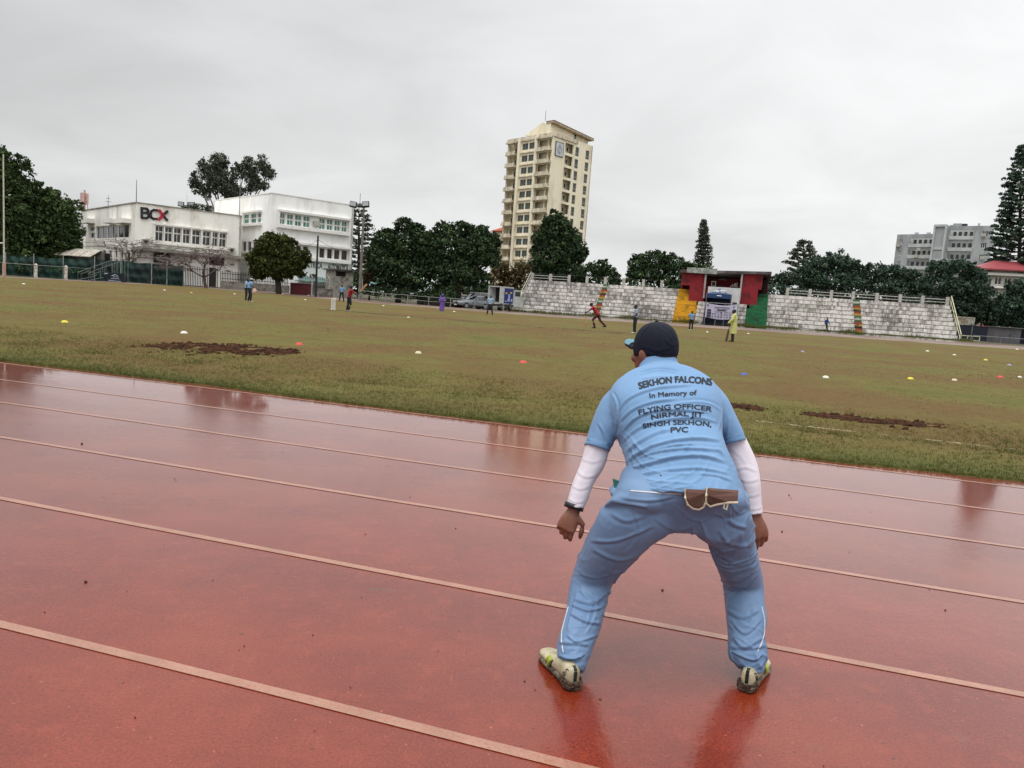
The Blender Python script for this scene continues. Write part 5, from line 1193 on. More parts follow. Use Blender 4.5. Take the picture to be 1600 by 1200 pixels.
# araucarias
def araucaria(label, px, pyb, ytop, Y, hw, y0, tiers, leaf, shape, per=1.0, seed=1, size=.22, up=.15, tuft=True, r0=.3):
    r = random.Random(seed); b = W(px, pyb, Y); b.z = .25; tp = W(px, ytop, Y)
    axis = lambda f: Vector((b.x+(tp.x-b.x)*f, b.y, b.z+(tp.z-b.z)*f))
    root = thing('araucaria', label, 'tree', tuple(b), 'trees standing around the ground'); mb = MB(); mb.tube([axis(0), axis(.6), axis(1)], [r0, r0*.6, .04], 8); C_, R_ = [], []
    fy = lambda y: (pyb-y)/(pyb-ytop); k_ = Y/F
    for t_ in range(tiers):
        g = (t_+.5)/tiers; f = fy(y0)+(1-fy(y0))*g; c = axis(f); L_ = hw*k_*shape(g)
        nb = 7 if L_ > 1.5 else 5
        for q in range(nb):
            a = 2*math.pi*(q+r.random()*.6)/nb+t_*.7; l_ = L_*(.75+.35*r.random()); e = c+Vector((math.cos(a)*l_, math.sin(a)*l_, l_*up*(r.random()+.4)))
            mb.tube([c, c.lerp(e, .5)-Vector((0, 0, .05*l_)), e], [.07, .05, .025], 4, False)
            m = max(2, int(l_/.55))
            for j in range(m):
                ff = (.35 if tuft else .15)+(.65 if tuft else .85)*(j+1)/m; C_.append(c.lerp(e, ff)+Vector((r.gauss(0, .08), 0, r.gauss(0, .05)))); w_ = .34*(1.15 if j == m-1 and tuft else .8)*max(.6, min(1.3, Y/100)); R_.append((w_, w_, w_*.55))
    V = []; T = []
    for c, rr in zip(C_, R_):
        k = int(16*per); e = rng.normal(size=(k, 3)); e /= np.linalg.norm(e, axis=1)[:, None]; p = np.array(c)+e*np.array(rr)*(rng.random(k)**.4)[:, None]
        a = rng.normal(size=(k, 3)); a /= np.linalg.norm(a, axis=1)[:, None]; bb = np.cross(a, rng.normal(size=(k, 3))); bb /= np.linalg.norm(bb, axis=1)[:, None]; sz = size*(.6+.7*rng.random(k))[:, None]
        V.append(np.stack([p-a*sz, p+bb*sz*.5, p+a*sz, p-bb*sz*.5], 1).reshape(-1, 3)); T.append(np.repeat(np.clip(.4+.25*rng.normal()+.1*rng.normal(size=k), 0, 1), 4))
    V = np.concatenate(V); npmesh('crown', V, np.arange(len(V)).reshape(-1, 4), leaf, root, attr=np.concatenate(T))
    mb.build('trunk', BARK, root)
cone = lambda g: max(.06, math.sin(math.pi*min(1, (.32+.68*g)))**.8*(1.05-g*.35))
araucaria('pointed norfolk pine rising behind the cabin roof', 1100, 470, 343, 118, 15, 440, 26, LF_GREY, cone, 1.5, 3, .2)
araucaria('tall norfolk pine at the right edge beside the grey apartments', 1596, 500, 226, 112, 50, 412, 34, LF_BLUE, lambda g: max(.05, (1-g)**.72*1.0), 1.7, 4, .22, r0=.4)
araucaria('open crowned araucaria with bare tiers left of the bushy trees', 1256, 480, 376, 120, 28, 432, 11, LF_GREY, lambda g: .95-.75*abs(g-.35) if g < .8 else .5-(g-.8)*1.5, 1.5, 5, .2, .3)
araucaria('sparse tiered araucaria behind the floodlight pole', 561, 455, 320, 105, 24, 420, 15, LF_GREY, lambda g: (.95-.5*abs(g-.4)) if g < .85 else .5, 1.2, 6, .18, .2)
# bare pinkish trees
def bare(label, px, pyb, Y, hw, ytop, seed):
    r = random.Random(seed); b = W(px, pyb, Y); b.z = .25; root = thing('bare_tree', label, 'tree', tuple(b), 'leafless spreading trees'); mb = MB(); k_ = Y/F; H_ = W(px, ytop, Y).z-b.z; Wd = hw*k_
    T_ = []
    def br(p, d, l, rad, lv):
        n = 4; pts = [p]; dd = Vector(d)
        for i in range(n):
            dd = (dd+Vector((r.gauss(0, .13), r.gauss(0, .13), r.gauss(0, .08)-.02*lv))).normalized(); pts.append(pts[-1]+dd*l/n)
        mb.tube(pts, [rad*(1-.55*i/n) for i in range(n+1)], 6 if lv < 2 else 4, False)
        if lv >= 5: T_.append(pts[-1]); return
        for _ in range(3 if lv in (2, 4) else 4):
            a = r.uniform(0, 6.28); sp_ = .75 if lv else .95; q = (dd*.8+Vector((math.cos(a)*sp_, math.sin(a)*sp_*.8, r.uniform(-.05, .28)))).normalized()
            if q.z < -.1: q.z = .02
            br(pts[-1] if r.random() < .6 else pts[-2], q, l*r.uniform(.62, .85), max(.020, rad*.52), lv+1)
    br(b, (0.05, 0, 1), H_*.34, .17, 0)
    # squash the crown into its measured width and height
    V = np.array(mb.v); ox, oz = b.x, b.z; mx_ = np.percentile(np.abs(V[:, 0]-ox), 98); mz = V[:, 2].max()-oz
    V[:, 0] = ox+(V[:, 0]-ox)*Wd/mx_; V[:, 1] = b.y+(V[:, 1]-b.y)*Wd*.8/mx_; V[:, 2] = oz+(V[:, 2]-oz)*H_/mz; mb.v = [tuple(v) for v in V]
    mb.build('branches', BARKR if seed % 2 else BARKP, root)
bare('bare purplish spreading tree before the office wall corner', 322, 441, 78, 60, 376, 11)
bare('bare greyish spreading tree behind the netting left of the steps', 178, 436, 83, 84, 364, 12)
# ------------------------------------------------------------------ vehicles
CARW = pm('car_white', '#a9abad', '#9c9ea0', 2, rough=.25, spec=.6); CARS = pm('car_silver', '#74787c', '#6b6f74', 2, rough=.25, metal=.4); TYRE = pm('tyre', '#151515', '#1f1d1c', 5); RIM = pm('rim', '#8b8d90', '#6f7174', 5, rough=.35, metal=.6)
CGL = pm('car_glass', '#14181b', '#1d2225', 1, rough=.06, spec=.8); LAMP = pm('headlight', '#c9ccce', '#b2b6b9', 4, rough=.15, spec=.8); REDL = pm('tail_lamp', '#7c1a1a', '#641414', 4, rough=.2)
def car(label, loc, rz, L=4.4, Wd=1.8, H=1.5, paint=CARW, suv=False):
    root = thing('parked_car', label, 'car', (0, 0, 0)); h = Wd/2; 
    st = [(-L/2, .45, .72, .86), (-L/2+.12, .3, .9, .94), (-L/2+.9, .25, 1.0, 1.0), (0, .22, .98, 1.0), (L/2-.9, .25, .92, 1.0), (L/2-.15, .3, .78, .93), (L/2, .42, .66, .82)]
    mb = MB(); mb.loft([(Vector((x, 0, (z0+z1)/2)), Vector((0, h*w_, 0)), Vector((0, 0, (z1-z0)/2)), 5) for x, z0, z1, w_ in st], 24); mb.build('body', paint, root, smooth=True)
    a, b = (-L/2+.25, L/2-1.35) if suv else (-L/2+.6, L/2-1.5)
    mb = MB(); z0, z1 = .93, H-.05; n_ = [(a, b, z0, .97), (a+.12, b-.15, z0+.1, .95), (a+.35, b-.75, z1-.08, .80), (a+.45, b-.85, z1-.03, .76)]
    mb.loft([(Vector(((q[0]+q[1])/2, 0, q[2])), Vector(((q[1]-q[0])/2, 0, 0)), Vector((0, h*q[3], 0)), 6) for q in n_], 24); cab = mb.build('windows', CGL, root, smooth=True)
    mb = MB(); mb.loft([(Vector(((a+b)/2-.2, 0, z1-.06)), Vector(((b-a)/2-.42, 0, 0)), Vector((0, h*.80, 0)), 6), (Vector(((a+b)/2-.22, 0, z1+.02)), Vector(((b-a)/2-.5, 0, 0)), Vector((0, h*.74, 0)), 6)], 24)
    for s in (-1, 1):
        for x0, x1, w0, w1 in ((b-.1, b-.78, .96, .8), (a+.1, a+.4, .96, .8), ((a+b)/2-.1, (a+b)/2-.12, .97, .81)): mb.tube([(x0, s*h*w0, z0+.02), (x1, s*h*w1, z1-.04)], .04, 5)
    mb.build('roof', paint, root)
    for x in (-L/2+.85, L/2-.85):
        for s in (-1, 1):
            mb = MB(); mb.tube([(x, s*(h-.2), .33), (x, s*(h+.01), .33)], .33, 18); wh = mb.build('wheel', TYRE, root); mb = MB(); mb.tube([(x, s*(h+.0), .33), (x, s*(h+.025), .33)], .2, 12); mb.build('rim', RIM, wh)
    for s in (-1, 1):
        mb = MB(); mb.boxv((L/2-.16, s*h*.62-.22, .62), (.14, 0, 0), (0, .44, 0), (0, 0, .16)); mb.build('headlight', LAMP, root)
        mb = MB(); mb.boxv((-L/2+.0, s*h*.7-.12, .68), (.12, 0, 0), (0, .24, 0), (0, 0, .22)); mb.build('tail_light', REDL, root)
        mb = MB(); mb.ball((b-.55, s*(h+.08), 1.02), .1, .09, .08, 8, 6); mb.build('mirror', paint, root)
    mb = MB(); mb.boxv((L/2-.05, -.45, .42), (.06, 0, 0), (0, .9, 0), (0, 0, .22)); mb.build('grille', DARK, root)
    mb = MB(); mb.boxv((L/2+.0, -.26, .34), (.03, 0, 0), (0, .52, 0), (0, 0, .11)); mb.build('number_plate', WHITE2, root)
    root.location = loc; root.rotation_euler = (0, 0, rz); return root
p = G(739, 480.5); p = W(738, 480.5, 77.5); p.z = .34; car('silver hatchback parked nose out under the trees before the white car', tuple(p), math.radians(-150), 3.9, 1.7, 1.45, CARS)
p = W(738, 476, 82); p.z = .34; car('white estate car parked behind the silver hatchback', tuple(p), math.radians(-165), 4.6, 1.85, 1.85, CARW, True)
p = W(722, 473, 86); p.z = .34; car('pale car half hidden at the left of the white estate', tuple(p), math.radians(-100), 4.2, 1.75, 1.5, pm('car_beige', '#9c8f8b', '#8b7f7b', 2, rough=.3))
# delivery truck
TW = pm('truck_white', '#b3b5b3', '#9a9c9a', 1.5, rough=.5); TB = pm('truck_blue', '#23306e', '#1d2860', 1.2, rough=.4)
p = W(761, 485, 80); q = W(780, 486, 79.5); r_ = W(803, 487, 81.5)
tk = thing('delivery_truck', 'box truck with open dark rear and blue printed side panel', 'truck', (p.x, p.y, .34))
fa = Face(Vector((p.x, p.y, 0)), Vector((q.x, q.y, 0)), .34); q2 = W(800.5, 487, 80.7); fb = Face(Vector((q.x, q.y, 0)), Vector((q2.x, q2.y, 0)), .34)
zt = W(762, 447.5, 80).z; zf = W(762, 473.5, 80).z; dep = fb.u*fb.L
mb = MB(); o_ = Vector((p.x, p.y, zf)); wv = fa.u*fa.L; hv = Vector((0, 0, zt-zf))
mb.boxv(o_, wv, dep, (0, 0, .12)); mb.boxv(o_+hv, wv, dep, (0, 0, .1)); mb.boxv(o_+Vector((0, 0, .12)), fa.u*.09, dep, hv-Vector((0, 0, .12))); mb.boxv(o_+wv-fa.u*.09+Vector((0, 0, .12)), fa.u*.09, dep, hv-Vector((0, 0, .12))); mb.boxv(o_+dep*.96+fa.u*.1+Vector((0, 0, .12)), wv-fa.u*.2, dep*.04, hv-Vector((0, 0, .12)))
bxx = mb.build('cargo_box', TW, tk)
mb = MB(); mb.boxv(o_+fa.u*.1+dep*.5+Vector((0, 0, .13)), wv-fa.u*.2, dep*.02, hv-Vector((0, 0, .2))); mb.build('shade_panel', DARK, tk)  # dark sheet halfway in, standing for the shade inside the open box
mb = MB(); fb.block(mb, fb.L*.30, fb.L*.97, zf+.12, zt-.05, .003, .03); pnl = mb.build('side_panel', TB, bxx)
mb = MB(); L_ = fb.L; Hh = zt-zf
for (a, b, c, d) in ((.36, .50, .62, .72), (.72, .86, .66, .76)): fb.block(mb, L_*a, L_*b, zf+Hh*c, zf+Hh*d, .031, .04)
mb.build('print_yellow', pm('print_yellow', '#b9a23c', '#a8933a', 5), tk)
mb = MB()
for (a, b, c, d) in ((.6, .72, .3, .62), (.55, .72, .18, .32), (.36, .5, .16, .22), (.8, .92, .18, .34)): fb.block(mb, L_*a, L_*b, zf+Hh*c, zf+Hh*d, .031, .04)
mb.build('print_white', pm('print_white', '#9fa8c4', '#8791b3', 5), tk)
mb = MB(); mb.boxv((p.x, p.y, zf-.25), wv, dep*1.05, (0, 0, .22)); mb.build('chassis', IRON, tk)
for uu in (.18, .85):
    for s in (0, 1):
        c = Vector((p.x, p.y, .34+.42))+dep*uu+wv*(s*.86+.0); mb = MB(); mb.tube([c, c+fa.u*fa.L*.14], .42, 16); wh = mb.build('wheel', TYRE, tk); mb = MB(); e = c+(fa.u*fa.L*.14 if s else Vector((0, 0, 0))); mb.tube([e, e+fa.u*(.03 if s else -.03)], .22, 12); mb.build('rim', RIM, wh)
mb = MB(); c0_ = Vector((p.x, p.y, zf-.2))+dep*1.02; mb.boxv(c0_, wv*.96, fb.u*1.5, (0, 0, 1.1)); mb.boxv(c0_+Vector((0, 0, 1.1))+fb.u*.1, wv*.96, fb.u*1.0, (0, 0, .7)); mb.build('cab', TW, tk)
mb = MB(); mb.boxv(c0_+wv*.97+Vector((0, 0, 1.15))+fb.u*.25, wv*.01, fb.u*.7, (0, 0, .5)); mb.build('cab_window', CGL, tk)

# ------------------------------------------------------------------ small figures on the field
SKIN = pm('skin_brown', '#6e4632', '#5e3a29', 12, rough=.55); SKIND = pm('skin_dark', '#3d271d', '#322018', 12, rough=.55); HAIR = pm('hair_black', '#0e0c0b', '#171412', 20); 
SHW = pm('shoe_white', '#bcb9b2', '#908c84', 12); SHD = pm('shoe_dark', '#1c1b1d', '#2a2829', 12)
def cloth(name, c, c2=None): return pm('cloth_'+name, c, c2 or None, 6, rough=.85, bump=.01, bs=25)
def hand_parts(mb, wr, d, n, s=1.0, side=1, curl=.5, fr=.0085):
    """palm and five bent fingers; d = pointing direction, n = palm normal"""
    d = Vector(d).normalized(); n = (Vector(n)-d*Vector(n).dot(d)).normalized(); x = d.cross(n)*side; wr = Vector(wr)
    mb.loft([(wr, x*.026*s, n*.019*s), (wr+d*.03*s, x*.036*s, n*.018*s), (wr+d*.075*s, x*.042*s, n*.015*s), (wr+d*.09*s, x*.040*s, n*.012*s)], 14, 2.6)
    for i, (o, L_) in enumerate(((-.030, .072), (-.010, .082), (.011, .076), (.030, .058))):
        p = wr+d*.084*s+x*o*s; dd = (d+x*o*1.5).normalized(); pts = [p]; a = .25*curl
        for k, f in enumerate((.45, .32, .25)):
            a += curl*(.55+.12*i); v = dd*math.cos(a)+n*math.sin(a); pts.append(pts[-1]+v*L_*f*s)
        r = fr*s*(1-.08*(i == 3)); mb.tube([pts[0]-dd*.02*s]+pts, [r*1.1, r*1.08, r, r*.9, r*.62], 8)
    p = wr+d*.02*s-x*.03*s; t1 = (d*.55-x*.75+n*.35).normalized(); t2 = (d*.85-x*.2+n*.4).normalized(); q = p+t1*.04*s; mb.tube([p+x*.015*s, p, q, q+t2*.032*s, q+t2*.054*s], [fr*1.5*s, fr*1.5*s, fr*1.25*s, fr*1.1*s, fr*.7*s], 8)
def head_parts(mb, c, M, s=1.0, neck=None):
    """skull, jaw, nose, ears, eyes sockets: local +y is the face"""
    P_ = lambda x, y, z: Vector(c)+M @ Vector((x*s, y*s, z*s))
    mb.ball(P_(0, -.012, .025), .076*s, .096*s, .092*s, 20, 14, M); mb.ball(P_(0, .03, -.035), .060*s, .066*s, .072*s, 18, 12, M); mb.ball(P_(0, .062, -.082), .032*s, .028*s, .024*s, 12, 8, M)
    mb.ball(P_(0, .096, -.022), .014*s, .020*s, .022*s, 10, 8, M); mb.ball(P_(0, .088, .004), .010*s, .014*s, .026*s, 10, 8, M)
    mb.ball(P_(0, .086, -.052), .024*s, .012*s, .008*s, 10, 6, M)
    for q in (-1, 1):
        mb.ball(P_(q*.077, -.004, -.01), .010*s, .022*s, .033*s, 10, 8, M); mb.ball(P_(q*.04, .072, -.02), .022*s, .018*s, .02*s, 10, 8, M); mb.ball(P_(q*.032, .082, .022), .022*s, .012*s, .009*s, 10, 6, M)
def person(label, base, face, s, J=None, shirt=None, pants=None, skin=SKIND, cap=None, shoes=SHD, coat=None, hood=None, sleeve=.5, group='players and officials on the field', vox=.017, beltz=.95, hairy=True, skirt=False):
    """J: joints in metres for a 1.75 m adult, +y is where the person faces"""
    D = dict(hip=(.09, 0, .93), knee_l=(-.11, .02, .50), knee_r=(.11, .02, .50), ank_l=(-.12, -.01, .08), ank_r=(.12, -.01, .08), pel=(0, 0, .96), chest=(0, .01, 1.27), neck=(0, 0, 1.47), head=(0, .02, 1.62),
             sh_l=(-.19, 0, 1.42), sh_r=(.19, 0, 1.42), el_l=(-.25, -.02, 1.14), el_r=(.25, -.02, 1.14), wr_l=(-.25, .07, .88), wr_r=(.25, .07, .88), yaw=0, nod=0)
    if J: D.update(J)
    v = {k: (Vector(q)*s if isinstance(q, tuple) else q) for k, q in D.items()}
    root_loc = Vector(base)
    mb = MB(); hl = v['pel']+Vector((-.09, 0, -.03))*s; hr = v['pel']+Vector((.09, 0, -.03))*s
    HM = Matrix.Rotation(D['yaw'], 3, 'Z') @ Matrix.Rotation(D['nod'], 3, 'X')
    head_parts(mb, v['head'], HM, s); mb.tube([v['neck']-Vector((0, 0, .03))*s, v['neck'], v['head']-Vector((0, 0, .04))*s], [.062*s, .055*s, .055*s], 12)
    def torso(m, g, z0=0):
        side = (v['sh_r']-v['sh_l']).normalized(); fwd = Vector((0, 0, 1)).cross(side)*-1
        ax = (v['neck']-v['pel']).normalized(); fw = side.cross(ax).normalized(); p0, p1 = v['pel'], v['neck']
        R_ = [(p0-ax*.06*s, .155, .105), (p0+ax*.02*s, .165, .115), (p0.lerp(p1, .28), .150, .108), (p0.lerp(p1, .6), .172, .118), (p0.lerp(p1, .84), .185, .108), (p0.lerp(p1, .95), .125, .085), (p1, .065, .06)]
        m.loft([(c, side*(a*s+g), fw*(b*s+g)) for c, a, b in R_], 20)
    torso(mb, 0)
    for q in 'lr':
        hp = hl if q == 'l' else hr
        mb.tube([hp, hp.lerp(v['knee_'+q], .5), v['knee_'+q], v['knee_'+q].lerp(v['ank_'+q], .35), v['ank_'+q]], [.085*s, .072*s, .053*s, .053*s, .037*s], 12)
        mb.ball(v['knee_'+q], .053*s, None, None, 10, 8); a = v['ank_'+q]; mb.tube([a-Vector((0, .04, .03))*s, a+Vector((0, .05, -.035))*s, a+Vector((0, .15, -.055))*s], [.036*s, .036*s, .024*s], 8)
        mb.tube([v['sh_'+q], v['sh_'+q].lerp(v['el_'+q], .5), v['el_'+q], v['el_'+q].lerp(v['wr_'+q], .4), v['wr_'+q]], [.055*s, .048*s, .038*s, .038*s, .026*s], 10); mb.ball(v['sh_'+q], .06*s, None, None, 10, 8); mb.ball(v['el_'+q], .038*s, None, None, 8, 6)
        d = (v['wr_'+q]-v['el_'+q]).normalized(); hand_parts(mb, v['wr_'+q], d, Vector((1 if q == 'l' else -1, .2, 0)), s*1.05, 1 if q == 'l' else -1, .55, .010)
    me = remesh(mb, vox*s, 2); o = link_mesh('person', me, skin, smooth=True); tag(o, label, 'person', group); ORG[o.name] = Vector((0, 0, 0))
    def child(name, m, mat, vx=None, sm=3):
        me = remesh(m, (vx or vox)*s, sm) if vx != 0 else m.mesh(); c = link_mesh(name, me, mat, o, smooth=True); return c
    if shirt:
        m = MB(); torso(m, .014*s)
        for q in 'lr':
            e = v['sh_'+q].lerp(v['el_'+q], min(1, sleeve*1.4) if sleeve < 1 else 1); m.tube([v['sh_'+q]*1.0, e], [.078*s, .066*s], 12); m.ball(v['sh_'+q], .078*s, None, None, 12, 8)
            if sleeve >= 1: m.tube([v['el_'+q], v['el_'+q].lerp(v['wr_'+q], .92)], [.06*s, .045*s], 10); m.ball(v['el_'+q], .06*s, None, None, 10, 8)
        child('shirt', m, shirt)
    if pants:
        m = MB(); side = Vector((1, 0, 0)); m.loft([(v['pel']+Vector((0, 0, .03))*s, side*.18*s, Vector((0, .13*s, 0))), (v['pel']-Vector((0, 0, .05))*s, side*.185*s, Vector((0, .135*s, 0))), (v['pel']-Vector((0, 0, .12))*s, side*.15*s, Vector((0, .11*s, 0)))], 18)
        for q in 'lr':
            hp = hl if q == 'l' else hr; m.tube([hp, hp.lerp(v['knee_'+q], .5), v['knee_'+q], v['knee_'+q].lerp(v['ank_'+q], .5), v['ank_'+q]+Vector((0, 0, .0))], [.105*s, .092*s, .076*s, .072*s, .066*s], 12); m.ball(v['knee_'+q], .076*s, None, None, 10, 8)
        child('trousers', m, pants)
    if coat:
        m = MB(); ax = Vector((0, 0, 1)); zc_ = skirt or .45
        sd = Vector((1, 0, 0)); m.loft([(Vector((0, 0, zc_*s)), sd*.25*s, Vector((0, .19*s, 0))), (Vector((0, 0, .8*s)), sd*.225*s, Vector((0, .17*s, 0))), (v['pel']+Vector((0, 0, .1))*s, sd*.21*s, Vector((0, .155*s, 0))), (v['chest'], sd*.225*s, Vector((0, .16*s, 0))), (v['neck']-Vector((0, 0, .08))*s, sd*.2*s, Vector((0, .13*s, 0))), (v['neck'], sd*.09*s, Vector((0, .09*s, 0)))], 22)
        for q in 'lr': m.tube([v['sh_'+q], v['el_'+q], v['el_'+q].lerp(v['wr_'+q], .9)], [.09*s, .078*s, .06*s], 12); m.ball(v['sh_'+q], .09*s, None, None, 12, 8)
        child('coat', m, coat)
    for q in 'lr':
        m = MB(); a = v['ank_'+q]; b0 = a-Vector((0, .05, .035))*s; f = Vector((0, 1, 0)); m.loft([(b0+Vector((0, -.015, 0))*s, Vector((.02*s, 0, 0)), Vector((0, 0, .03*s))), (b0+f*.02*s, Vector((.04*s, 0, 0)), Vector((0, 0, .045*s))), (b0+f*.12*s-Vector((0, 0, .008*s)), Vector((.046*s, 0, 0)), Vector((0, 0, .036*s))), (b0+f*.2*s-Vector((0, 0, .016*s)), Vector((.044*s, 0, 0)), Vector((0, 0, .027*s))), (b0+f*.245*s-Vector((0, 0, .02*s)), Vector((.022*s, 0, 0)), Vector((0, 0, .016*s)))], 14); c = link_mesh('shoe', m.mesh(), shoes, o, smooth=True)
    hc = v['head']
    if hood:
        m = MB(); m.ball(hc+HM @ Vector((0, -.02, .02))*s, .105*s, .12*s, .13*s, 16, 10, HM); c = link_mesh('hood', m.mesh(), hood, o, smooth=True)
    elif cap:
        m = MB(); n_ = 16; rings = [(hc+HM @ Vector((0, -.012, .03+.09*math.sin(a)))*s, HM @ Vector((.088*s*math.cos(a)+.001, 0, 0)), HM @ Vector((0, .108*s*math.cos(a)+.001, 0))) for a in (0, .35, .7, 1.05, 1.35, 1.55)]; m.loft(rings, 18)
        m.loft([(hc+HM @ Vector((0, .06, .036))*s, HM @ Vector((.075*s, 0, 0)), HM @ Vector((0, 0, .006*s))), (hc+HM @ Vector((0, .13, .034))*s, HM @ Vector((.06*s, 0, 0)), HM @ Vector((0, 0, .006*s))), (hc+HM @ Vector((0, .165, .026))*s, HM @ Vector((.03*s, 0, 0)), HM @ Vector((0, 0, .004*s)))], 14); link_mesh('cap', m.mesh(), cap, o, smooth=True)
    elif hairy:
        m = MB(); m.ball(hc+HM @ Vector((0, -.022, .04))*s, .083*s, .098*s, .092*s, 16, 10, HM); link_mesh('hair', m.mesh(), HAIR, o, smooth=True)
    o.location = root_loc; o.rotation_euler = (0, 0, face); return o
def lpt(base, face, s, p):     # a point of the person's own space in the world
    return Vector(base)+Matrix.Rotation(face, 3, 'Z') @ (Vector(p)*s)
def bat(label, a, b, mat):
    """cricket bat from the handle top a to the toe b"""
    a, b = Vector(a), Vector(b); d = (b-a).normalized(); L_ = .86; x = d.cross(Vector((0, 1, .2))).normalized(); n = d.cross(x)
    root = thing('cricket_bat', label, 'cricket bat', tuple(a)); m = MB(); m.tube([a, a+d*.3], .017, 8); m.build('handle', pm('grip_black', '#1e1c1c', '#2b2828', 9), root)
    m = MB(); m.loft([(a+d*.28, x*.02, n*.016), (a+d*.34, x*.05, n*.022), (a+d*.7, x*.054, n*.032), (a+d*.84, x*.053, n*.02), (a+d*L_, x*.045, n*.012)], 14, 3.5); m.build('blade', mat, root)
def foot(px, py, s=None, h=None):
    g = G(px, py); return (g.x, g.y, g.z+.02)
def hs(base, hpx): return hpx*(Vector(base)-Vector((0, 0, CH))).dot(FW)/F
SKY = cloth('skyblue', '#6d93b8', '#5f84a8'); LTB = cloth('paleblue', '#8ea6bf', '#7f97b1'); BLKC = cloth('black', '#15161b', '#1e1f25'); REDC = cloth('red', '#8e1722', '#7b131d'); MAR = cloth('maroon', '#4d1a1f', '#401519'); PUR = cloth('purple', '#6a4f97', '#5a4285'); YELC = cloth('raincoat', '#bdbd78', '#afb06a'); RBL = cloth('royal', '#263f80', '#1f346c'); NVY = cloth('navy', '#1b2433', '#151c29')
WCAP = cloth('whitecap', '#b7b5b0'); WOODB = pm('bat_willow', '#b08a5c', '#9c7648', 6, rough=.5)
b = foot(384, 469.5); s = hs(b, 35)/1.75
person('person in pale blue shirt partly hidden behind the white capped keeper', b, math.radians(-70), s, dict(head=(0, .10, 1.56), neck=(0, .06, 1.42), wr_r=(.2, .22, 1.0), el_r=(.27, .0, 1.1), knee_l=(-.13, .05, .5)), LTB, BLKC, SKIND, None, SHD)
b = foot(389, 472); s = hs(b, 38)/1.72
person('wicket keeper in light blue shirt and white cap, legs apart, holding a pale glove', b, math.radians(-60), s, dict(head=(0, .14, 1.54), neck=(0, .09, 1.40), chest=(0, .05, 1.25), sh_l=(-.2, .07, 1.36), sh_r=(.2, .07, 1.36), ank_l=(-.26, -.02, .08), ank_r=(.24, .05, .08), knee_l=(-.2, .08, .5), knee_r=(.2, .1, .5), el_r=(.32, .14, 1.12), wr_r=(.38, .32, .98), el_l=(-.28, .1, 1.1), wr_l=(-.2, .26, .95)), SKY, BLKC, SKIND, WCAP, SHW)
gq = lpt(b, math.radians(-60), s, (.40, .38, .93)); gq = W(397.5, 455.5, gq.y)
m = MB(); m.ball(gq, .13, .09, .17, 12, 8)
for k in range(4): m.tube([gq+Vector((-.08+.05*k, 0, .08)), gq+Vector((-.10+.06*k, 0, .22))], .03, 6)
m.tube([gq+Vector((.1, 0, 0)), gq+Vector((.17, 0, .1))], .035, 6)
o = m.build('keeper_glove', pm('glove_pale', '#c7a79b', '#b39488', 8), None, origin=gq, smooth=True); tag(o, 'pale wicket keeping glove held by the white capped keeper', 'glove')
b = foot(533.5, 471.5); s = hs(b, 26)/1.75
person('person in sky blue shirt standing astride beyond the stumps', b, math.radians(175), s, dict(ank_l=(-.24, 0, .08), ank_r=(.24, 0, .08), knee_l=(-.17, .03, .5), knee_r=(.17, .03, .5), el_l=(-.31, -.03, 1.15), el_r=(.31, -.03, 1.15), wr_l=(-.17, .16, 1.0), wr_r=(.17, .16, 1.0)), SKY, BLKC, SKIND, None, SHD)
b = foot(543, 487); s = hs(b, 41)/1.75; fb_ = math.radians(-50)
person('batter in red shirt swinging a bat out to the right', b, fb_, s, dict(pel=(.04, .06, .95), chest=(.10, .1, 1.25), neck=(.12, .10, 1.44), head=(.10, .12, 1.6), sh_l=(-.06, .16, 1.4), sh_r=(.30, .06, 1.4), el_l=(.12, .38, 1.22), wr_l=(.28, .55, 1.22), el_r=(.42, .30, 1.16), wr_r=(.32, .52, 1.16), ank_l=(-.17, .02, .08), ank_r=(.2, -.05, .08), knee_r=(.2, .1, .5), knee_l=(-.08, .07, .5)), REDC, BLKC, SKIND, BLKC, SHW)
hx = lpt(b, fb_, s, (.32, .56, 1.20)); e = W(567.5, 450.5, hx.y); bat('pale cricket bat swung outward by the red shirted batter', hx-(e-hx).normalized()*.1, e, WOODB)
b = foot(690, 488.5); s = hs(b, 28.5)/1.75
person('person in long purple hooded rain suit seen from the front', b, math.radians(180), s, dict(el_l=(-.3, 0, 1.15), el_r=(.3, 0, 1.15), wr_l=(-.14, .2, 1.08), wr_r=(.14, .2, 1.08)), None, PUR, SKIND, None, SHW, coat=PUR, hood=PUR, skirt=.22)
b = foot(765, 492.5); s = hs(b, 30.5)/1.75
person('person in pale blue shirt and black trousers, hands on hips, before the truck', b, math.radians(180), s, dict(ank_l=(-.24, 0, .08), ank_r=(.24, 0, .08), knee_l=(-.17, .03, .5), knee_r=(.17, .03, .5), el_l=(-.36, -.08, 1.2), el_r=(.36, -.08, 1.2), wr_l=(-.2, .06, 1.02), wr_r=(.2, .06, 1.02)), LTB, BLKC, SKIND, None, SHD)
b = foot(932, 514); s = hs(b, 41)/1.62; fr_ = math.radians(75)
person('runner in red shirt leaning forward with a bat in hand', b, fr_, s, dict(pel=(0, .0, .88), chest=(0, .2, 1.16), neck=(0, .33, 1.32), head=(0, .44, 1.44), sh_l=(-.19, .28, 1.28), sh_r=(.19, .28, 1.28), knee_l=(-.1, .26, .52), ank_l=(-.1, .1, .1), knee_r=(.1, -.18, .5), ank_r=(.1, -.52, .2), el_l=(-.28, .48, 1.08), wr_l=(-.26, .66, .95), el_r=(.3, .12, 1.08), wr_r=(.28, .32, .92), nod=-.3), REDC, MAR, SKIND, BLKC, SHD)
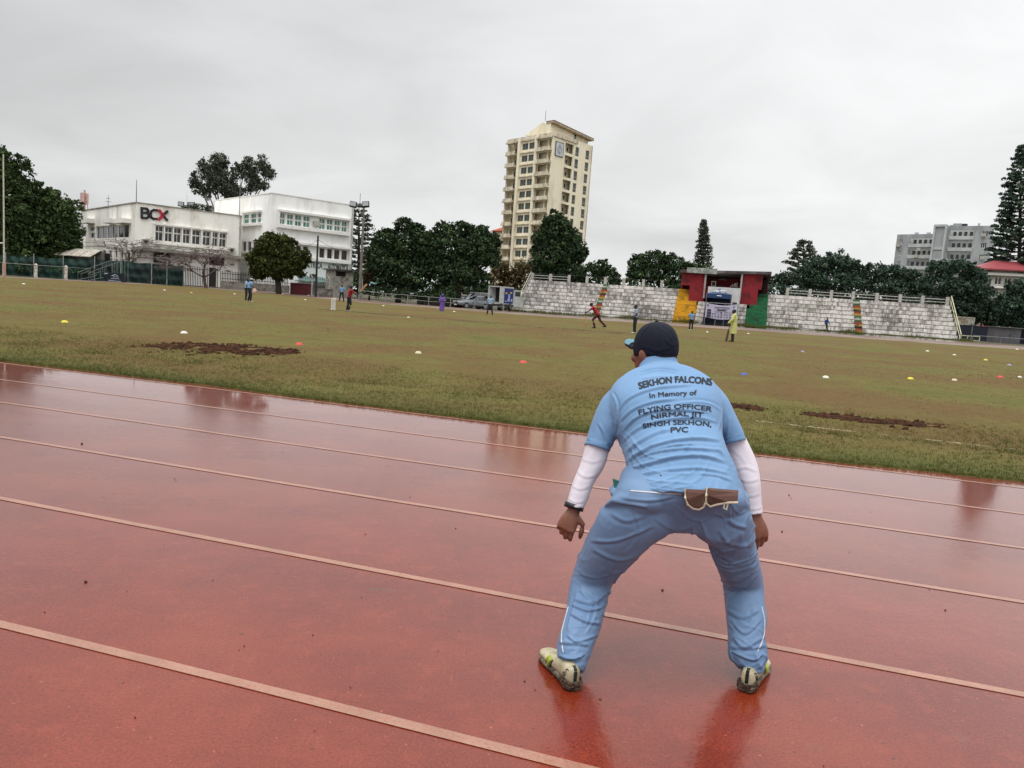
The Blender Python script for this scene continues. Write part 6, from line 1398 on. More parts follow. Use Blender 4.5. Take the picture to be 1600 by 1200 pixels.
hx = lpt(b, fr_, s, (-.26, .70, .90)); e = W(915.5, 511.5, hx.y); bat('tan cricket bat carried low by the running red player', hx-(e-hx).normalized()*.12, e, WOODB)
b = foot(991, 521.5); s = hs(b, 45)/1.75
person('official in pale shirt and dark trousers standing near the capped head', b, math.radians(95), s, dict(head=(0, .06, 1.61), el_l=(-.24, .02, 1.12), wr_l=(-.12, .2, .98), el_r=(.24, .02, 1.12), wr_r=(.12, .2, .98)), cloth('greywhite', '#8f9bb0', '#7e8aa1'), NVY, SKIND, None, SHW)
b = foot(1079, 516.5); s = hs(b, 30.5)/1.75
person('fielder in light blue shirt before the yellow steps, hand on hip', b, math.radians(170), s, dict(el_r=(.34, -.05, 1.2), wr_r=(.2, .06, 1.04)), SKY, BLKC, SKIND, BLKC, SHW)
b = foot(1144, 534.5); s = hs(b, 51)/1.75; fy_ = math.radians(70)
person('batter in long yellow raincoat and dark cap leaning on a bat', b, fy_, s, dict(head=(0, .06, 1.6), neck=(0, .03, 1.45), el_l=(-.27, .1, 1.15), wr_l=(-.26, .3, .95), el_r=(.26, .08, 1.15), wr_r=(.16, .26, .95)), None, BLKC, SKIND, BLKC, SHD, coat=YELC, skirt=.42)
hx = lpt(b, fy_, s, (-.27, .36, .90)); hx = W(1139.5, 511, hx.y); e = W(1134.5, 534, hx.y-.1); e.z = terr(e.x, e.y)+.03; bat('dark cricket bat propped on the ground by the yellow coated batter', e+(hx-e).normalized()*.86, e, pm('bat_dark', '#3a2720', '#4d352a', 6))
b = foot(1290, 519); s = hs(b, 23)/1.75
person('person in blue jacket walking along the foot of the right terrace', b, math.radians(-85), s, dict(knee_l=(-.1, .16, .52), ank_l=(-.1, .26, .1), knee_r=(.1, .0, .48), ank_r=(.1, -.25, .1), el_l=(-.26, -.1, 1.15), wr_l=(-.25, .0, .92), el_r=(.26, .1, 1.15), wr_r=(.22, .26, 1.0)), RBL, BLKC, SKIND, None, SHD, sleeve=1)
# blind cricket metal stumps
g = G(520.5, 484.5); st = thing('wicket', 'white set of three stumps standing left of the red batter', 'wicket', tuple(g)); zt = W(520.5, 466.5, g.y).z
for k in (-1, 0, 1): m = MB(); m.tube([(g.x+k*.09, g.y, g.z-.02), (g.x+k*.09, g.y, zt)], .042, 10); m.ball((g.x+k*.09, g.y, zt), .042, None, .03, 10, 6); m.build('stump', pm('stump_white', '#d0cdc6', '#bdb9b0', 5), st)
m = MB(); m.box(g.x-.17, g.x+.17, g.y-.06, g.y+.06, g.z, g.z+.05); m.build('base', pm('stump_white', '#d0cdc6'), st)
# marker cones
CC = {'yellow': '#c9b92e', 'white': '#c9c7bb', 'red': '#c4382f', 'blue': '#3b4d9a', 'pale': '#bdb892', 'lilac': '#8d88a8'}
def cone(px, py, col, label, r=.10):
    g = G(px, py); z = g.z+.02; m = MB(); n = 18; pr = [(r, 0), (r*.96, .006), (r*.62, .055), (r*.34, .062), (r*.30, .058)]
    b0 = Vector((g.x, g.y, z)); vs = []; fs = []
    for (rr, h) in pr:
        for k in range(n): a = 2*math.pi*k/n; vs.append((b0.x+rr*math.cos(a), b0.y+rr*math.sin(a), b0.z+h*r/.1))
    for i in range(len(pr)-1):
        for k in range(n): fs.append((i*n+k, i*n+(k+1) % n, (i+1)*n+(k+1) % n, (i+1)*n+k))
    o = m.add(vs, fs).build('marker_cone', pm('cone_'+col, CC[col], None, 8, rough=.5), None, origin=b0, smooth=True)
    tag(o, label, 'marker cone', 'flat marker discs on the field')
for a in [(101, 505, 'yellow', 'yellow marker disc at far left of the field', .12), (287.5, 522, 'white', 'white marker disc above the left mud patch', .12), (467.5, 540, 'red', 'red marker disc at the right end of the left mud patch', .12),
          (653.5, 553.5, 'pale', 'pale yellow marker disc between the two red discs', .11), (817.5, 568.5, 'red', 'red marker disc left of the fielder in blue', .12), (1162, 587, 'blue', 'blue marker disc just right of the fielder shoulder', .11),
          (1290, 591.5, 'white', 'white marker disc right of the blue disc', .11), (1422.5, 593.5, 'yellow', 'yellow marker disc at right between two white ones', .11), (1491, 595.5, 'pale', 'dull pale marker disc between the right yellow and red ones', .10), (1562.5, 591, 'red', 'red marker disc near the right picture edge', .12), (1593, 590.5, 'white', 'white marker disc nearest the right picture edge', .09),
          (366.5, 460, 'white', 'white marker disc left of the keeper', .16), (441.5, 460, 'white', 'white marker disc below the low red wall', .16), (482, 462, 'white', 'white marker disc under the utility pole', .16), (477, 469, 'white', 'white marker disc left of the stumps', .16), (257, 454, 'white', 'white marker disc below the second netting post', .16), (37, 444.5, 'white', 'white marker disc near the rugby upright', .17), (299, 458, 'yellow', 'dull yellow marker disc beyond the keeper on the left', .12),
          (599, 478.5, 'white', 'white marker disc right of the batter', .16), (709.5, 487.5, 'white', 'white marker disc right of the purple player', .16), (638, 497, 'pale', 'pale marker disc beyond the worn pitch', .12), (1012, 508, 'white', 'white marker disc above the fielder cap', .14), (1105, 519.5, 'white', 'white marker disc between the blue fielder and the yellow coat', .14), (1169, 522, 'white', 'white marker disc right of the yellow coat', .14), (1449, 549.5, 'white', 'white marker disc below the terrace right half', .15), (1491, 555.5, 'white', 'second white marker disc below the terrace right end', .14), (1540, 563.5, 'yellow', 'pale yellow marker disc below the dark fence', .12), (1589, 546.5, 'white', 'white marker disc on the far track at right', .16), (1577, 571.5, 'lilac', 'lilac grey marker disc at right above the red one', .11), (1254, 550.5, 'lilac', 'faint lilac marker disc below the walking blue person', .1)]:
    cone(*a[:4], r=a[4]*(.62 if a[4] > .13 else .78))
# ------------------------------------------------------------------ the fielder in the foreground
def clothmat(name, c1, c2, weave=900, rough=.8, sheen=.25):
    t = NT(name); P = t.coords((1, 1, 1)); a = t.noise(P, 5, 5, .6); b = t.noise(P, weave, 2, .5)
    c = t.mix(t.ramp(a, [(.35, 0.), (.68, 1.)]), lin(c1), lin(c2)); c = t.mix(t.ramp(b, [(.35, .18), (.6, 0.)]), c, tuple(x*.55 for x in lin(c2)))
    t.set(Base_Color=c, Roughness=rough, Sheen_Weight=sheen, Sheen_Roughness=.5); t.b.inputs['Specular IOR Level'].default_value = .25
    t.bump(t.math('ADD', t.math('MULTIPLY', b, .4), t.math('MULTIPLY', t.noise(P, 60, 4, .6), .6)), .0016, .6); return t.m
SHIRT = clothmat('shirt_blue', '#7192b6', '#6789ad', 900, .8, .08); PANTS = clothmat('trouser_blue', '#6a85a6', '#5f799b', 1400, .42, .03)
SLV = clothmat('sleeve_white', '#d3ccd3', '#c5bec8', 1400, .6); CAPM = clothmat('cap_navy', '#090d1c', '#0d1224', 700, .8, 0)
HEM = clothmat('shirt_seam', '#6889ad', '#5f80a3', 900, .8, .08); PIPE = pm('piping_white', '#c8c9cf', '#b0b2ba', 20)
SKM = NT('skin'); P = SKM.coords((1, 1, 1)); SKM.set(Base_Color=SKM.mix(SKM.ramp(SKM.noise(P, 30, 5, .6), [(.35, 0.), (.7, 1.)]), lin('#6c4230'), lin('#805240')), Roughness=.5, Subsurface_Weight=.06); SKM.b.inputs['Subsurface Radius'].default_value = (.01, .005, .003); SKM.bump(SKM.noise(P, 220, 3, .6), .0008, .5); SKM = SKM.m

def ring(L, R, Y, d, e=2.3, YR=None):
    """cross-section whose visible edges were measured at L and R; Y = depth of its middle, d = half thickness"""
    a, b = W(L[0], L[1], Y), W(R[0], R[1], YR if YR else Y); return [(a+b)/2, (b-a)/2, d, e]
def finish(rs):
    out = []
    for i, r in enumerate(rs):
        t_ = (rs[min(i+1, len(rs)-1)][0]-rs[max(i-1, 0)][0]).normalized(); v = t_.cross(r[1]).normalized()
        if v.y < 0: v = -v
        out.append((r[0], r[1], v*r[2], r[3]))
    return out
def cat(rs, k=4):
    """smooth (Catmull-Rom) in-between sections"""
    out = []; n = len(rs)
    for i in range(n-1):
        p0, p1, p2, p3 = rs[max(i-1, 0)], rs[i], rs[i+1], rs[min(i+2, n-1)]
        for j in range(k):
            t_ = j/k
            f = lambda a, b, c, d: .5*((2*b)+(c-a)*t_+(2*a-5*b+4*c-d)*t_*t_+(3*b-a-3*c+d)*t_**3)
            out.append(tuple(f(p0[q], p1[q], p2[q], p3[q]) for q in range(4)))
    out.append(tuple(rs[-1])); return out
def limb(mb, rs, seg=32, k=4): mb.loft(cat(finish(rs), k), seg)

# trousers
tr = MB()
limb(tr, [ring((970, 742), (1140, 742), 2.92, .13), ring((963, 762), (1158, 768), 2.86, .155), ring((952, 785), (1165, 793), 2.82, .175), ring((944, 792), (1169, 799), 2.80, .15), ring((980, 796), (1150, 800), 2.81, .10), ring((1036, 800), (1100, 802), 2.82, .04)], 48)
LL_ = [ring((952, 785), (1075, 815), 2.82, .14), ring((938, 800), (1060, 818), 2.81, .11), ring((925, 832), (1022, 834), 2.84, .105), ring((910, 862), (992, 862), 2.90, .098), ring((898, 890), (967, 893), 2.955, .09), ring((889, 920), (956, 918), 2.955, .09), ring((885, 950), (948, 947), 2.91, .09), ring((878, 978), (940, 978), 2.85, .088), ring((872, 1003), (930, 1004), 2.80, .082), ring((870, 1024), (922, 1027), 2.76, .07), ring((876, 1037), (916, 1041), 2.74, .06), ring((886, 1049), (912, 1051), 2.725, .05)]
RL_ = [ring((1052, 815), (1166, 790), 2.82, .14), ring((1070, 818), (1173, 804), 2.81, .11), ring((1100, 832), (1178, 834), 2.86, .105), ring((1110, 862), (1182, 862), 2.92, .10), ring((1122, 890), (1189, 888), 2.99, .10), ring((1131, 915), (1191, 914), 3.01, .095), ring((1134, 945), (1193, 942), 2.97, .09), ring((1137, 975), (1197, 972), 2.92, .088), ring((1139, 1002), (1194, 999), 2.87, .082), ring((1140, 1022), (1197, 1022), 2.83, .07), ring((1150, 1036), (1196, 1038), 2.81, .062), ring((1166, 1048), (1190, 1050), 2.80, .05)]
limb(tr, LL_); limb(tr, RL_)
for (cx, cy) in ((1010, 774), (1118, 778)): c = W(cx, cy, 2.78); tr.ball(c, .115, .115, .08, 24, 16)
trm = remesh(tr, .0048, 7, .6)
# shirt
sh = MB()
limb(sh, [ring((1003, 568), (1056, 567), 3.215, .062), ring((993, 582), (1070, 580), 3.20, .085), ring((972, 594), (1094, 592), 3.17, .11), ring((953, 612), (1117, 608), 3.135, .125), ring((950, 640), (1126, 634), 3.07, .145), ring((960, 668), (1128, 662), 3.02, .155), ring((972, 695), (1128, 688), 2.975, .155), ring((978, 718), (1135, 712), 2.915, .165), ring((980, 738), (1146, 734), 2.895, .185), ring((974, 755), (1152, 761), 2.874, .208), ring((972, 765), (1153, 774), 2.865, .228), ring((973, 768), (1152, 777), 2.863, .228)], 56)
SLL = [ring((957, 606), (998, 640), 3.13, .085), ring((941, 624), (985, 655), 3.12, .088), ring((927, 655), (968, 676), 3.10, .08), ring((919, 680), (956, 696), 3.085, .074), ring((914, 694), (950, 707), 3.075, .072)]
SLR = [ring((1086, 632), (1118, 600), 3.13, .085), ring((1096, 648), (1136, 622), 3.12, .088), ring((1112, 668), (1150, 652), 3.10, .08), ring((1124, 684), (1160, 674), 3.085, .074), ring((1129, 696), (1164, 687), 3.075, .072)]
limb(sh, SLL); limb(sh, SLR)
shm = remesh(sh, .005, 7, .6)

# relief: folds measured as strokes on the cloth
def folds(me, strokes, A=.006, w_=4.2, na=.003, nscale=(6, 6, 20), seed=0, keep=None):
    n = len(me.vertices); V = np.empty(n*3, np.float32); me.vertices.foreach_get('co', V); V = V.reshape(-1, 3).astype(float)
    Nn = np.empty(n*3, np.float32); me.vertices.foreach_get('normal', Nn); Nn = Nn.reshape(-1, 3).astype(float)
    ri, up, fw = (np.array(x) for x in (RI, UP, FW)); q = V-np.array([0, 0, CH]); z = q@fw; X = 800+F*(q@ri)/z; Y = 600-F*(q@up)/z
    facing = np.clip(-(Nn*(q/np.linalg.norm(q, axis=1)[:, None])).sum(1)*2.2, 0, 1)
    D = np.zeros(n)
    for s in strokes:
        amp = s[0]; wd = s[1]; P_ = np.array(s[2:], float)
        # resample a smooth curve through the points
        t = np.linspace(0, len(P_)-1, 14); i = np.clip(t.astype(int), 0, len(P_)-2); f = t-i
        p0 = P_[np.clip(i-1, 0, None)]; p1 = P_[i]; p2 = P_[i+1]; p3 = P_[np.clip(i+2, None, len(P_)-1)]; f = f[:, None]
        C = .5*(2*p1+(p2-p0)*f+(2*p0-5*p1+4*p2-p3)*f*f+(3*p1-p0-3*p2+p3)*f**3)
        best = np.full(n, 1e9); sg = np.zeros(n); al = np.zeros(n)
        for k in range(len(C)-1):
            a, b = C[k], C[k+1]; d = b-a; L2 = (d@d)+1e-9; t_ = np.clip(((X-a[0])*d[0]+(Y-a[1])*d[1])/L2, 0, 1); ex = X-(a[0]+t_*d[0]); ey = Y-(a[1]+t_*d[1]); dist = np.hypot(ex, ey); m_ = dist < best
            best = np.where(m_, dist, best); sg = np.where(m_, np.sign(d[0]*ey-d[1]*ex), sg); al = np.where(m_, (k+t_)/(len(C)-1), al)
        env = np.clip(np.minimum(al, 1-al)*5, 0, 1)**.7; x = best/wd
        prof = np.exp(-x*x)-.75*np.exp(-((x*sg-1.55)**2)*1.3)      # ridge with a sharper valley on its lower side
        D += amp*prof*env*facing
    q_ = [noise.noise((v[0]*3, v[1]*3+seed, v[2]*3)) for v in V]
    nz = np.array([noise.noise((v[0]*nscale[0]+seed+w*1.5, v[1]*nscale[1], v[2]*nscale[2]+v[0]*5+w*5)) for v, w in zip(V, q_)]); nb_ = np.array([noise.noise((v[0]*nscale[0]*1.7-w*2, v[1]*nscale[1]+seed, v[2]*nscale[2]*1.2-v[0]*11+w*4)) for v, w in zip(V, q_)])
    mk = np.clip(.6+1.6*np.array(q_), .1, 1.4)
    rg = (np.exp(-(nz/.085)**2)+.7*np.exp(-(nb_/.07)**2)-.35)*mk
    E_ = D*A+na*rg*(1 if keep is None else keep(X, Y))
    V += Nn*E_[:, None]; me.vertices.foreach_set('co', V.astype(np.float32).ravel()); me.update()
PS = [(1, 4, (957, 777), (990, 787), (1012, 785)), (.8, 4, (952, 808), (980, 810), (1012, 806)), (.9, 4.5, (928, 848), (965, 845), (1015, 828)), (1.5, 5, (923, 862), (955, 875), (990, 868), (1025, 852)), (.9, 4, (903, 895), (940, 900), (980, 890)),
      (1.3, 4.5, (900, 912), (922, 932), (950, 920)), (1.1, 4, (895, 932), (922, 946), (948, 935)), (1.2, 4, (890, 945), (915, 960), (942, 952)), (1.1, 4, (887, 965), (910, 978), (938, 967)), (1.2, 4, (883, 985), (905, 995), (932, 985)), (1.1, 4, (878, 1002), (902, 1012), (927, 1001)), (1.5, 4, (872, 1020), (893, 1028), (917, 1018)), (1.2, 3.5, (880, 1036), (898, 1036), (915, 1030)),
      (.9, 3.5, (905, 920), (896, 950), (890, 985)), (.7, 3.5, (935, 935), (925, 960), (915, 990)),
      (1, 4.5, (1122, 830), (1147, 845), (1175, 853)), (.9, 4, (1132, 812), (1152, 821), (1172, 820)), (1, 4.5, (1125, 860), (1155, 880), (1177, 870)), (1.4, 4.5, (1127, 903), (1160, 900), (1188, 885)), (.9, 4, (1135, 920), (1160, 912), (1187, 905)), (1.1, 4, (1137, 945), (1162, 960), (1187, 945)), (1.2, 4, (1140, 970), (1165, 985), (1190, 972)), (1.1, 4, (1142, 992), (1165, 1003), (1188, 992)), (1.2, 3.5, (1143, 1010), (1167, 1020), (1192, 1008)), (1.3, 3.5, (1148, 1025), (1170, 1033), (1194, 1022)), (.9, 3.5, (1145, 925), (1142, 960), (1146, 990)),
      (.8, 4, (968, 770), (1010, 775), (1060, 772)), (.6, 5, (1020, 815), (1060, 828), (1100, 815)), (.6, 4, (985, 795), (1000, 830), (980, 860)), (.5, 4, (1115, 790), (1140, 800), (1160, 798)), (.9, 3.5, (1143, 785), (1155, 795), (1165, 790)),
      (.7, 3.5, (908, 1000), (900, 1012), (886, 1018)), (.7, 3.5, (925, 955), (915, 970), (895, 975)), (.7, 3.5, (1180, 945), (1168, 970), (1150, 978))]
PS = [(p[0]*random.uniform(.35, 1.15), p[1]*random.uniform(.5, 1.0))+tuple((x+random.uniform(-6, 6), y+random.uniform(-8, 8)) for x, y in p[2:]) for p in PS]
folds(trm, PS, .0062, na=.0052, nscale=(5, 5, 15), seed=3)
SS = [(1.1, 3.6, (977, 722), (1010, 700), (1050, 688), (1090, 684), (1127, 688)), (1.2, 3.8, (980, 734), (1012, 724), (1060, 713), (1100, 712), (1136, 722)), (1, 3.4, (976, 708), (998, 690), (1025, 676), (1050, 670)), (.9, 3.2, (973, 690), (995, 670), (1030, 657), (1085, 652), (1122, 660)),
      (.8, 3, (967, 660), (988, 640), (1020, 628), (1060, 623)), (.8, 3, (966, 642), (983, 622), (1025, 606), (1085, 601)), (.7, 3, (1127, 642), (1112, 632), (1090, 628), (1060, 630)), (.8, 3.4, (985, 745), (1030, 736), (1090, 731), (1140, 740)), (.8, 3.2, (990, 716), (1030, 704), (1080, 700), (1128, 704)),
      (.9, 3, (972, 675), (990, 655), (1020, 642), (1060, 640), (1110, 644)), (.7, 2.8, (985, 712), (1040, 697), (1085, 693)), (-.9, 2.2, (958, 612), (967, 636), (964, 680)), (-.9, 2.2, (1124, 606), (1132, 640), (1124, 676)), (.8, 3, (935, 660), (945, 680), (950, 695)), (.6, 3, (1140, 650), (1138, 670), (1135, 688)),
      (-.5, 1.6, (915, 689), (932, 696), (951, 701)), (-.5, 1.6, (1129, 690), (1145, 687), (1163, 681)), (-.5, 1.5, (985, 756), (1060, 765), (1150, 770)), (.7, 3, (1120, 700), (1132, 712), (1140, 730)), (.6, 3, (1090, 740), (1120, 742), (1145, 752)), (.5, 3, (1000, 592), (1030, 588), (1065, 590)), (-.7, 1.8, (997, 583), (1030, 576), (1064, 581))]
SS = [(p[0], p[1]*.75)+tuple(p[2:]) for p in SS]
folds(shm, SS, .0062, na=.0028, nscale=(4, 4, 19), seed=9, keep=lambda X, Y: np.clip((Y-600)/90, .25, 1))

# bare body inside the clothes: head, neck, arms, hands, legs in one skin
HC = W(1023, 552, 3.255); HMx = Matrix.Rotation(math.radians(36), 3, 'Z') @ Matrix.Rotation(math.radians(-6), 3, 'X')
bd = MB(); head_parts(bd, HC, HMx, 1.05)
nk = W(1030, 590, 3.17); bd.tube([nk, W(1028, 575, 3.21), W(1026, 560, 3.235)], [.07, .062, .058], 16)
def shrunk(rs, f): return [[r[0], r[1]*f, r[2]*f, r[3]] for r in rs]
limb(bd, shrunk([ring((993, 582), (1070, 580), 3.20, .075), ring((960, 606), (1108, 604), 3.16, .10), ring((955, 640), (1122, 634), 3.07, .135), ring((972, 695), (1128, 688), 2.975, .14), ring((980, 740), (1146, 738), 2.89, .15), ring((955, 785), (1165, 793), 2.82, .16)], .88), 28)
limb(bd, shrunk(LL_[1:-1], .72), 20); limb(bd, shrunk(RL_[1:-1], .72), 20)
LA = [ring((942, 622), (983, 652), 3.12, .066), ring((921, 680), (955, 694), 3.085, .056), ring((908, 722), (944, 729), 3.05, .050), ring((896, 752), (927, 757), 3.02, .046), ring((889, 776), (917, 784), 2.99, .037), ring((886, 793), (908, 799), 2.975, .029)]
RA = [ring((1096, 648), (1134, 622), 3.12, .066), ring((1128, 690), (1163, 683), 3.085, .056), ring((1142, 728), (1181, 722), 3.05, .050), ring((1155, 757), (1187, 752), 3.02, .046), ring((1163, 782), (1189, 780), 3.0, .037), ring((1168, 804), (1190, 803), 2.985, .029)]
limb(bd, shrunk(LA, .9), 20); limb(bd, shrunk(RA, .9), 20)
hl_, hr_ = W(897, 797, 2.975), W(1180, 806, 2.985)
# left hand: palm back to the camera side, thumb hanging to the right, fingers curled in
dL = (W(884, 826, 2.96)-hl_).normalized(); dR = (W(1183, 842, 2.97)-hr_).normalized()
def hand(mb, wr, d, xr, n, thumb, s, curls, splay=.7, len_=1.0, tdir=None):
    """xr: across the palm towards the thumb; n: the side the fingers curl to"""
    d = d.normalized(); n = (n-d*n.dot(d)).normalized(); x = (xr-d*xr.dot(d)-n*xr.dot(n)).normalized()
    mb.loft([(wr-d*.012, x*.024*s, n*.020*s, 2.2), (wr+d*.012*s, x*.027*s, n*.019*s, 2.3), (wr+d*.04*s, x*.037*s, n*.019*s, 2.5), (wr+d*.07*s, x*.041*s, n*.016*s, 2.6), (wr+d*.088*s, x*.038*s, n*.013*s, 2.6)], 20)
    for i, (o, L_) in enumerate(((.029, .074), (.010, .083), (-.010, .077), (-.028, .060))):
        p = wr+d*(.084-.006*abs(i-1.2))*s+x*o*s; dd = (d+x*o*splay*6).normalized(); pts = [p-dd*.02*s, p]; a = curls[i][0]; 
        for k, f in enumerate((.46, .31, .23)): 
            v = dd*math.cos(a)+n*math.sin(a); pts.append(pts[-1]+v*L_*f*s*len_); a += curls[i][k+1] if k < 2 else 0
        r = (.0092, .0095, .0090, .0080)[i]*s; mb.tube([pts[0], pts[1], pts[1].lerp(pts[2], .5), pts[2], pts[2].lerp(pts[3], .5), pts[3], pts[4]], [r*1.15, r*1.1, r*.98, r*1.03, r*.92, r*.95, r*.72], 10); mb.ball(pts[4], r*.74, None, None, 8, 6)
        mb.ball(p+n*-.004*s, r*1.22, None, None, 8, 6)
    tb_ = wr+d*.022*s+x*.022*s; t1 = tdir[0].normalized(); t2 = tdir[1].normalized(); q = tb_+t1*.040*s; e = q+t2*.032*s; z_ = e+(t2+n*.15).normalized()*.024*s
    mb.tube([tb_-t1*.012*s, tb_, q, q.lerp(e, .5), e, z_], [.015*s, .0145*s, .0118*s, .0108*s, .0112*s, .0078*s], 10); mb.ball(z_, .0078*s, None, None, 8, 6)
hand(bd, hl_, dL, RI*1.0+Vector((0, .1, 0)), Vector((.25, 1, .1)), 1, 1.02, [(.35, .7, .6), (.55, .8, .6), (.65, .85, .6), (.7, .85, .6)], tdir=(dL*.65+RI*.75, dL*1.0+RI*.22+Vector((0, .25, 0))), len_=.95)
hand(bd, hr_, dR+RI*.12, -RI*1.0+Vector((0, .25, 0)), Vector((-.2, .9, .1)), -1, 1.06, [(.2, .4, .35), (.3, .5, .4), (.35, .6, .45), (.3, .6, .45)], tdir=(dR*.75-RI*.3+Vector((0, .6, 0)), dR*1.0-RI*.1+Vector((0, .3, 0))), len_=.9)
bdm = remesh(bd, .0042, 3, .5)
FB = (G(897, 1083)+G(1166, 1083))/2; FB.z = 0
man = link_mesh('person', bdm, SKM, None, origin=FB, smooth=True); tag(man, 'crouching fielder in light blue printed shirt, blue trousers and navy cap, seen from behind', 'person')
SHO = link_mesh('shirt', shm, SHIRT, man, smooth=True); TRO = link_mesh('trousers', trm, PANTS, man, smooth=True)
def bvh(me_o): 
    me = me_o.data; o = ORG[me_o.name]; return BVHTree.FromPolygons([v.co+o for v in me.vertices], [tuple(p.vertices) for p in me.polygons])
BS, BT, BB = bvh(SHO), bvh(TRO), bvh(man)
def onto(b, px, py, off=.001):
    d = ray(px, py).normalized(); h = b.ray_cast(Vector((0, 0, CH)), d)
    if h[0] is None: return None
    return h[0]+h[1]*off if h[1].dot(d) < 0 else h[0]-h[1]*off
def ribbon(b, pts, wd, name, mat, parent, off=.0015, th=.002, n=40, lift=None):
    """a flat band lying on the cloth along a measured line (wd in metres)"""
    P_ = [Vector(p) for p in pts]; cur = []
    for i in range(n+1):
        t_ = i/n*(len(P_)-1); k = min(int(t_), len(P_)-2); cur.append(P_[k].lerp(P_[k+1], t_-k))
    Q = [onto(b, c[0], c[1], off) for c in cur]; Q = [q for q in Q if q]; m_ = MB(); 
    if len(Q) > 1: m_.tube(Q, wd/2, 6)
    return m_.build(name, mat, parent, smooth=True)
# sleeves of the white undershirt
sl = []
for rs, ex in ((LA, (896, 795)), (RA, (1179, 805))):
    m = MB(); q = [[r[0], r[1]*1.02, r[2]*1.05, r[3]] for r in rs[:-1]]; q[0][1] = q[0][1]*.8; q[0][2] *= .8; q.append([rs[-1][0], rs[-1][1]*1.12, rs[-1][2]*1.3, 2.2]); limb(m, q, 26, 5); me = remesh(m, .0048, 3, .5)
    st = [(.8, 2.6, (900, 735), (915, 745), (932, 742)), (.7, 2.4, (893, 757), (905, 764), (922, 760)), (.9, 2.0, (888, 779), (900, 785), (913, 783)), (.8, 2.0, (888, 787), (900, 791), (911, 790)), (.6, 2.6, (905, 715), (925, 722), (940, 718)), (.5, 3, (925, 705), (915, 730), (905, 760)),
          (.8, 2.6, (1146, 735), (1165, 730), (1183, 737)), (.7, 2.6, (1150, 747), (1170, 752), (1186, 748)), (.6, 2.6, (1160, 772), (1175, 775), (1188, 770)), (.8, 2.0, (1165, 793), (1178, 796), (1189, 793)), (.5, 3, (1140, 700), (1160, 715), (1172, 740)), (.4, 3, (1160, 745), (1167, 770), (1172, 795))]
    folds(me, st, .0020, na=.0016, nscale=(10, 10, 26), seed=5); sl.append(link_mesh('sleeve', me, SLV, man, smooth=True))
# sleeve hems, collar, shirt hem
def band(rs, name, mat, k1=1.03, k2=1.05):
    m = MB(); limb(m, [[r[0], r[1]*k1, r[2]*k2, r[3]] for r in rs], 30, 3); return m.build(name, mat, SHO, smooth=True)
band([ring((993, 583), (1067, 581), 3.195, .080), ring((998, 573), (1060, 571), 3.212, .072), ring((1003, 562), (1056, 560), 3.222, .064)], 'collar', HEM, 1.0, 1.0)
band([SLL[-1], ring((916.5, 689), (952, 702), 3.079, .073)], 'cuff', HEM, 1.015, 1.03); band([SLR[-1], ring((1127, 691), (1162, 682), 3.079, .073)], 'cuff', HEM, 1.015, 1.03)
# watch strap
m = MB(); a = ring((884, 783), (912, 793), 2.985, .041); b_ = ring((881.5, 791), (910, 800), 2.98, .042); limb(m, [[a[0], a[1]*1.02, a[2]*1.0, 2.4], [b_[0], b_[1]*1.02, b_[2], 2.4]], 26, 2); m.build('wrist_band', pm('strap_black', '#121213', '#1b1b1c', 10, rough=.5), man, smooth=True)
# cap
m = MB(); cc = HC+HMx @ Vector((0, -.006, .020)); rr = []
for a in np.linspace(-.34, math.pi/2-.03, 14): rr.append((cc+HMx @ Vector((0, -.004*math.sin(a), .112*math.sin(a)+.006)), HMx @ Vector((.089*math.cos(a)**.8, 0, 0)), HMx @ Vector((0, .108*math.cos(a)**.8, 0))))
m.loft(rr, 40); capm = remesh(m, .0045, 3); 
folds(capm, [(-.5, 1.4, (1022, 508), (1030, 530), (1031, 556)), (-.5, 1.4, (1018, 508), (1005, 522), (998, 545)), (-.5, 1.4, (1030, 508), (1048, 522), (1057, 545)), (.5, 2.5, (1005, 540), (1025, 548), (1050, 543)), (.5, 2.2, (1040, 530), (1050, 540), (1058, 536))], .0035, na=.0012, nscale=(12, 12, 16), seed=2)
CAPO = link_mesh('cap', capm, CAPM, man, smooth=True)
m = MB(); bt_ = cc+HMx @ Vector((0, -.004, .119)); m.ball(bt_, .009, .009, .006, 12, 6); m.build('button', CAPM, CAPO, smooth=True)
m = MB(); vs = []; nn = 18     # curved brim with a pale underside
for j in range(7):
    for i in range(nn+1):
        a = math.pi*i/nn; rr_ = .5+.5*j/6; x = .080*math.cos(a)*(.98+.02*j/6); y = .074+.085*math.sin(a)**.9*(j/6); z = .012+.008*(j/6)-.030*(abs(math.cos(a))**2)*(.4+.6*j/6)+.022*(j/6)
        vs.append(cc+HMx @ Vector((x, y, z)))
W1 = nn+1; fs = [(j*W1+i, j*W1+i+1, (j+1)*W1+i+1, (j+1)*W1+i) for j in range(6) for i in range(nn)]
o = MB().add(vs, fs).build('brim', CAPM, CAPO, smooth=True); sm = o.modifiers.new('s', 'SOLIDIFY'); sm.thickness = .004
PB = pm('brim_pale', '#517c8c', '#476f7e', 12, rough=.6)
m = MB(); vs2 = [v+HMx @ Vector((0, .001, .0055)) for v in vs[3*W1:]]; o2 = MB().add(vs2, [(j*W1+i, j*W1+i+1, (j+1)*W1+i+1, (j+1)*W1+i) for j in range(3) for i in range(nn)]).build('brim_print', PB, CAPO, smooth=True)
# hair below the cap and the ear side
m = MB(); hc_ = HC+HMx @ Vector((0, -.022, -.012)); m.loft([(hc_+HMx @ Vector((0, 0, z)), HMx @ Vector((.077*k, 0, 0)), HMx @ Vector((0, .084*k, 0))) for z, k in ((-.055, .72), (-.04, .9), (-.01, .99), (.03, 1.0), (.05, .98))], 30); hm = remesh(m, .005, 2); link_mesh('hair', hm, HAIR, man, smooth=True)

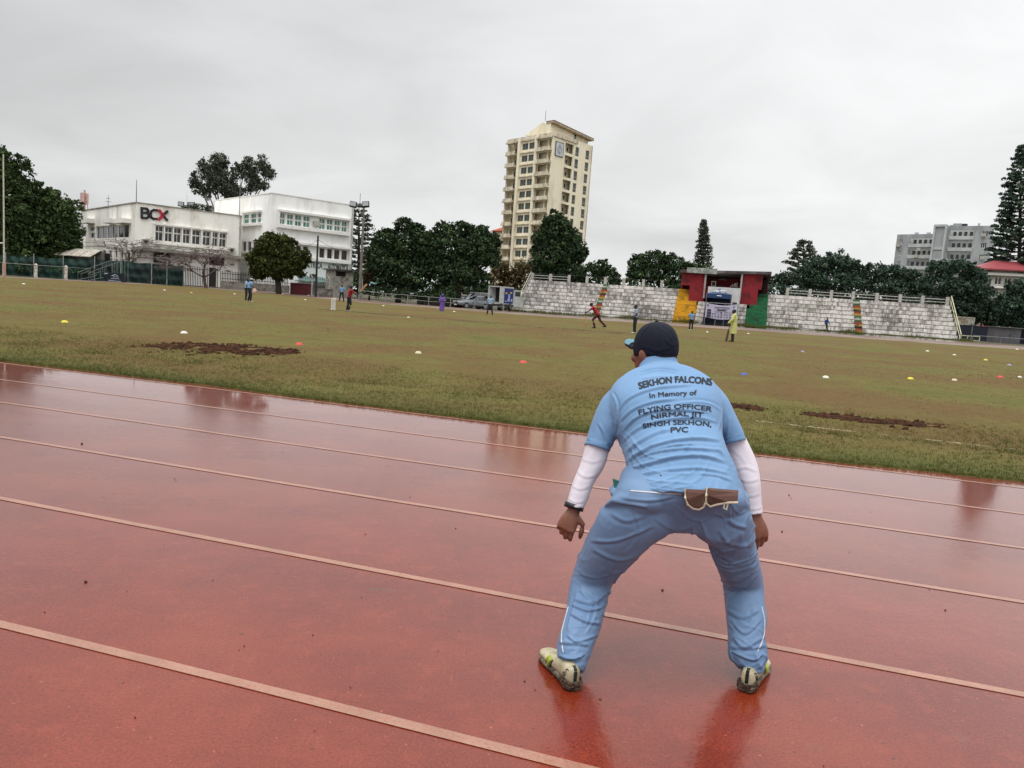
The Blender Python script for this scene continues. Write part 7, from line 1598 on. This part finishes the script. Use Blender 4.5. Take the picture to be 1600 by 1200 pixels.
# printed words on the back, laid onto the cloth
INK = pm('ink_black', '#1b2029', '#232936', 60, rough=.75)
def back_text(body, pts, hgt, bold=0, name='print'):
    """pts: three baseline points (left, middle, right) measured on the shirt; hgt: letter height"""
    me = text_mesh(body, 0, 1.0, 4); bm = bmesh.new(); bm.from_mesh(me); src = bm.verts[:]+bm.edges[:]+bm.faces[:]; lay_ = {}
    for q_, sx_ in enumerate((-bold, -bold/2, bold/2, bold, 0) if bold else ()):
        if sx_ == 0: continue
        d_ = bmesh.ops.duplicate(bm, geom=src); bmesh.ops.translate(bm, verts=[g for g in d_['geom'] if isinstance(g, bmesh.types.BMVert)], vec=(sx_, bold*.45*(-1 if q_ % 2 else 1), .0001*(q_+1)))
    bmesh.ops.triangulate(bm, faces=bm.faces)
    xs_ = [v.co.x for v in bm.verts]; x0, x1 = min(xs_), max(xs_); sc_ = (pts[2][0]-pts[0][0])/(x1-x0); capH = .72
    for _ in range(3):
        es = [e for e in bm.edges if e.calc_length()*sc_ > 2.2]
        if not es: break
        bmesh.ops.subdivide_edges(bm, edges=es, cuts=1); bmesh.ops.triangulate(bm, faces=bm.faces)
    (ax, ay), (mx, my), (cx, cy) = pts
    def bl(x): return ay*(x-mx)*(x-cx)/((ax-mx)*(ax-cx))+my*(x-ax)*(x-cx)/((mx-ax)*(mx-cx))+cy*(x-ax)*(x-mx)/((cx-ax)*(cx-mx))
    def dbl(x): return (bl(x+.5)-bl(x-.5))
    bad = []
    for v in bm.verts:
        x = ax+(v.co.x-x0)*sc_; h_ = v.co.y/capH*hgt; sl_ = dbl(x); px = x+h_*sl_*.8; py = bl(x)-h_; q = onto(BS, px, py, .0014+v.co.z*3)
        if q is None: bad.append(v)
        else: v.co = q
    bmesh.ops.delete(bm, geom=bad, context='VERTS'); bm.to_mesh(me); bm.free(); return link_mesh(name, me, INK, SHO)
back_text('SEKHON FALCONS', [(998.5, 608.5), (1052, 598.5), (1112, 602.5)], 10.2, .055)
back_text('In Memory of', [(1015, 622.3), (1050, 619), (1088.5, 617.5)], 7.8, .022)
back_text('FLYING OFFICER', [(998.5, 648.5), (1055, 639.3), (1111.5, 643.5)], 7.8, .03)
back_text('NIRMAL JIT', [(1018, 655.3+.7), (1057, 651), (1098.7, 652)], 7.8, .03)
back_text('SINGH SEKHON,', [(1005, 670.2), (1055, 663.8), (1111, 667.3)], 7.8, .03)
back_text('PVC', [(1048, 676.3), (1061, 675.7), (1075, 675.7)], 8.4, .035)
# waistband strip and drawn shirt tail edge, pocket lining
ribbon(BT, [(985, 767), (1010, 769), (1040, 771), (1066, 772)], .007, 'waistband', PIPE, TRO, .0)
m = MB(); pc = [W(958, 749, 2.86), W(966, 752, 2.84), W(975, 757, 2.82), W(970, 766, 2.82), W(963, 771, 2.83), W(960, 762, 2.85)]; m.prism(pc, Vector((.0, .02, 0))); m.build('pocket_lining', pm('lining_teal', '#1f6b64', '#17504d', 15), TRO)
m = MB(); m.loft([(W(966, 757, 2.87), Vector((.02, 0, .008)), Vector((0, .03, 0))), (W(963, 766, 2.85), Vector((.028, 0, 0)), Vector((0, .05, 0))), (W(962, 776, 2.84), Vector((.02, 0, -.004)), Vector((0, .05, 0)))], 14); m.build('pocket', PANTS, TRO, smooth=True); m = MB(); m.loft([(W(1152, 763, 2.87), Vector((.024, 0, .0)), Vector((0, .03, 0))), (W(1158, 771, 2.84), Vector((.028, 0, 0)), Vector((0, .05, 0))), (W(1160, 784, 2.83), Vector((.02, 0, 0)), Vector((0, .05, 0)))], 14)
o = m.build('pocket', PANTS, TRO, smooth=True)
for pts in ([(888, 948), (882, 970), (878, 985), (877, 1000), (880, 1020)], [(1190.5, 948), (1195, 968), (1194.5, 990), (1190, 1005), (1184, 1018)]): ribbon(BT, pts, .006, 'piping', PIPE, TRO, -.0005)
ribbon(BS, [(1031, 742), (1034, 743.5)], .006, 'stain', pm('stain', '#3d4a58', '#2d3744', 20), SHO, -.001, n=4)
# brown glove tucked at the waist with cream piping
BRW = clothmat('glove_brown', '#5a3b30', '#472e26', 700, .8); CRP = pm('cream_piping', '#c4baa8', '#aea38f', 20)
GLV = thing('glove', 'brown padded glove with cream piping tucked in the back waistband', 'glove', tuple(W(1100, 780, 2.66)))
def flap(poly, y0, y1, name, dy=0):
    m = MB(); c = Vector((0, 0, 0)); pts = []
    for (x, y) in poly:
        q = onto(BT, x, y, 0) or W(x, y, 2.66); pts.append(q)
    n = sum(((pts[i]-pts[0]).cross(pts[(i+1) % len(pts)]-pts[0]) for i in range(1, len(pts)-1)), Vector()).normalized()
    if n.y > 0: n = -n
    cc_ = sum(pts, Vector())/len(pts); L1 = [p+n*(.004+dy) for p in pts]; L2 = [p+n*(.018+dy) for p in pts]; L3 = [p.lerp(cc_, .25)+n*(.026+dy) for p in pts]; k = len(pts)
    fs = [tuple(range(k))[::-1]]+[(i, (i+1) % k, k+(i+1) % k, k+i) for i in range(k)]+[(k+i, k+(i+1) % k, 2*k+(i+1) % k, 2*k+i) for i in range(k)]+[tuple(range(2*k, 3*k))]
    m.add(L1+L2+L3, fs); o = m.build(name, BRW, GLV, smooth=False); return L2, n
pA = [(1066, 762), (1100, 764), (1097, 784), (1094, 790), (1087, 793.5), (1078, 792), (1070, 786), (1066, 776)]
pB = [(1098, 764), (1147, 768), (1146.5, 776), (1145.5, 787), (1130, 787), (1113, 790), (1103, 793), (1096.5, 788), (1097, 776)]
LA_, na_ = flap(pA, 0, 0, 'flap', .017); LB_, nb_ = flap(pB, 0, 0, 'flap', .023)
m = MB(); m.tube([p+na_*.002 for p in LA_[2:]+LA_[:1]], .0045, 7); m.build('piping', CRP, GLV); m = MB(); m.tube([p+nb_*.002 for p in LB_[3:]+LB_[:1]], .0045, 7); m.build('piping', CRP, GLV)
q = LB_[4]+nb_*.004; m = MB(); m.tube([q+Vector((-.012, 0, 0)), q+Vector((-.013, 0, -.022)), q+Vector((-.002, 0, -.027)), q+Vector((.001, 0, -.004))], .0032, 6); m.build('loop', CRP, GLV)
# shoes
def shoe(heel, toe, mirror):
    """heel, toe: ground points; lofted last with sole, mud, stripes and heel tab"""
    heel, toe = Vector(heel), Vector(toe); d = (toe-heel).normalized(); x = Vector((d.y, -d.x, 0)); L_ = .295; z = Vector((0, 0, 1)); h0 = heel+z*.004
    root = thing('tmp_shoe', None, None, (0, 0, 0)); bpy.data.objects.remove(root)
    sec = [(0, .024, .030), (.012, .033, .033), (.045, .037, .033), (.10, .036, .03), (.16, .042, .03), (.21, .047, .03), (.25, .045, .03), (.28, .032, .03), (.295, .014, .028)]
    m = MB(); m.loft([(h0+d*s_+z*.014, x*w_, z*.015, 3) for s_, w_, _ in sec], 26); sole = m.build('shoe', pm('sole_mud', '#8d8371', '#5a4a38', 22, c3='#2e221a', s3=14, bump=.02, bs=60), man, smooth=True)
    up_ = [(.006, .017, .026, .070), (.016, .026, .026, .078), (.05, .031, .026, .080), (.09, .033, .026, .077), (.13, .038, .026, .066), (.17, .041, .026, .053), (.21, .044, .026, .043), (.25, .042, .026, .036), (.278, .030, .026, .028), (.288, .012, .026, .022)]
    m = MB(); m.loft([(h0+d*s_+z*(a+b)/2, x*w_, z*((b-a)/2+.01), 2.3) for s_, w_, a, b in up_], 30); me = remesh(m, .0035, 3)
    u = link_mesh('upper', me, pm('upper_white', '#b5ac90', '#9a9178', 18, .42, .62, .55, c3='#8d7e62', s3=11), sole, smooth=True)
    B = bvh(u)
    def lay(pts, r, name, mat):      # pts: (along foot, height, side)
        Q = []
        for (a, h, s_) in pts:
            if s_ == 0: o_, dr = h0-d*.2+z*h+x*a, d
            else: o_, dr = h0+d*a+z*h+x*(.2*s_), -x*s_
            hh = B.ray_cast(o_, dr)
            if hh[0]: Q.append(hh[0]+hh[1]*.0006)
        if len(Q) > 1: mm = MB(); mm.tube(Q, r, 6); return mm.build(name, mat, sole, smooth=True)
    ds = pm('shoe_green_black', '#1c2622', '#131a17', 10); yl = pm('shoe_lime', '#a8b14e', '#8f9a3e', 10)
    for off in (-.004, 0, .004): lay([(off, h, 0) for h in np.linspace(.035, .088, 7)], .003, 'heel_stripe', ds)
    out_ = -1 if mirror else 1
    for sd in (1, -1):
        for (a, w_, mt_) in ((.150, .009, yl), (.134, .003, ds), (.172, .006, yl)): lay([(a+(.03*(1-h/.06)), h, sd) for h in np.linspace(.012, .058, 8)], w_, 'stripe', mt_)
    # small bird-like emblem on the heel side
    for sd in (1, -1):
        lay([(.020, .072, sd), (.028, .075, sd), (.036, .070, sd), (.030, .062, sd), (.030, .052, sd)], .0022, 'emblem', ds); lay([(.040, .058, sd), (.048, .054, sd), (.050, .044, sd), (.042, .040, sd), (.038, .047, sd), (.040, .058, sd)], .0022, 'emblem', ds)
    m = MB(); r_ = random.Random(3)                 # mud clinging round the heel
    for _ in range(90):
        a = r_.uniform(-1.9, 1.9); p = h0+d*(.032-.036*math.cos(a))+x*(.036*math.sin(a))+z*r_.uniform(.008, .034); m.ball(p, r_.uniform(.0025, .006), None, None, 6, 4)
    m.build('mud_clods', pm('shoe_mud', '#4a3527', '#2e2019', 40), sole)

gl_h = G(898, 1081); gr_h = G(1164, 1083)
shoe(gl_h, G(846, 1035)+Vector((0.03, .02, 0)), False); shoe(gr_h, gr_h+Vector((.135, .225, 0)), True)
